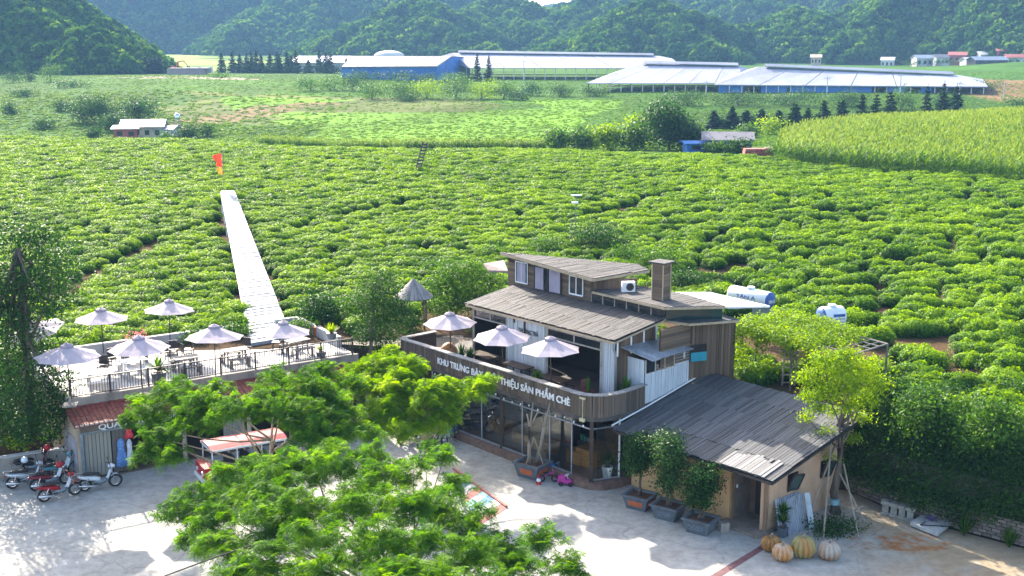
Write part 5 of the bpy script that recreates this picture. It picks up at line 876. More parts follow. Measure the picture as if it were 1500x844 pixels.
tl_ = MB(); tv = (S(0, -.2, 2.46) - S(0, 1.3, 2.86)); nt2 = SW.cross(tv.normalized()).normalized(); nt2 = nt2 if nt2.z > 0 else -nt2
b = MB(); b.slab([S(-.25, -.18, 2.46), S(13.6, -.18, 2.46), S(13.6, 1.32, 2.86), S(-.25, 1.32, 2.86)], .05); TL = b.build('tile_eave', tile_red, SH)
for j in range(7):
    for i in range(69): a = -.25 + i*.2; c_ = S(a + .1, 1.25 - j*.215, 2.87 - j*.0573); tl_.boxm(Matrix.Translation(c_) @ Matrix(((SW.x, tv.normalized().x, nt2.x, 0), (SW.y, tv.normalized().y, nt2.y, 0), (SW.z, tv.normalized().z, nt2.z, 0), (0, 0, 0, 1))), .18, .24, .03 + .025*random.random())
tl_.build('tiles', tile_red, TL, kind='stuff')
for i in range(69): c_ = S(-.15 + i*.2, -.22, 2.47); piece('edge_tile', M('mortar_edge', (.45, .36, .31), .9, .2, 4), TL, c_, SW, SN, ZUP, .15, .06, .07)
b = MB(); quadbox(b, S(0, -.05, 0), S(13.6, -.05, 0), 2.1, 2.43, .06, SN); b.build('sign_board', M('sign_brown', (.15, .115, .09), .7, .25, 2), SH)
for w_, a_, l_ in (('QUÀ', .72, .92), ('LƯU', 1.92, .88), ('NIỆM', 3.05, 1.17)): text('sign_lettering', w_, .33, letter, SH, S(a_, -.1, 2.17), SW, ZUP, .015, l_)
b = MB(); b.bar(S(.05, -.02, 0), S(.05, -.02, 2.1), .14); b.bar(S(0, -.02, 2.08), S(13.5, -.02, 2.08), .10); b.build('steel_frame', steel_grey, SH)
b = MB(); quadbox(b, S(-.1, .05, 0), S(-.1, 8.6, 0), 0, (2.35, 3.0), .2, SW); b.build('side_wall', cream_wall, SH)
mural = M('mural_paint', (.38, .36, .38), .8, .5, 2.4, col2=(.16, .20, .30)); b = MB(); quadbox(b, S(-.115, .3, 0), S(-.115, 2.6, 0), .2, 1.75, .01, -SW); b.build('mural', mural, SH)
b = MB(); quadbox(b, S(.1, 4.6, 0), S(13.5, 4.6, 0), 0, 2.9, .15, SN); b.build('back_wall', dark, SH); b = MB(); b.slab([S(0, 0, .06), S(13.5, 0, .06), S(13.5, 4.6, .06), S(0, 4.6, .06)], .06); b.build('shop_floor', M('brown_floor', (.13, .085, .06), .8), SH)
for (a, c, m_) in ((.15, 1.25, M('striped_shutter', (.33, .31, .26), .6, .3, 2, (7, 7, .2))), (1.3, 1.95, M('grey_door_board', (.16, .13, .11))), (6.2, 7.2, M('striped_shutter', (.33, .31, .26)))):
    b = MB(); n_ = max(3, int((c-a)/.14))
    w_ = MB(); quadbox(w_, S(a, .12, 0), S(c, .12, 0), .08, 2.05, .04, SN); D_ = w_.build('shutter', steel_grey, SH)
    for i in range(n_): piece('slat', m_, D_, S(a + (i+.5)*(c-a)/n_, .10, .1), SW, SN, ZUP, (c-a)/n_ - .025, .03, 1.9)
for a in (4.4, 7.4, 10.4, 13.4): b = MB(); b.bar(S(a, .05, 0), S(a, .05, 2.1), .16); b.build('pillar', cream_wall, SH)
for i, (a, z0, z1, w_, cl, lb) in enumerate([(1.62, .35, 1.6, .42, (.10, .22, .48), 'blue patterned dress hanging at the shop entrance'), (1.98, .35, 1.5, .30, (.50, .52, .60), 'pale dress hanging behind the blue dress'), (2.0, 1.55, 2.05, .34, (.62, .03, .04), 'red shirt hanging under the shop sign')]):
    c_ = S(a, -.02 if i < 2 else .0, z0); h = z1 - z0; b = MB()
    for s in (0,): b.lathe([(w_*.62, 0), (w_*.5, h*.3), (w_*.33, h*.62), (w_*.40, h*.85), (w_*.2, h*.97), (.03, h)], c_, 12)
    for v_ in b.v: d = v_ - c_; n_ = d.dot(SN); v_ -= SN*n_*.55
    b.build('hanging_garment', M('garment_%d' % i, cl, .9, .6, 9, col2=tuple(min(1, q_*2.2 + .1) for q_ in cl)), label=lb, cat='garment', group='garments at the shop', loc=c_, smooth=True)
# railing of the terrace
RL = thing('terrace_railing', 'black metal railing with upright bars along the terrace edge', 'railing', S(0, 1.4, 3.28))
for z in (3.36, 4.08): b = MB(); b.bar(S(.05, 1.42, z), S(13.4, 1.42, z), .045); b.build('rail', steel_dark, RL)
for i in range(9): b = MB(); b.bar(S(.05 + i*1.66, 1.42, 3.26), S(.05 + i*1.66, 1.42, 4.14), .07); b.build('post', steel_dark, RL)
bm_ = unit(steel_dark)
for i in range(110):
    a = .17 + i*.12
    if abs((a - .05) % 1.66) < .06: continue
    hi = .70 if (i//7) % 2 == 0 else .70*random.choice([1, .75, .9]); piece('baluster', steel_dark, RL, S(a, 1.42, 3.37), SW, SN, ZUP, .022, .022, hi)
b = MB(); b.bar(S(.0, 1.42, 4.1), S(.0, 4.5, 4.1), .045); b.bar(S(0, 1.42, 3.36), S(0, 4.5, 3.36), .045); b.build('side_rail', steel_dark, RL)
# white stairway climbing over the tea, with the flag at its top
s0l, s0r = G(368, 507, 3.22), G(427, 497, 3.22); s1l, s1r = At(324, 281, 101), At(343, 281, 101)
ST = thing('white_stairway', 'long white wooden stairway climbing straight up through the tea', 'stairway', (s0l + s0r)/2); NS = 74
for i in range(NS):
    f0, f1 = i/NS, (i+1)/NS; a, c_ = s0l.lerp(s1l, f0), s0r.lerp(s1r, f0); d, e_ = s0l.lerp(s1l, f1), s0r.lerp(s1r, f1); zz = s0l.z + (s1l.z - s0l.z)*f1 + .12
    b = MB(); g_ = d.lerp(a, .10); h_ = e_.lerp(c_, .10); b.slab([Vector((p.x, p.y, zz + random.uniform(0, .015))) for p in (a, c_, h_, g_)], .05 if i else .40); b.build('step', M('white_step', (.36, .375, .40), .8, .3, 2.5, objrand=.22), ST)
for s_, e_ in ((s0l, s1l), (s0r, s1r)): b = MB(); b.bar(s_ - ZUP*.1, e_ - ZUP*.1, .12, .2); b.build('stringer', white_paint, ST)
for f in (.12, .25, .38, .5, .62, .74, .86, .97):
    for s_, e_ in ((s0l, s1l), (s0r, s1r)): p = s_.lerp(e_, f); b = MB(); b.bar(Vector((p.x, p.y, gz(p.x, p.y) - .2)), p - ZUP*.1, .1); b.build('support', white_paint, ST)
c_ = At(327, 280, 101); FL = thing('flag', 'limp red flag with yellow on a thin pole at the stairway top', 'flag', c_); tp = At(327, 222, 101); b = MB(); b.tube([Vector((c_.x, c_.y, gz(c_.x, c_.y))), tp], .035, 6); b.build('pole', bark_pale, FL)
def fl_cloth(z0, z1, w_, n=6):
    b = MB(); P_ = []
    for i in range(n + 1):
        f = i/n; z = tp.z - z0 - (z1 - z0)*f
        for j in range(6): g = j/5; P_.append(Vector((c_.x - .03 - w_*g*(.75 + .25*math.sin(f*5 + 1)), c_.y + .16*math.sin(g*9 + f*2), z - .35*g*(1-f)*.8 + .1*g)))
    b.add(P_, [(i*6+j, i*6+j+1, (i+1)*6+j+1, (i+1)*6+j) for i in range(n) for j in range(5)]); return b
fl_cloth(.15, 1.35, .75).build('red_cloth', CLOTH('flag_red', (.75, .06, .03), .35), FL, smooth=True); fl_cloth(1.3, 2.0, .45, 4).build('yellow_cloth', CLOTH('flag_orange', (.80, .30, .04), .35), FL, smooth=True)
# ------------------------------------------------------------------ parasols
def parasol_proto():
    t = thing('parasol', 'x', 'parasol', Vector((0, 0, 0)), 'lilac grey parasols'); t['local'] = 1; n = 8; Rr = 1.32; H = 2.12; b = MB(); P_ = [Vector((0, 0, H + .50))]
    for k in range(n):
        a = 2*PI*k/n
        for (f, s) in ((.34, .335), (.68, .155), (1.0, 0.0)): P_.append(Vector((math.cos(a)*Rr*f, math.sin(a)*Rr*f, H + s)))
        a2 = a + PI/n; c = math.cos(PI/n)*.965
        for (f, s) in ((.34, .325), (.68, .135), (1.0, -.005)): P_.append(Vector((math.cos(a2)*Rr*f*c, math.sin(a2)*Rr*f*c, H + s)))
    F = []; m = 2*n
    for k in range(m):
        i = 1 + 3*k; j = 1 + 3*((k+1) % m); F += [(0, i, j), (i, i+1, j+1, j), (i+1, i+2, j+2, j+1)]
    b.add(P_, F); b.build('canopy', canvas, t)
    b = MB(); b.lathe([(.27, H + .40), (.25, H + .50), (.10, H + .57), (.02, H + .58)], Vector((0, 0, 0)), 8); b.build('vent_cap', canvas2, t); b = MB(); b.tube([Vector((0, 0, 0)), Vector((0, 0, H + .62))], .026, 8); b.build('pole', steel_dark, t)
    for k in range(n): a = 2*PI*k/n; b = MB(); b.bar(Vector((0, 0, H + .44)), Vector((math.cos(a)*Rr*.97, math.sin(a)*Rr*.97, H - .012)), .016); b.build('rib', steel_dark, t)
    b = MB(); b.box(Vector((0, 0, 0)), .55, .55, .07); b.tube([Vector((0, 0, .05)), Vector((0, 0, .4))], .045, 8); b.build('base', conc_wall, t); return t
pp_ = parasol_proto()
PS = [(97, 521, 3.2, 1.03, 'parasol at the terrace front left, half under the dark tree'), (205, 511, 3.2, 1.0, 'parasol second from left at the terrace front, above the potted cycad'), (313, 498, 3.2, 1.0, 'parasol third from left along the terrace railing'), (413, 486, 3.2, .97, 'parasol in front of the foot of the white stairway'), (148, 469, 3.3, .97, 'left parasol of the back pair above the tea'), (246, 458, 3.3, .95, 'right parasol of the back pair above the tea'), (660, 472, 3.2, .98, 'leftmost parasol on the tea house terrace, beside the gourd pot'), (737, 495, 3.2, 1.0, 'middle parasol on the tea house terrace'), (808, 516, 3.2, 1.0, 'right parasol on the tea house terrace by the snake plant')]
for i, (x, y, z0, s, lb) in enumerate(PS):
    c = G(x, y, z0 + 2.12*s); c.z = z0 + .004; o = pp_ if i == 0 else copy_tree(pp_, c); o.location = c; o.rotation_euler = (random.uniform(-.05, .05), random.uniform(-.05, .05), .2 + i*.9); o.scale = (s, s, s*(.98 + .03*(i % 3))); o['label'] = 'lilac ' + lb
c = S(1.2, 7.9, 3.2); o = copy_tree(pp_, c, .3, 'lilac tilted parasol mostly hidden behind the dark left tree'); o.location = G(74, 486, 5.2); o.location.z = 3.25; o.rotation_euler = (0.15, -0.30, .3)
for o_ in bpy.data.objects:
    if 'local' in o_: del o_['local']
# ------------------------------------------------------------------ tables, stools, pots
def table_set(c, rz, lb, n, ln=1.5, wd=.75, mat=wood_dark):
    c = Vector(c); t = thing('table', lb, 'table', c, 'tables on the terraces'); ex, ey = Vector((math.cos(rz), math.sin(rz), 0)), Vector((-math.sin(rz), math.cos(rz), 0))
    for k in range(4): piece('board', mat, t, c + ey*(-wd/2 + wd/8 + k*wd/4) - ex*ln/2 + ZUP*.72, ey, ZUP, ex, wd/4 - .01, .04, ln)
    for i in (-1, 1):
        for j in (-1, 1): b = MB(); b.bar(c + ex*i*ln*.38 + ey*j*wd*.36, c + ex*i*ln*.36 + ey*j*wd*.3 + ZUP*.71, .06); b.build('leg', mat, t)
    for j in (-1, 1):
        bc = c + ey*j*(wd/2 + .32); t2 = thing('bench', 'slatted wooden bench beside a terrace table', 'bench', bc, 'benches at the terrace tables')
        for k in range(2): piece('board', mat, t2, bc + ey*(-.09 + .18*k) - ex*ln*.45 + ZUP*.42, ey, ZUP, ex, .16, .04, ln*.9)
        for i in (-1, 1): b = MB(); b.bar(bc + ex*i*ln*.36, bc + ex*i*ln*.36 + ZUP*.41, .08, .26); b.build('leg', mat, t2)
for i, (u, v) in enumerate([(-2.6, .1), (-5.2, .35), (-7.6, .4)]): table_set(B(u, v, 3.204), -A0, ['dark wooden table under the right terrace parasol', 'dark wooden table under the middle terrace parasol', 'dark wooden table near the gourd pot'][i], 4)
wt = M('white_table', (.62, .6, .6), .5, .15, 3)
for i, (a, n) in enumerate([(1.6, 2.7), (4.2, 6.6), (5.6, 3.0), (8.0, 3.1), (11.2, 3.2), (3.4, 3.9)]): table_set(S(a, n, 3.204), A1 + random.uniform(-.2, .2), ['pale table at the left end of the big terrace', 'pale table under the back parasols', 'pale table behind the middle railing', 'pale table before the stairway', 'pale table at the right end of the big terrace', 'pale table in the open left terrace'][i], 4, 1.2, .7, M('grey_furniture', (.16, .14, .13), .7) if i not in (0, 5) else wt)
def chair(c, rz, lb, mat):
    c = Vector(c); ex, ey = Vector((math.cos(rz), math.sin(rz), 0)), Vector((-math.sin(rz), math.cos(rz), 0)); t = thing('chair', lb, 'chair', c, 'dark terrace chairs'); piece('seat', mat, t, c + ZUP*.43, ex, ey, ZUP, .42, .42, .04); piece('backrest', mat, t, c + ey*.2 + ZUP*.5, ex, ey, ZUP, .42, .03, .42)
    for i in (-1, 1):
        for j in (-1, 1): b = MB(); b.bar(c + ex*i*.18 + ey*j*.18, c + ex*i*.17 + ey*j*.17 + ZUP*.43, .03); b.build('leg', mat, t)
for i, (a, n) in enumerate([(5.3, 5.6), (5.9, 5.9), (6.5, 5.4), (6.2, 4.8), (2.2, 4.6), (8.9, 4.2), (10.6, 4.4), (3.0, 5.7)]): chair(S(a, n, 3.204), random.uniform(0, 6), 'dark metal chair standing loose on the big terrace', steel_dark)
chair(B(-.95, .55, 3.204), .5, 'dark chair with red back beside the snake plant', M('dark_red_seat', (.16, .04, .04), .6))
def pot(name, label, c, r0, r1, h, mat, n=14, group=None):
    c = Vector(c); t = thing(name, label, 'potted plant', c, group); b = MB(); b.lathe([(r0, 0), (r1, h*.92), (r1*1.08, h*.93), (r1*1.08, h), (r1*.85, h)], c, n); b.build('pot', mat, t, smooth=False); b = MB(); b.lathe([(r1*.84, h*.9), (r1*.5, h*1.01)], c, 10); b.build('soil', soil, t); return t
def spikes(t, c, n, ln, wd, mat, spread=.8, droop=.25, name='leaf', seg=3):
    """long arching leaves from one point, each its own part when few"""
    b_v, b_q, rv = [], [], []; k = 0; c = Vector(c)
    for i in range(n):
        a = random.uniform(0, 6.283); s = random.uniform(.15, 1)*spread; L = ln*random.uniform(.7, 1.15); dr = Vector((math.cos(a)*s, math.sin(a)*s, 1)).normalized(); sd_ = Vector((-math.sin(a), math.cos(a), 0)); r = random.random()
        for j in range(seg + 1): f = j/seg; p = c + dr*L*f - ZUP*droop*L*f*f*s; w_ = wd*(1 - f**1.6)*.5 + .003; b_v += [p - sd_*w_, p + sd_*w_]; rv += [r, r]
        for j in range(seg): b_q.append((k + 2*j, k + 2*j + 1, k + 2*j + 3, k + 2*j + 2))
        k += 2*(seg + 1)
    v = np.array([list(p) for p in b_v]) - np.array(t.location); return new_obj('foliage', mesh_np('foliage', v, np.array(b_q), mat, rv), t)
c = G(918, 565, 4.05); c = B(.55, 1.35, 3.204); t = pot('planter', 'grassy plant bushing over the parapet corner of the terrace', c, .25, .32, .5, pot_grey); spikes(t, c + ZUP*.5, 150, .85, .05, leaf_mid, 1.0, .7)
c = B(-1.9, .0, 3.204); c = Bv(862, 570, -.1); c.z = 3.204; t = pot('snake_plant', 'snake plant in a white pot on the terrace', c, .16, .22, .42, pot_white); spikes(t, c + ZUP*.42, 22, .95, .10, leaf_mid, .25, .0)
c = Bv(787, 552, -.35); c.z = 3.204; t = pot('snake_plant', 'leafy plant in a dark pot between two terrace parasols', c, .2, .25, .35, pot_grey); spikes(t, c + ZUP*.35, 70, .8, .08, leaf_mid, .6, .3)
for i, x in enumerate((676, 689)): c = Bv(x, 516, -.2); c.z = 3.204; t = pot('potted_palm', ['palm in a white pot beside the gourd pot', 'dark palm in a white pot right of the gourd'][i], c, .17, .23, .4, pot_white); spikes(t, c + ZUP*.4, 60, .9, .07, leaf_dark, .6, .5)
c = Bv(657, 512, -.1); c.z = 3.204; b = MB(); b.lathe([(.15, 0), (.36, .15), (.45, .45), (.40, .75), (.2, .95), (.1, 1.0)], c, 24, 10, .12); b.build('gourd_sculpture', M('gourd_orange', (.36, .16, .05), .5, .4, 4), label='tall orange ribbed gourd sculpture on the terrace', cat='sculpture', loc=c, smooth=True)
c = S(4.0, 2.0, 3.204); t = pot('cycad', 'cycad palm in a dark pot behind the terrace railing', c, .28, .34, .5, pot_grey); spikes(t, c + ZUP*.55, 60, .9, .12, leaf_mid, 1.6, .5)
c = G(486, 497, 3.7); t = pot('yellow_plant', 'bright yellow spiky plant on the terrace corner wall', c, .2, .25, .3, pot_grey); t.location.z = 3.72; [setattr(o_, 'location', o_.location) for o_ in t.children]; spikes(t, Vector((c.x, c.y, 4.0)), 130, .55, .05, leaf_yellow, 1.4, .1)
c = G(470, 512, 3.6); t = pot('yellow_plant', 'small yellow plant low on the terrace corner', Vector((c.x, c.y, 3.204)), .2, .25, .3, pot_grey); spikes(t, Vector((c.x, c.y, 3.5)), 60, .4, .04, leaf_yellow, 1.4, .1)
c = G(465, 492, 3.2); t = pot('red_pot', 'orange red pot standing at the stairway end of terrace', c, .16, .22, .5, pot_orange); spikes(t, c + ZUP*.5, 30, .4, .04, leaf_mid, 1, .2)
c = S(4.9, 8.3, 3.204); t = pot('flower_bush', 'pink flowering plant at the back parapet', c, .2, .28, .4, pot_grey); crown(t, 'flowers', leaf_cloud([(c + ZUP*.65, .45, .45, .3)], 260, .1), LEAF('pink_petal', (.35, .05, .06), (.55, .14, .13), (.65, .3, .28), .3)); crown(t, 'foliage', leaf_cloud([(c + ZUP*.5, .4, .4, .25)], 200, .12), leaf_mid)
# ------------------------------------------------------------------ planters with trees before the hut
def planter(c, rz, lb, panel, w0=.82, w1=1.1, h=.58):
    c = Vector(c); t = thing('planter', lb, 'planter', c, 'grey planters in the yard'); ex, ey = Vector((math.cos(rz), math.sin(rz), 0)), Vector((-math.sin(rz), math.cos(rz), 0)); b = MB()
    rg = [(w0/2, 0), (w1/2, h*.88), (w1/2 + .05, h*.89), (w1/2 + .05, h), (w1/2 - .06, h), (w1/2 - .1, h*.84)]; k = [(-1, -1), (1, -1), (1, 1), (-1, 1)]
    P_ = [c + ex*i*r + ey*j*r*.85 + ZUP*z for r, z in rg for i, j in k]; b.add(P_, [(n*4 + j, n*4 + (j+1) % 4, n*4 + 4 + (j+1) % 4, n*4 + 4 + j) for n in range(5) for j in range(4)] + [(3, 2, 1, 0)]); b.build('trough', pot_grey, t)
    b = MB(); r = w1/2 - .09; b.add([c + ex*i*r + ey*j*r*.85 + ZUP*h*.86 for i, j in k], [(0, 1, 2, 3)]); b.build('soil', soil, t)
    for (nn, dd, s_) in ((ey, ex, -.85), (ex, ey, -1), (ex, ey, 1)):
        a0 = c + nn*s_*(w0/2 + (w1-w0)/2*.25 + .012) + ZUP*h*.26; a1 = c + nn*s_*(w0/2 + (w1-w0)/2*.66 + .012) + ZUP*h*.66; wd = .30
        b = MB(); o_ = nn*(.012 if s_ > 0 else -.012); b.hexa([a0 - dd*wd, a0 + dd*wd, a0 + dd*wd - o_*2, a0 - dd*wd - o_*2, a1 - dd*wd*1.06 + o_, a1 + dd*wd*1.06 + o_, a1 + dd*wd*1.06 - o_*2, a1 - dd*wd*1.06 - o_*2]); b.build('relief_panel', panel, t)
    return c + ZUP*h*.86
relief = M('blue_grey_relief', (.14, .17, .20), .6, .5, 14, bump=.8)
def ptree(name, label, base, clus, h, n, mat, r0=.09, leaf=.16, barkm=None, stems=1):
    base = Vector(base); t = thing(name, label, 'tree', base)
    for s in range(stems): limbs(t, base + Vector((.08*(s - (stems-1)/2), 0, 0)), base + Vector((.25*(s - (stems-1)/2), .1*s, h)), r0, [Vector(c_[0]) for c_ in clus[s::stems]], barkm or bark)
    crown(t, 'crown', leaf_cloud(clus, n, leaf), mat); return t
for i, (x, y, px_, top, wdt, lb, pl) in enumerate([(937, 735, pot_orange, 630, 46, 'leftmost grey planter by the hut, with an orange panel', 'leftmost potted tree by the hut with a bare lower trunk'), (979, 750, relief, 627, 46, 'middle grey planter with relief panels by the hut', 'tall middle potted tree by the hut'), (1026, 770, relief, 676, 52, 'right grey planter with relief panels by the hut', 'shortest potted tree, before the hut lettering')]):
    c = G(x, y + 8, 0); base = planter(c, -A0 + .25, lb, px_); Yd = c.y; s = FOC/Yd; cl = []; r = wdt/2/s; yy = top + 18
    while yy < y - (52, 32, 24)[i]:
        f = (yy - top)/(y - 35 - top); q = At(x + random.uniform(-5, 5), yy, Yd); k = r*(.45 + .45*math.sin(PI*min(1, f*.8 + .15))); cl.append((q, k, k, .26)); yy += 11
    ptree('potted_tree', pl, base, cl, max(.6, cl[-1][0].z - base.z + .2), 5200, leaf_dark if i != 1 else LEAF('glossy_pot_leaf', (.012, .045, .012), (.035, .105, .022), (.10, .22, .035), .3, .5, .25), .075, .11, stems=1 if i == 0 else 2)
c = G(780, 697, 0); base = planter(c, -A0 + .2, 'grey planter with orange panels before the shop glass', pot_orange, .95, 1.25, .66)
t = thing('pollarded_trunks', 'bare lopped trunks rising from the planter before the shop', 'tree', base)
for (dx, tops) in ((-.12, [(772, 607), (781, 590), (790, 600)]), (.14, [(800, 603), (806, 590), (793, 612)])):
    p0 = base + Vector((dx, 0, 0)); m_ = At(776 if dx < 0 else 797, 625, c.y); b = MB(); b.tube([p0, p0.lerp(m_, .5) + Vector((dx*.3, 0, 0)), m_], [.085, .075, .07], 7); b.build('trunk', bark_pale, t, smooth=True)
    for (x, y) in tops: b = MB(); q = At(x, y, c.y); b.tube([m_ - ZUP*.15, m_.lerp(q, .5), q], [.05, .042, .032], 6); b.build('stub', bark_pale, t, smooth=True)
for x in (768, 799): b = MB(); b.bar(G(x, 690, .3), At(782, 640, c.y), .035); b.build('stake', bark_pale, t)
c = B(.62, .2, .28); t = pot('door_plant', 'leafy plant in a white pot inside the corner glass', c, .17, .23, .48, pot_white); spikes(t, c + ZUP*.5, 90, .75, .09, leaf_mid, .9, .5)
# ------------------------------------------------------------------ things lying about the hut
gm = [M('pumpkin_ochre', (.40, .19, .05), .55, .4, 2.5, bump=.3), M('pumpkin_orange', (.50, .21, .05), .55, .4, 3, col2=(.5, .45, .38), bump=.3), M('pumpkin_green', (.30, .27, .10), .55, .5, 2.0, col2=(.42, .17, .04), bump=.3), M('pumpkin_white', (.38, .32, .26), .6, .5, 1.6, col2=(.40, .17, .06), bump=.3)]
for i, (x, y, r, h, lb) in enumerate([(1129, 806, .38, .56, 'ochre pumpkin sculpture touching the doorstep'), (1146, 820, .39, .60, 'smallest front pumpkin sculpture with pale ribs'), (1176, 815, .46, .76, 'largest greenish pumpkin sculpture with a leafy top'), (1214, 818, .43, .64, 'whitish flaking pumpkin sculpture at the right')]):
    c = G(x, y, 0); t = thing('pumpkin_sculpture', lb, 'sculpture', c, 'pumpkin sculptures by the hut'); b = MB(); b.lathe([(r*.35, 0), (r*.8, h*.10), (r*1.0, h*.35), (r*.98, h*.6), (r*.75, h*.86), (r*.4, h*.98), (r*.12, h*.93)], c, 72, 12, .26); b.build('body', gm[i], t, smooth=True); b = MB(); b.tube([c + ZUP*h*.9, c + ZUP*(h + .06), c + ZUP*(h + .1) + X1*.05], [.05, .035, .03], 6); b.build('stalk', bark_pale, t)
c = G(1155, 775, 0); t = thing('corrugated_sheet', 'grey corrugated metal sheets leaning by the hut corner', 'metal sheet', c)
for k in range(2):
    b = MB(); n = 22; p0, p1 = G(1140 + 14*k, 785, 0), G(1176 + 6*k, 772, 0); tilt_ = Vector((-.12, .45, 1.25)); V_ = []
    for i in range(n + 1): f = i/n; o_ = Vector((0, -.03*math.cos(i*PI) - .05*k, 0)); V_ += [p0.lerp(p1, f) + o_, p0.lerp(p1, f) + o_ + tilt_]
    b.add(V_, [(2*i, 2*i+2, 2*i+3, 2*i+1) for i in range(n)]); b.build('sheet', metal_sheet, t)
c = G(1190, 778, 0); t = thing('plank', 'pale blue plank leaning on the hut side wall', 'plank', c); b = MB(); b.bar(c, At(1182, 722, c.y + .7), .22, .04); b.build('board', M('pale_blue_plank', (.42, .50, .54), .7, .2, 3), t)
c = G(1146, 786, 0); t = pot('dracaena', 'leafy green dracaena plant by the hut corner', c, .15, .2, .35, pot_grey); b = MB(); b.tube([c + ZUP*.3, c + ZUP*.9], .03, 6); b.build('stem', bark, t); spikes(t, c + ZUP*.55, 60, .6, .08, leaf_mid, 1.2, .5); spikes(t, c + ZUP*.95, 60, .55, .08, leaf_mid, 1.3, .5)
for i in range(4):
    c = G(1297 + 12*i, 752 + 3.2*i, 0); t = thing('concrete_block', ['concrete block nearest the hut in the row of four', 'second concrete block in the row of four', 'third concrete block in the row of four', 'concrete block at the slab end of the row'][i], 'concrete block', c, 'row of concrete blocks'); cb = M('cast_block', (.30, .285, .25), .9, .3, 4)
    b = MB(); b.box(c, .34, .34, .10, R(-25)); b.build('foot', cb, t); b = MB(); b.box(c + ZUP*.1, .24, .24, .32, R(-25)); b.build('shaft', cb, t); b = MB(); b.box(c + ZUP*.42, .36, .36, .12, R(-25)); b.build('cap', cb, t)
c = G(1367, 775, 0); t = thing('concrete_slab', 'pale concrete slab lying by the brick wall', 'slab', c); b = MB(); b.slab([Vector((*G(x, y, 0).xy, .20)) for x, y in ((1333, 772), (1352, 780), (1373, 788), (1402, 765), (1385, 756), (1362, 752))], .14); b.build('slab', M('pale_slab', (.45, .45, .44), .85, .25, 3), t)
c = G(1364, 762, .21); t = thing('basin', 'small violet basin lying on the pale slab', 'basin', c); b = MB(); b.lathe([(.10, 0), (.20, .10), (.21, .10), (.12, .02)], c, 14); b.build('bowl', M('violet_plastic', (.17, .12, .28), .4), t); b = MB(); b.tube([c + Vector((-.3, -.2, .01)), c + Vector((-.6, -.5, .02)), c + Vector((.1, -.6, .02)), c + Vector((.6, -.7, .02))], .02, 5); b.build('hose', black, t)
c = G(1199, 790, 0)
b = MB(); b.box(G(1060, 778, 0), .35, .25, .36, .3); b.build('grey_box', conc_wall, label='small grey box beside the right planter', cat='box', loc=G(1060, 778, 0))
# ------------------------------------------------------------------ retaining wall with hanging green, tree with stakes
RW = [Vector((13.7, 45.9, 0)), Vector((14.35, 44.8, 0)), Vector((15.9, 42.45, 0)), Vector((18.9, 39.9, 0)), Vector((24.0, 35.8, 0))]
WW = thing('retaining_wall', 'low dry brick retaining wall under the green hedge', 'wall', RW[1]); b = MB()
for p, q in zip(RW[:-1], RW[1:]): nn = (q - p).normalized().cross(ZUP); quadbox(b, p - nn*.06, q - nn*.06, 0, 2.2, .35, -nn)
b.build('core', M('wall_mortar', (.10, .085, .07), .95), WW)
for p, q in zip(RW[:-1], RW[1:]):
    d = (q - p).normalized(); nn = d.cross(ZUP); L = (q - p).length
    for r in range(8):
        k = int(L/.34)
        for i in range(k + 1):
            a = (i + (.5 if r % 2 else 0))*.34
            if a > L - .1: continue
            piece('brick', brick_m, WW, p + d*(a + .15) - nn*(.04 + random.uniform(-.015, .02)) + ZUP*(.02 + r*.135), d, nn, ZUP, .30, .12, .11)
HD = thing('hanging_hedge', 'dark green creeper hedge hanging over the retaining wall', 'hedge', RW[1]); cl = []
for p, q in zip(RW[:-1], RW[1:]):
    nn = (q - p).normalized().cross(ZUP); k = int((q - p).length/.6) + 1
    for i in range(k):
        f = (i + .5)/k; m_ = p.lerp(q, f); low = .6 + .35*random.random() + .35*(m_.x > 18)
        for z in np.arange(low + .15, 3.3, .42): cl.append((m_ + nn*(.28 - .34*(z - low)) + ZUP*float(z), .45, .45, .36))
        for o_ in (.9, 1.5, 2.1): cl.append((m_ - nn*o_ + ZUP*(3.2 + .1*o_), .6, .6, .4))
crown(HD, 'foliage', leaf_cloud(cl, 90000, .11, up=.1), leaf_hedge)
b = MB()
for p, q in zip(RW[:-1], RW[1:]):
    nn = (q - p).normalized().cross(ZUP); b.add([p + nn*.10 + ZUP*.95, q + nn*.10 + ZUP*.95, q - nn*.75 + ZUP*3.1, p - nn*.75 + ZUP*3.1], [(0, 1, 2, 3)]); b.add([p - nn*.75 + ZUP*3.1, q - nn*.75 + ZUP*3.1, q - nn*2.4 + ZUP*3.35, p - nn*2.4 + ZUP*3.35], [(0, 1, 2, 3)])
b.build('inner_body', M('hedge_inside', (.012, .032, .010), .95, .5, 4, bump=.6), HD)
b = MB(); [b.tube([m_ + Vector((0, .3, .3)), m_ + Vector((.2, .8, 3.0))], [.04, .02], 5) for m_ in (RW[1], RW[2], RW[3])]; b.build('stems', bark, HD, kind='stuff')
for i, (x, y, wp) in enumerate([(1412, 785, 34), (1478, 802, 40)]): c = G(x, y, 0); t = thing('grass_clump', ['spiky grass clump between slab and brick wall', 'spiky grass clump at the right edge by the wall'][i], 'grass', c, 'grass clumps by the wall'); spikes(t, c, 150, .95, .03, leaf_mid, .7, .5)
c = G(1224, 775, 0); t = thing('weed_patch', 'low weeds around the staked tree', 'weeds', c); crown(t, 'foliage', leaf_cloud([(G(x, y, .2), .5, .4, .25) for x, y in ((1200, 770), (1218, 775), (1235, 778), (1245, 770), (1225, 765), (1208, 780))], 1500, .1), leaf_hedge); b = MB(); b.tube([c, c + ZUP*.3], [.02, .01], 5); b.build('stem', bark, t)
base = G(1224, 752, 0); Yd = base.y
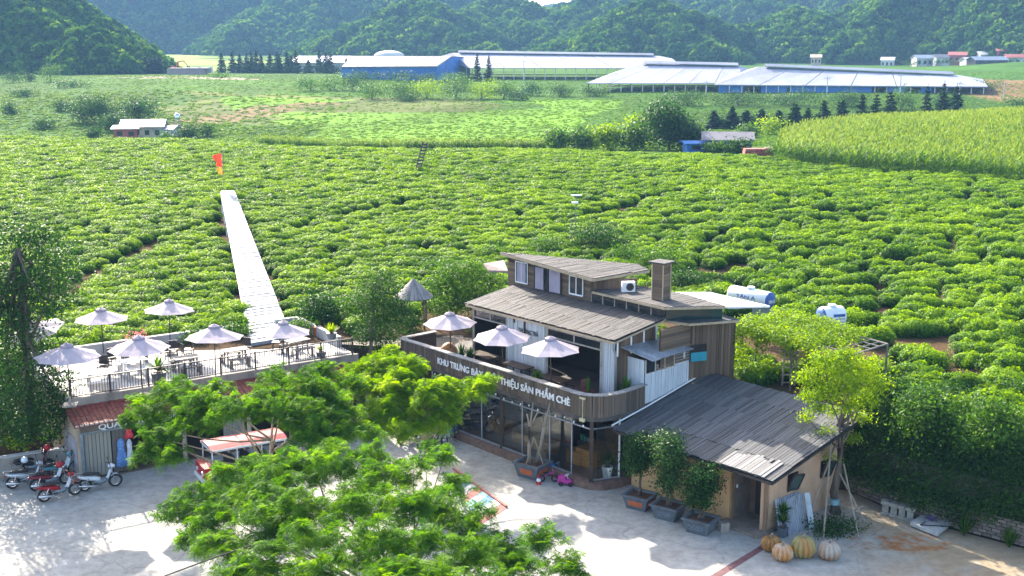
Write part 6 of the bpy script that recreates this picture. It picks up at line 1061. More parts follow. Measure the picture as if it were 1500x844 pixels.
cl = [(At(x, y, Yd + dy), r, r, r*.7) for x, y, r, dy in [(1232, 535, .55, .2), (1208, 530, .5, -.3), (1262, 540, .5, .3), (1186, 552, .42, 0), (1284, 562, .42, .1), (1240, 560, .55, -.6), (1212, 572, .45, -.4), (1268, 585, .42, 0), (1190, 578, .35, .3), (1245, 592, .40, -.3), (1198, 600, .28, -.2), (1208, 632, .22, -.3), (1262, 612, .30, .1), (1240, 518, .40, .2), (1250, 640, .26, .2), (1200, 650, .20, -.2), (1222, 600, .3, .3), (1180, 610, .22, .2), (1215, 668, .16, -.3)]]
t = ptree('staked_tree', 'bright yellow-green staked tree beside the hut wall', base, cl, At(1230, 560, Yd).z, 11000, leaf_yellow, .19, .10, bark)
for (x, y, x2, y2) in ((1180, 770, 1222, 655), (1206, 790, 1218, 640), (1258, 788, 1236, 680), (1270, 770, 1228, 690), (1195, 782, 1262, 742)): b = MB(); b.tube([G(x, y, 0), At(x2, y2, Yd - .1)], .035, 6); b.build('stake', bark_pale, t)
b = MB(); b.lathe([(.20, 0), (.205, .18), (.2, .2)], At(1222, 738, Yd - .02), 12); b.build('wrap', M('blue_wrap', (.22, .42, .48), .6), t)
# shrubs on the bank above the hedge and behind the buildings
for i, (x, y, Z, wp, hp, mt_, lb) in enumerate([(1350, 640, 3.0, 95, 85, leaf_mid, 'bushy young tree on the bank above the hedge'), (1465, 665, 3.0, 85, 95, leaf_mid, 'light bushy tree on the bank at right edge'), (1300, 600, 3.1, 70, 55, leaf_mid, 'green shrub between yellow tree and bank'), (1400, 600, 3.2, 70, 40, leaf_hedge, 'dark undergrowth between the bank trees'), (1280, 560, 3.2, 60, 40, leaf_vine, 'pale shrub below the pergola corner'), (1420, 660, 3.0, 60, 45, leaf_mid, 'low shrub between the two bank trees'), (1330, 575, 3.2, 60, 30, leaf_hedge, 'grey-green shrub row under the tea at right'), (1490, 590, 3.2, 60, 36, leaf_mid, 'shrub at the right edge under the tea'),
  (870, 368, 3.5, 100, 48, leaf_dark, 'dark round bush behind the upper roof'), (920, 385, 3.5, 60, 30, leaf_mid, 'bush between dark bush and chimney'), (960, 395, 3.5, 70, 34, leaf_mid, 'pale green bush behind the chimney'), (1005, 425, 3.4, 70, 36, leaf_dark, 'dark bush right of the chimney'), (800, 370, 3.5, 60, 26, leaf_mid, 'bush behind the top roof left part'), (1050, 420, 3.4, 40, 20, leaf_hedge, 'low scrub beside the white tank'), (720, 380, 3.5, 50, 24, leaf_mid, 'bush left of the top storey'), (640, 400, 3.5, 50, 22, leaf_mid, 'low bush behind the gazebo'),
  (470, 475, 3.2, 80, 55, leaf_dark, 'dark round bush beside the foot of the stairway'), (440, 490, 3.2, 40, 24, leaf_mid, 'small bush at the right foot of stairway'), (345, 495, 3.2, 40, 22, leaf_mid, 'tea-like bush at the left foot of the stairway'), (290, 500, 3.2, 50, 20, leaf_mid, 'low bush behind the back parapet'), (525, 470, 3.2, 60, 44, leaf_mid, 'bush left of the dark terrace tree'), (600, 485, 3.2, 44, 24, leaf_mid, 'low pale bush under the gazebo'), (1105, 600, .6, 60, 40, leaf_hedge, 'dark undergrowth behind the hut roof'), (1160, 595, 1.5, 50, 50, leaf_hedge, 'dark undergrowth below the pergola')]):
    c = G(x, y, Z); s = FOC/c.y; r = wp/2/s; shrub('shrub' if hp < 80 else 'young_tree', lb, 'shrub' if hp < 80 else 'tree', c, r, r*.9, hp/2/s, mt_, n=int(500 + wp*hp*.55), leaf=.15, group='shrubs around the buildings', sub=7)
# pergola with vine, cistern tanks, ladder
pc = [G(1088, 484, 5.4), G(1240, 523, 5.4), G(1300, 504, 5.4), G(1165, 468, 5.4)]
PG = thing('pergola', 'pipe pergola grown over with vine behind the hut', 'pergola', Vector((pc[0].x, pc[0].y, 3.2)))
for p, q in zip(pc, pc[1:] + pc[:1]): b = MB(); b.tube([p, q], .045, 6); b.build('edge_pipe', M('rusty_pipe', (.17, .15, .13), .7, .35, 3), PG)
for k in range(1, 12): f = k/12; b = MB(); b.tube([pc[0].lerp(pc[1], f), pc[3].lerp(pc[2], f)], .028, 5); b.build('cross_pipe', M('rusty_pipe', (.17, .15, .13), .7, .35, 3), PG)
for k in range(1, 5): f = k/5; b = MB(); b.tube([pc[0].lerp(pc[3], f), pc[1].lerp(pc[2], f)], .028, 5); b.build('long_pipe', M('rusty_pipe', (.17, .15, .13), .7, .35, 3), PG)
for p, z in ((pc[0], .5), (pc[1], 1), (pc[2], 3.2), (pc[3], 3.2), (pc[0].lerp(pc[1], .5), .5)): b = MB(); b.tube([Vector((p.x, p.y, z)), p], .05, 6); b.build('post', M('rusty_pipe', (.17, .15, .13), .7, .35, 3), PG)
VN = thing('vine', 'yellow-green climbing vine spread over the pergola', 'vine', Vector((pc[0].x + .5, pc[0].y, 3.2))); cl = []
for f in np.linspace(-.05, .70, 12):
    for g in np.linspace(0, 1, 6):
        if random.random() < .95 - .5*max(0, f - .45): p = pc[0].lerp(pc[1], float(f)).lerp(pc[3].lerp(pc[2], float(f)), float(g)); cl.append((p + ZUP*random.uniform(.0, .22), .45, .45, .16))
for x, y0, y1 in ((1085, 490, 545), (1118, 490, 520), (1155, 500, 545), (1190, 515, 540), (1232, 525, 560), (1250, 530, 580)):
    for y in np.arange(y0, y1, 12): cl.append((At(x + random.uniform(-4, 4), float(y), pc[0].y - 1.2 if x < 1200 else pc[1].y), .22, .22, .22))
crown(VN, 'foliage', leaf_cloud(cl, 32000, .115, up=.6), leaf_vine); b = MB(); p = pc[0]; b.tube([Vector((p.x + .5, p.y, 1)), Vector((p.x + .6, p.y, 3.5)), p + Vector((.8, .3, 0))], [.05, .04, .03], 6); b.build('stem', bark, VN)
l0, l1 = At(1153, 575, pc[0].y - 1.5), At(1160, 497, pc[0].y - 1.5); LD = thing('timber_ladder', 'weathered timber ladder under the pergola', 'ladder', l0 - ZUP*1.0)
for s in (-.28, .28): b = MB(); b.bar(l0 + X1*s - ZUP*1.0, l1 + X1*s, .07); b.build('rail', bark_pale, LD)
for k in range(9): p = (l0 - ZUP*.6).lerp(l1, k/8.6); b = MB(); b.bar(p - X1*.32, p + X1*.32, .08, .05); b.build('rung', bark_pale, LD)
bw_ = [G(1080, 560, 3.0), G(1240, 600, 3.0)]
tank_w = M('tank_white', (.72, .75, .78), .4, .1, 2); tank_b = M('tank_blue', (.03, .10, .34), .45, .2, 2)
def tank(lb, pa, pb, r, legs=True, txt=None):
    d = (pb - pa).normalized(); L = (pb - pa).length; t = thing('water_tank', lb, 'water tank', Vector(((pa.x+pb.x)/2, (pa.y+pb.y)/2, pa.z - r - .3)), 'lying water tanks'); b = MB(); b.lathe([(r*.5, -.04), (r*.95, 0), (r, .06), (r, L - .06), (r*.95, L), (r*.5, L + .04)], pa, 22, ax=d); b.build('shell', tank_w, t, smooth=True)
    b = MB(); b.lathe([(r*.96, 0), (r*.97, .05), (r*.5, .09), (.02, .10)], pb - d*.02, 22, ax=d); b.build('blue_end', tank_b, t, smooth=True)
    b = MB(); b.lathe([(.2, 0), (.2, .12), (.05, .14)], pa.lerp(pb, .5) + ZUP*(r - .02), 12); b.build('lid', tank_w, t)
    for f in (.2, .8): p = pa.lerp(pb, f); b = MB(); b.box(p - ZUP*(r + .3), .5, .9, .55, math.atan2(d.y, d.x)); b.build('cradle', steel_grey, t)
    s = d.cross(ZUP).normalized(); up2 = s.cross(d)
    if txt: text('lettering', txt, r*.55, tank_b, t, pa.lerp(pb, .25) + s*(r + .004) - ZUP*.05, d, ZUP, .004, L*.5)
    text('lettering', 'TÂN Á', r*.55, white_paint, t, pb + d*.10 - d.cross(ZUP).normalized()*-r*.6 - ZUP*.15, (ZUP.cross(d)).normalized(), ZUP, .004, r*1.2)
    return t
pa, pb = G(1072, 429, 5.5), G(1128, 440, 5.5); tank('long white lying water tank behind the sheet roof', pa, pb, .42, txt='TÂN Á')
pa, pb = G(1233, 462, 5.3), G(1203, 464, 5.3); tank('short white lying water tank above the pergola', pa, pb, .48)
d = (pb - pa).normalized(); t = bpy.data.objects['water_tank.001']; b = MB(); c = pa.lerp(pb, .25) + Vector((0, -.47, -.08)); b.box(c, .62, .04, .26, math.atan2(d.y, d.x)); b.build('blue_label', tank_b, t); text('lettering', 'SUNNY', .2, white_paint, t, c + Vector((-.26, -.03, .06)), Vector((1, -d.y/d.x*-1, 0)).normalized(), ZUP, .004, .5)
# gazebo, deck and steps between the two buildings
c = G(606, 432, 5.0); c.z = 3.2; GZ = thing('gazebo', 'small round gazebo with a pointed grey board roof', 'gazebo', c); ap = At(609, 408, c.y); n = 26; Rg = 1.05; ze = At(606, 435, c.y).z
b = MB(); b.lathe([(Rg*.97, ze - .02), (.04, ap.z - .03)], Vector((c.x, c.y, 0)), n); rf = b.build('roof', wood_dark, GZ)
for k in range(n):
    a = 2*PI*k/n; e1 = Vector((c.x + math.cos(a)*Rg, c.y + math.sin(a)*Rg, ze)); e2 = Vector((c.x + math.cos(a + 2*PI/n*.9)*Rg, c.y + math.sin(a + 2*PI/n*.9)*Rg, ze)); tp = Vector((c.x, c.y, ap.z)); b = MB(); b.slab([e1, e2, tp + (e2 - tp)*.05, tp + (e1 - tp)*.05], -.03); b.build('board', M('gazebo_board', (.26, .235, .22), .8, .3, 2, objrand=.3), rf)
for k in range(4): a = PI/4 + k*PI/2; p = Vector((c.x + math.cos(a)*.85, c.y + math.sin(a)*.85, 3.2)); b = MB(); b.tube([p, Vector((p.x, p.y, ze + .05))], .05, 6); b.build('post', wood_wall, GZ)
DK = thing('timber_deck', 'timber deck linking the terrace and the tea house', 'deck', S(14, 6, 3.1)); dk = [S(13.75, 4.2, 3.15), B(-12.35, 1.0, 3.15), B(-9.5, 6.5, 3.15), S(14.5, 9.2, 3.15)]
for k in range(34): f0, f1 = k/34, (k + .93)/34; b = MB(); b.slab([dk[0].lerp(dk[3], f0), dk[1].lerp(dk[2], f0), dk[1].lerp(dk[2], f1), dk[0].lerp(dk[3], f1)], .05); b.build('board', wood_par, DK)
for p in dk: b = MB(); b.bar(Vector((p.x, p.y, 0)), p - ZUP*.05, .15); b.build('post', wood_dark, DK)
b = MB(); quadbox(b, dk[0], dk[1], 0, 3.05, .1, Vector((-.5, .8, 0))); b.build('skirt', wood_dark, DK)
SP = thing('wooden_steps', 'worn wooden steps going down from the deck', 'steps', S(14.3, 3.6, 0)); 
for k in range(9): zz = 3.0 - k*.33; b = MB(); b.slab([S(13.8, 4.1 - k*.32, zz), S(15.6, 4.1 - k*.32, zz), S(15.6, 3.8 - k*.32, zz), S(13.8, 3.8 - k*.32, zz)], .06); b.build('step', wood_wall, SP)
for a in (13.8, 15.6): b = MB(); b.bar(S(a, 4.1, 3.0), S(a, 1.3, .1), .08, .25); b.build('stringer', wood_par, SP)
b = MB(); quadbox(b, S(15.7, 4.3, 0), S(15.7, 1.2, 0), 0, (3.5, 1.0), .06, SW); b.build('side_panel', wood_par, SP)
# ------------------------------------------------------------------ motorbikes
def motorbike(label, c, rz, body, side, seatm, group, lean=.12, basket=False):
    """underbone motorbike, front towards local +x, built about its stand point"""
    c = Vector(c); t = thing('motorbike', label, 'motorbike', c, group); mt = Matrix.Translation(c) @ Matrix.Rotation(rz, 4, 'Z') @ Matrix.Rotation(lean, 4, 'X')
    def P(x, y, z): return mt @ Vector((x, y, z))
    def D(v): return (mt.to_3x3() @ Vector(v))
    for x in (-.60, .62):
        b = MB(); b.torus(P(x, 0, .29), D((0, 1, 0)), .245, .05, 22, 7); w_ = b.build('wheel', rubber, t, smooth=True); b = MB(); b.torus(P(x, 0, .29), D((0, 1, 0)), .195, .018, 20, 5); b.lathe([(.05, -.05), (.05, .05)], P(x, 0, .29), 8, ax=D((0, 1, 0)))
        for k in range(8): a = k*PI/4; b.bar(P(x, 0, .29), P(x + .19*math.cos(a), 0, .29 + .19*math.sin(a)), .009)
        b.build('rim', chrome, w_)
    b = MB(); b.tube([P(.62, .075, .29), P(.50, .075, .68), P(.44, .03, .88)], .022, 6); b.tube([P(.62, -.075, .29), P(.50, -.075, .68), P(.44, -.03, .88)], .022, 6); b.build('fork', chrome, t)
    pr = [(.80, .48, .05), (.70, .60, .06), (.56, .61, .065), (.43, .50, .05)]; b = MB(); V_ = [P(x, s*wd, z) for x, z, wd in pr for s in (-1, 1)]; b.add(V_, [(2*i, 2*i+2, 2*i+3, 2*i+1) for i in range(3)]); b.build('front_fender', body, t)
    sec = [(.50, .96, .07), (.46, .80, .13), (.36, .52, .16), (.26, .34, .10)]; b = MB()                      # leg shield
    b.add([P(x + o_, s*wd, z) for x, z, wd in sec for s, o_ in ((-1, -.03), (0, .05), (1, -.03))], [(3*i + j, 3*i + 3 + j, 3*i + 4 + j, 3*i + 1 + j) for i in range(3) for j in range(2)]); b.build('leg_shield', side, t)
    def loft(nm, secs, m, sm=True):                                                                              # rounded body: (x, zc, half width, half height)
        b = MB(); n = 10; V_ = [P(x, wd*math.cos(a), z + h*math.sin(a)) for x, z, wd, h in secs for a in [2*PI*j/n for j in range(n)]]
        b.add(V_, [(i*n + j, i*n + (j+1) % n, (i+1)*n + (j+1) % n, (i+1)*n + j) for i in range(len(secs) - 1) for j in range(n)] + [tuple(range(n-1, -1, -1)), tuple((len(secs)-1)*n + j for j in range(n))]); return b.build(nm, m, t, smooth=sm)
    loft('tail_body', [(-.86, .68, .03, .03), (-.72, .64, .09, .08), (-.45, .58, .12, .11), (-.15, .52, .11, .11), (.02, .46, .08, .09)], body)
    loft('seat', [(-.78, .76, .06, .03), (-.6, .77, .11, .05), (-.3, .75, .12, .055), (-.02, .71, .10, .05), (.06, .67, .05, .03)], seatm)
    loft('engine', [(-.22, .33, .10, .12), (0, .33, .11, .13), (.22, .36, .09, .11), (.30, .38, .04, .06)], steel_grey)
    loft('head_cowl', [(.36, .98, .12, .05), (.46, 1.0, .14, .08), (.58, .97, .08, .07), (.62, .96, .04, .04)], body)
    b = MB(); b.lathe([(.075, 0), (.07, .03), (.02, .04)], P(.57, 0, .95), 12, ax=D((1, 0, -.1))); b.build('headlight', M('headlight_glass', (.7, .72, .75), .15, .05, 2, bump=0), t)
    b = MB(); b.tube([P(.33, -.33, 1.02), P(.42, -.15, 1.03), P(.42, .15, 1.03), P(.33, .33, 1.02)], .016, 6); b.build('handlebar', black, t)
    for s in (-1, 1): b = MB(); b.tube([P(.40, s*.2, 1.03), P(.40, s*.28, 1.2)], .008, 5); b.lathe([(.06, 0), (.06, .02)], P(.39, s*.29, 1.22), 10, ax=D((-1, 0, .2))); b.build('mirror', black, t)
    b = MB(); b.tube([P(.05, -.13, .22), P(-.3, -.16, .24), P(-.4, -.17, .27), P(-.88, -.18, .36)], [.022, .022, .05, .055], 8); b.build('exhaust', chrome, t, smooth=True)
    b = MB(); b.tube([P(-.60, .1, .29), P(-.10, .1, .33)], .025, 5); b.tube([P(-.60, -.1, .29), P(-.10, -.1, .33)], .025, 5); b.build('swingarm', steel_dark, t); b = MB()
    for s in (-1, 1): b.tube([P(-.58, s*.11, .30), P(-.46, s*.12, .60)], .025, 6)
    b.build('shock', chrome, t); b = MB(); b.tube([P(-.5, 0, .70), P(-.74, .09, .80), P(-.93, .09, .80), P(-.93, -.09, .80), P(-.74, -.09, .80), P(-.5, 0, .70)], .012, 5); b.build('grab_rail', chrome, t)
    b = MB(); b.add([P(-.80, -.08, .62), P(-.80, .08, .62), P(-.97, .07, .38), P(-.97, -.07, .38)], [(0, 1, 2, 3)]); b.build('rear_mudguard', black, t); b = MB(); b.boxm(mt @ Matrix.Translation((-.90, 0, .62)), .05, .12, .06); b.build('tail_light', red_paint, t)
    b = MB(); b.tube([P(.0, .1, .2), P(-.05, .26, -.02 + .26*lean)], .014, 5); b.build('stand', steel_dark, t); return t
silver = M('silver_paint', (.52, .56, .60), .3, .1, 2, metal=.3, bump=0); blackp = M('black_paint', (.02, .02, .024), .3, .1, 2, bump=0); whitep = M('white_bike_paint', (.70, .74, .80), .3, .1, 2, bump=0); bluep = M('blue_bike_paint', (.03, .09, .22), .3, .1, 2, bump=0); tealp = M('teal_bike_paint', (.10, .30, .34), .35, .1, 2, bump=0)
gl = 'motorbikes parked beside the souvenir shop'
motorbike('white and black motorbike parked nearest the shop shutter', G(147, 716, 0), R(28), whitep, whitep, blackp, gl)
motorbike('red motorbike with pale leg shield at the front of the left group', G(88, 730, 0), R(38), red_paint, silver, blackp, gl)
motorbike('silver black motorbike at the far left of the group', G(42, 712, 0), R(30), silver, silver, blackp, gl)
motorbike('dark red motorbike behind the red one', G(75, 714, 0), R(42), M('dark_red_paint', (.22, .02, .03), .35, .1, 2, bump=0), silver, blackp, gl)
motorbike('black motorbike standing against the low wall', G(50, 694, 0), R(25), blackp, red_paint, blackp, gl)
motorbike('teal and white motorbike between the wall and shop corner', G(88, 700, 0), R(55), tealp, silver, blackp, gl)
gr = 'motorbikes parked left of the shop glass'
motorbike('white motorbike with dark helmet under the bright tree', G(599, 646, 0), R(-118), whitep, bluep, blackp, gr); motorbike('silver motorbike in the middle under the bright tree', G(628, 652, 0), R(-120), silver, silver, blackp, gr); motorbike('blue motorbike nearest the glass shopfront', G(661, 648, 0), R(-115), bluep, whitep, blackp, gr)
def helmet(lb, c, m): b = MB(); b.lathe([(.12, 0), (.145, .06), (.14, .14), (.10, .21), (.03, .235)], c, 14); return b.build('helmet', m, label=lb, cat='helmet', group='helmets left on motorbikes', loc=c, smooth=True)
helmet('red and white helmet hung on the motorbike by the wall', G(69, 659, 1.1) - ZUP*0, red_paint); helmet('red helmet on the handlebar behind the red motorbike', G(87, 684, 1.02), red_paint); helmet('white helmet on the black motorbike seat', G(36, 677, .84), whitep); helmet('dark blue helmet on the white motorbike under the tree', G(598, 622, 1.05), bluep)
# ------------------------------------------------------------------ open shuttle cart
c0 = G(372, 704, 0); a = A1 - R(3); CX = Vector((math.cos(a), math.sin(a), 0)); CY = Vector((-math.sin(a), math.cos(a), 0))
c0 = G(412, 698, 0) - CX*1.58; SC = thing('shuttle_cart', 'red open-sided electric shuttle cart with a red roof', 'cart', c0)
def CP(x, y, z): return c0 + CX*x*.66 + CY*y + ZUP*z*.84
def cbox(nm, x, y, z, sx, sy, sz, m, par_=SC): b = MB(); b.boxm(Matrix.Translation(CP(x, y, z)) @ Matrix.Rotation(a, 4, 'Z'), sx*.68, sy, sz*.84); return b.build(nm, m, par_)
cbox('floor_pan', .5, .75, .30, 4.9, 1.45, .12, silver); b = MB(); b.slab([CP(-2.1, -.05, 2.0), CP(2.9, -.05, 2.0), CP(2.9, 1.55, 2.0), CP(-2.1, 1.55, 2.0)], .08); b.build('roof_rim', whitep, SC)
for k in range(10): b = MB(); x0 = -2.1 + k*.5; b.add([CP(x0, -.02, 2.01), CP(x0 + .5, -.02, 2.01), CP(x0 + .5, .4, 2.12), CP(x0, .4, 2.12), CP(x0 + .5, 1.1, 2.12), CP(x0, 1.1, 2.12), CP(x0 + .5, 1.52, 2.01), CP(x0, 1.52, 2.01)], [(0, 1, 2, 3), (3, 2, 4, 5), (5, 4, 6, 7)]); b.build('roof_panel', red_paint, SC)
for x in (-2.0, -.4, 1.2, 2.75):
    for y in (.05, 1.45): b = MB(); b.tube([CP(x, y, .4), CP(x, y, 2.0)], .028, 6); b.build('roof_post', whitep, SC)
for x in (-.9, .15, 1.2, 2.2): s_ = cbox('seat', x, .75, .42, .5, 1.3, .38, blackp); b = MB(); b.boxm(Matrix.Translation(CP(x + .22, .75, .85)) @ Matrix.Rotation(a, 4, 'Z') @ Matrix.Rotation(.15, 4, 'Y'), .09, 1.3, .48); b.build('backrest', blackp, s_)
cbox('side_panel', .7, .06, .42, .85, .05, .42, red_paint); cbox('side_panel', 1.7, .06, .42, .7, .05, .5, red_paint); cbox('nose', -2.25, .75, .38, .55, 1.35, .7, red_paint); cbox('bumper', -2.58, .75, .32, .1, 1.4, .2, whitep); b = MB(); b.add([CP(-2.05, .1, 1.08), CP(-2.05, 1.4, 1.08), CP(-1.95, 1.4, 1.95), CP(-1.95, .1, 1.95)], [(0, 1, 2, 3)]); b.build('windscreen', glass, SC); cbox('step', .6, -.02, .26, 3.2, .16, .05, silver)
for x in (-1.6, 2.4):
    for y in (.1, 1.4): b = MB(); b.torus(CP(x, y, .29), CY, .21, .085, 20, 7); w_ = b.build('wheel', rubber, SC, smooth=True); b = MB(); b.lathe([(.19, -.04), (.17, .04), (.05, .05)], CP(x, y - .04, .29), 14, ax=-CY); b.build('rim', chrome, w_)
for y in (.35, 1.15): b = MB(); b.lathe([(.09, 0), (.08, .04), (.02, .05)], CP(-2.53, y, .75), 10, ax=-CX); b.build('headlight', whitep, SC)
# ------------------------------------------------------------------ children's vehicles and painted mat
c = G(803, 706, 0); t = thing('balance_bike', 'small pink and purple bicycle lying by the planter', 'bicycle', c); pk = M('pink_plastic', (.52, .05, .28), .4, .1, 3)
for dx in (-.28, .28): b = MB(); b.torus(c + Vector((dx, 0, .16)), (.2, 1, 0), .13, .03, 16, 6); b.build('wheel', rubber, t, smooth=True)
b = MB(); b.tube([c + Vector((-.28, 0, .16)), c + Vector((-.05, 0, .35)), c + Vector((.22, 0, .42)), c + Vector((.28, 0, .16))], .022, 6); b.build('frame', pk, t); b = MB(); b.tube([c + Vector((.22, 0, .42)), c + Vector((.20, 0, .55))], .016, 5); b.tube([c + Vector((.18, -.2, .55)), c + Vector((.18, .2, .55))], .016, 5); b.build('handlebar', pk, t); b = MB(); b.box(c + Vector((-.1, 0, .38)), .2, .12, .05); b.build('saddle', black, t)
for i, (x, y, m_, lb) in enumerate([(815, 692, bluep, 'blue ride-on toy car by the shop glass'), (828, 710, pk, 'pink and white ride-on toy car before the shop')]):
    c = G(x, y, 0); m_ = M('toy_blue', (.03, .17, .42), .4, .1, 3) if i == 0 else m_; t = thing('ride_on_toy', lb, 'toy car', c, 'ride-on toys before the shop'); b = MB(); b.box(c + ZUP*.1, .62, .30, .16, R(-20)); b.box(c + ZUP*.26 + Vector((-.12, .03, 0)), .3, .26, .14, R(-20)); b.build('body', m_, t); b = MB(); b.tube([c + Vector((.12, -.02, .26)), c + Vector((.06, -.02, .42))], .015, 5); b.torus(c + Vector((.06, -.02, .44)), (-.4, 0, 1), .08, .015, 12, 5); b.build('steering_wheel', whitep, t)
    for dx, dy in ((-.2, -.2), (.2, -.28), (-.15, .17), (.26, .1)): b = MB(); b.torus(c + Vector((dx, dy, .10)), (.34, .94, 0), .065, .035, 12, 5); b.build('wheel', rubber, t)
c = G(789, 709, 0); t = thing('toy_cone', 'small red and white striped cone at the planter foot', 'cone', c)
for k in range(3): b = MB(); b.lathe([(.13 - .03*k, .13*k), (.10 - .03*k, .13*k + .13)], c, 12); b.build('band', red_paint if k % 2 == 0 else whitep, t)
# painted play mat: a flat sheet with coloured bands lying on the concrete
mq = [G(655, 700, .012), G(668, 690, .012), G(742, 745, .012), G(706, 768, .012)]
PM = thing('play_mat', 'faded red white and blue striped mat on the sunlit concrete', 'mat', G(700, 730, 0)); mc = [M('mat_red', (.42, .16, .14), .8, .3, 4), M('mat_white', (.7, .68, .68), .8, .15, 4), M('mat_blue', (.12, .26, .42), .8, .3, 4), M('mat_aqua', (.28, .48, .50), .8, .3, 4)]
for k in range(9):
    f0, f1 = k/9, (k + .96)/9; b = MB(); b.slab([mq[0].lerp(mq[3], f0), mq[0].lerp(mq[3], f1), mq[1].lerp(mq[2], f1), mq[1].lerp(mq[2], f0)], .008); b.build('band', mc[(k*3) % 4], PM)
b = MB(); b.bar(G(664, 686, .05), G(742, 742, .05), .10, .06); b.build('edge_tube', mc[0], PM)
# low wall and planting at the far left
LW = thing('garden_wall', 'low stained concrete garden wall behind the motorbikes', 'wall', Vector((-21.8, 46.8, 0))); b = MB(); quadbox(b, Vector((-30, 42.2, 0)), Vector((-21.76, 46.7, 0)), 0, .9, .22, Vector((-.5, .85, 0))); quadbox(b, Vector((-21.76, 46.7, 0)), Vector((-18.75, 48.45, 0)), 0, .9, .22, Vector((-.5, .85, 0))); b.build('wall', conc_wall, LW); b = MB(); b.bar(Vector((-30, 42.3, .92)), Vector((-18.75, 48.6, .92)), .3, .06); b.build('coping', concrete, LW)
for i, (x, y, wp, hp) in enumerate([(30, 655, 40, 18), (75, 645, 30, 20), (15, 650, 30, 16), (95, 640, 24, 16)]): c = G(x, y, 1.0); s = FOC/c.y; shrub('garden_shrub', ['low yellow-green plant behind the garden wall', 'small flowering plant by the dark trunk', 'low plant at the left edge behind the wall', 'low plant beside the shop side wall'][i], 'shrub', c, wp/2/s, wp/2.4/s, hp/2/s, leaf_yellow if i == 0 else leaf_mid, n=320, leaf=.13, group='plants behind the garden wall')
# ------------------------------------------------------------------ trees
def big_tree(name, label, base, clus, topz, n, mat, r0, leaf, kind='broad', barkm=bark, top=None):
    base = Vector(base); t = thing(name, label, 'tree', base); tp = top or Vector((sum(c_[0].x for c_ in clus)/len(clus)*.5 + base.x*.5, sum(c_[0].y for c_ in clus)/len(clus)*.5 + base.y*.5, topz)); limbs(t, base, tp, r0, [c_[0] for c_ in (clus[::8] if len(clus) > 60 else clus)], barkm)
    crown(t, 'crown', leaf_cloud(clus, n, leaf) if kind == 'broad' else feather_cloud(clus, n, leaf), mat); return t
def CL(lst, Y, rz=.7, dy=1.0): return [(At(x, y, Y + random.uniform(-dy, dy)), r, r, r*rz) for x, y, r in lst]
base = G(50, 650, .9); cl = CL([(60, 355, .9), (30, 345, .9), (85, 385, 1.0), (20, 395, 1.2), (60, 410, 1.2), (95, 420, .6), (5, 430, 1.2), (45, 445, 1.1), (80, 445, .7), (10, 480, 1.0), (25, 520, 1.2), (60, 500, .6), (75, 560, 1.0), (30, 565, 1.4), (0, 560, 1.3), (55, 600, 1.2), (10, 610, 1.3), (85, 595, .7), (-25, 590, 1.3), (-30, 520, 1.2), (-30, 440, 1.3), (35, 625, .8), (75, 625, .6)], 48.6, .75, 1.2)
big_tree('broadleaf_tree', 'tall dark broadleaf tree at the left edge', base, cl, 9.6, 21000, leaf_dark, .24, .15)
base = Vector((-27.5, 48.0, .6)); cl = [(base + Vector((dx, dy, z)), r, r, r*.75) for dx, dy, z, r in [(0, 0, 5, 1.9), (1.2, .5, 6.4, 1.6), (-1.3, .2, 6.8, 1.7), (.3, -1, 7.6, 1.6), (0, .8, 8.8, 1.5), (1.6, -.8, 4.6, 1.3), (-1.4, -1, 4.4, 1.5), (.4, 0, 10.0, 1.1)]]  # unseen tree, added left of the view to throw shade on the yard
big_tree('broadleaf_tree', 'unseen dark broadleaf tree added outside the left edge to shade the yard', base, cl, 9.0, 5000, leaf_dark, .28, .2)
base = G(541, 528, 2.8); Yd = base.y + .6; cl = CL([(560, 410, .7), (545, 430, .8), (575, 435, .7), (555, 455, .9), (530, 450, .6), (580, 465, .7), (545, 478, .8), (570, 490, .7), (535, 492, .55), (560, 505, .5), (590, 450, .5)], Yd, .8, .7)
big_tree('slim_tree', 'dark slim-trunked tree between the deck and gazebo', base, cl, cl[0][0].z, 8000, leaf_hedge, .10, .12)
base = G(655, 470, 3.2); Yd = base.y + .5; cl = CL([(690, 395, .8), (660, 400, .8), (715, 405, .6), (640, 420, .7), (680, 425, 1.0), (710, 428, .6), (660, 445, .9), (640, 450, .6), (695, 448, .6), (725, 415, .4)], Yd, .75, .8)
big_tree('leafy_tree', 'bright leafy tree overhanging the left end of main roof', base, cl, cl[4][0].z, 8500, leaf_mid, .12, .14)
# feathery shade trees in the yard: crown lobes by sight line and height above the yard
def FT(lst, f=.7):
    out = []
    for x, y, Z, r in lst:
        for k in range(5):
            a = random.uniform(0, 6.283); d = random.uniform(.1, .9)*r; q = random.uniform(.36, .68)*r; out.append((G(x, y, Z) + Vector((math.cos(a)*d, math.sin(a)*d, random.uniform(-.55, .45)*r)), q, q, q*f))
    return out + [(G(x, y, Z), r*.9, r*.9, r*.75) for x, y, Z, r in lst for _ in (0,)]
base = G(632, 658, 0); cl = FT([(560, 535, 4.6, .9), (595, 535, 4.7, .9), (640, 575, 4.1, .8), (580, 560, 4.3, 1.0), (535, 570, 4.0, .9), (620, 580, 4.0, 1.0), (660, 575, 3.9, .9), (700, 565, 3.9, .7), (708, 562, 3.9, .5), (550, 600, 3.6, .9), (600, 608, 3.4, .9), (650, 605, 3.4, .7), (575, 520, 4.9, .6), (716, 556, 3.9, .4), (520, 540, 4.3, .7), (625, 625, 3.0, .6), (580, 630, 3.1, .6), (540, 625, 3.2, .6)])
big_tree('flame_tree', 'bright yellow-green feathery tree before the tea house sign', base, cl, 2.4, 1350, leaf_bright, .12, .30, 'feather', bark_pale, top=G(630, 640, 2.4))
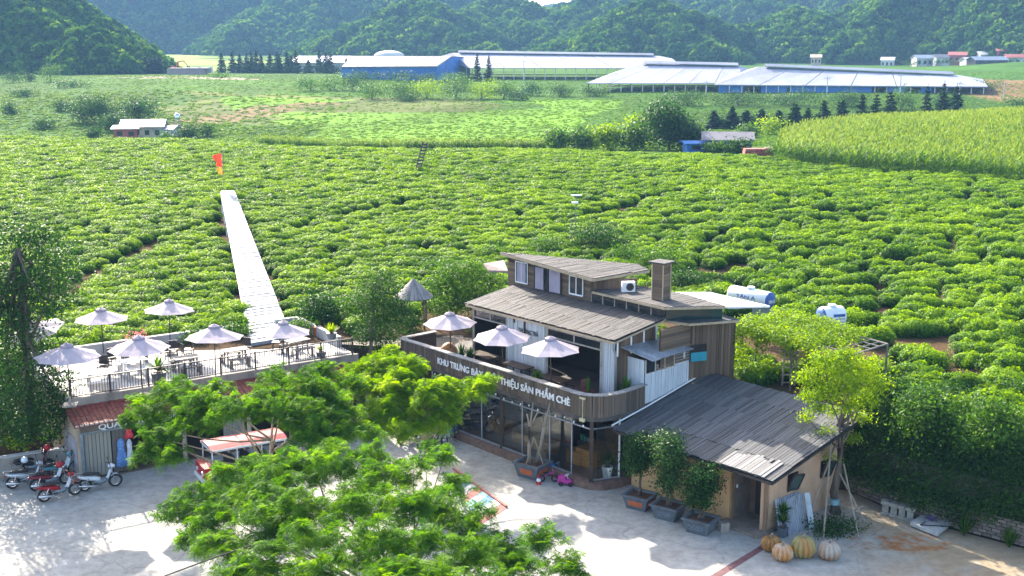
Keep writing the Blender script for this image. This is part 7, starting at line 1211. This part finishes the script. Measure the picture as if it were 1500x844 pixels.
base = Vector((-9.6, 43.0, 0)); cl = FT([(220, 600, 4.4, .9), (260, 582, 4.8, 1.0), (300, 590, 5.0, 1.0), (340, 598, 5.1, 1.0), (235, 640, 3.9, .8), (280, 622, 4.4, .9), (250, 665, 3.5, .7), (215, 662, 3.4, .5), (390, 575, 5.3, .9), (430, 565, 5.3, 1.0), (470, 575, 5.0, 1.0), (420, 600, 5.0, .9), (460, 610, 4.7, 1.0), (500, 600, 4.5, .9), (370, 598, 4.9, .7), (470, 548, 5.0, .8), (405, 545, 5.2, .6), (510, 560, 4.6, .8), (450, 645, 4.2, .7), (490, 640, 4.0, 1.0), (530, 635, 3.7, .8), (205, 585, 4.3, .5), (185, 615, 4.0, .45), (255, 560, 4.6, .5), (320, 570, 4.9, .7)])
big_tree('flame_tree', 'feathery green tree spreading over the red cart', base, cl, 3.0, 1700, leaf_feather, .15, .27, 'feather', bark_pale, top=Vector((-9.4, 43.2, 3.0)))
base = G(585, 905, 0); cl = FT([(290, 725, 4.0, .9), (340, 705, 4.6, 1.0), (400, 715, 5.0, 1.1), (265, 752, 3.8, .7), (320, 760, 4.4, .9), (380, 765, 4.9, 1.0), (330, 800, 4.4, .8), (285, 790, 4.0, .6), (440, 690, 5.2, 1.0), (495, 688, 5.4, 1.0), (450, 740, 5.4, 1.0), (520, 735, 5.6, 1.1), (555, 698, 5.4, .9), (605, 682, 5.0, .8), (640, 672, 4.6, .6), (590, 745, 5.5, 1.0), (640, 735, 5.1, .9), (480, 790, 5.4, 1.0), (550, 795, 5.6, 1.0), (620, 795, 5.4, 1.0), (680, 770, 4.9, .9), (690, 815, 5.0, .9), (740, 800, 4.5, .8), (790, 792, 4.1, .7), (760, 832, 4.4, .7), (820, 825, 3.9, .6), (845, 840, 3.7, .4), (400, 820, 5.0, .9), (470, 838, 5.2, .9), (560, 850, 5.3, 1.0), (640, 850, 5.2, 1.0), (720, 860, 4.7, .9), (340, 850, 4.6, .8), (632, 655, 4.4, .45), (670, 712, 4.5, .6), (540, 665, 5.2, .7), (470, 668, 5.1, .8), (415, 680, 4.9, .6), (375, 680, 4.5, .5)], .6)
big_tree('flame_tree', 'large feathery shade tree filling the lower middle of the yard', base, cl, 3.4, 2800, leaf_feather, .19, .27, 'feather', bark, top=G(575, 860, 3.2))
cables = MB(); cables.tube([G(225, 850, 5.0), G(300, 822, 5.05), G(370, 798, 5.1)], .02, 5); cables.build('overhead_cable', black, label='black cable crossing the lower left yard', cat='cable')
for i, (x, y, x2, y2) in enumerate([]): pass
# festoon bulbs under the terrace eave
FB = thing('festoon_lights', 'string of white bulbs along the tea house terrace edge', 'string lights', B(-5, -1.0, 2.9)); pts_ = [B(-9.5 + i*.55, -1.05, 2.93 - .10*abs(math.sin(i*PI/4))) for i in range(19)]; b = MB(); b.tube(pts_, .008, 4); b.build('wire', black, FB)
for p in pts_: b = MB(); b.lathe([(.015, -.02), (.035, -.06), (.03, -.10), (.005, -.12)], p, 8); b.build('bulb', white_paint, FB, smooth=True)
# ------------------------------------------------------------------ haze over the valley
hb = MB(); hb.box(Vector((0, 1200, -4)), 5200, 4200, 420); hz_ = hb.build('haze', None, kind='stuff')
m, t, n, l = nodes_of('valley_haze'); out = n('ShaderNodeOutputMaterial'); pv = n('ShaderNodeVolumePrincipled'); pv.inputs['Color'].default_value = (.28, .56, 1.0, 1); pv.inputs['Density'].default_value = 0.00021; pv.inputs['Anisotropy'].default_value = 0.0; l(pv.outputs[0], out.inputs['Volume']); hz_.data.materials.clear(); hz_.data.materials.append(m)
hz_['label'] = 'thin bluish haze filling the valley'
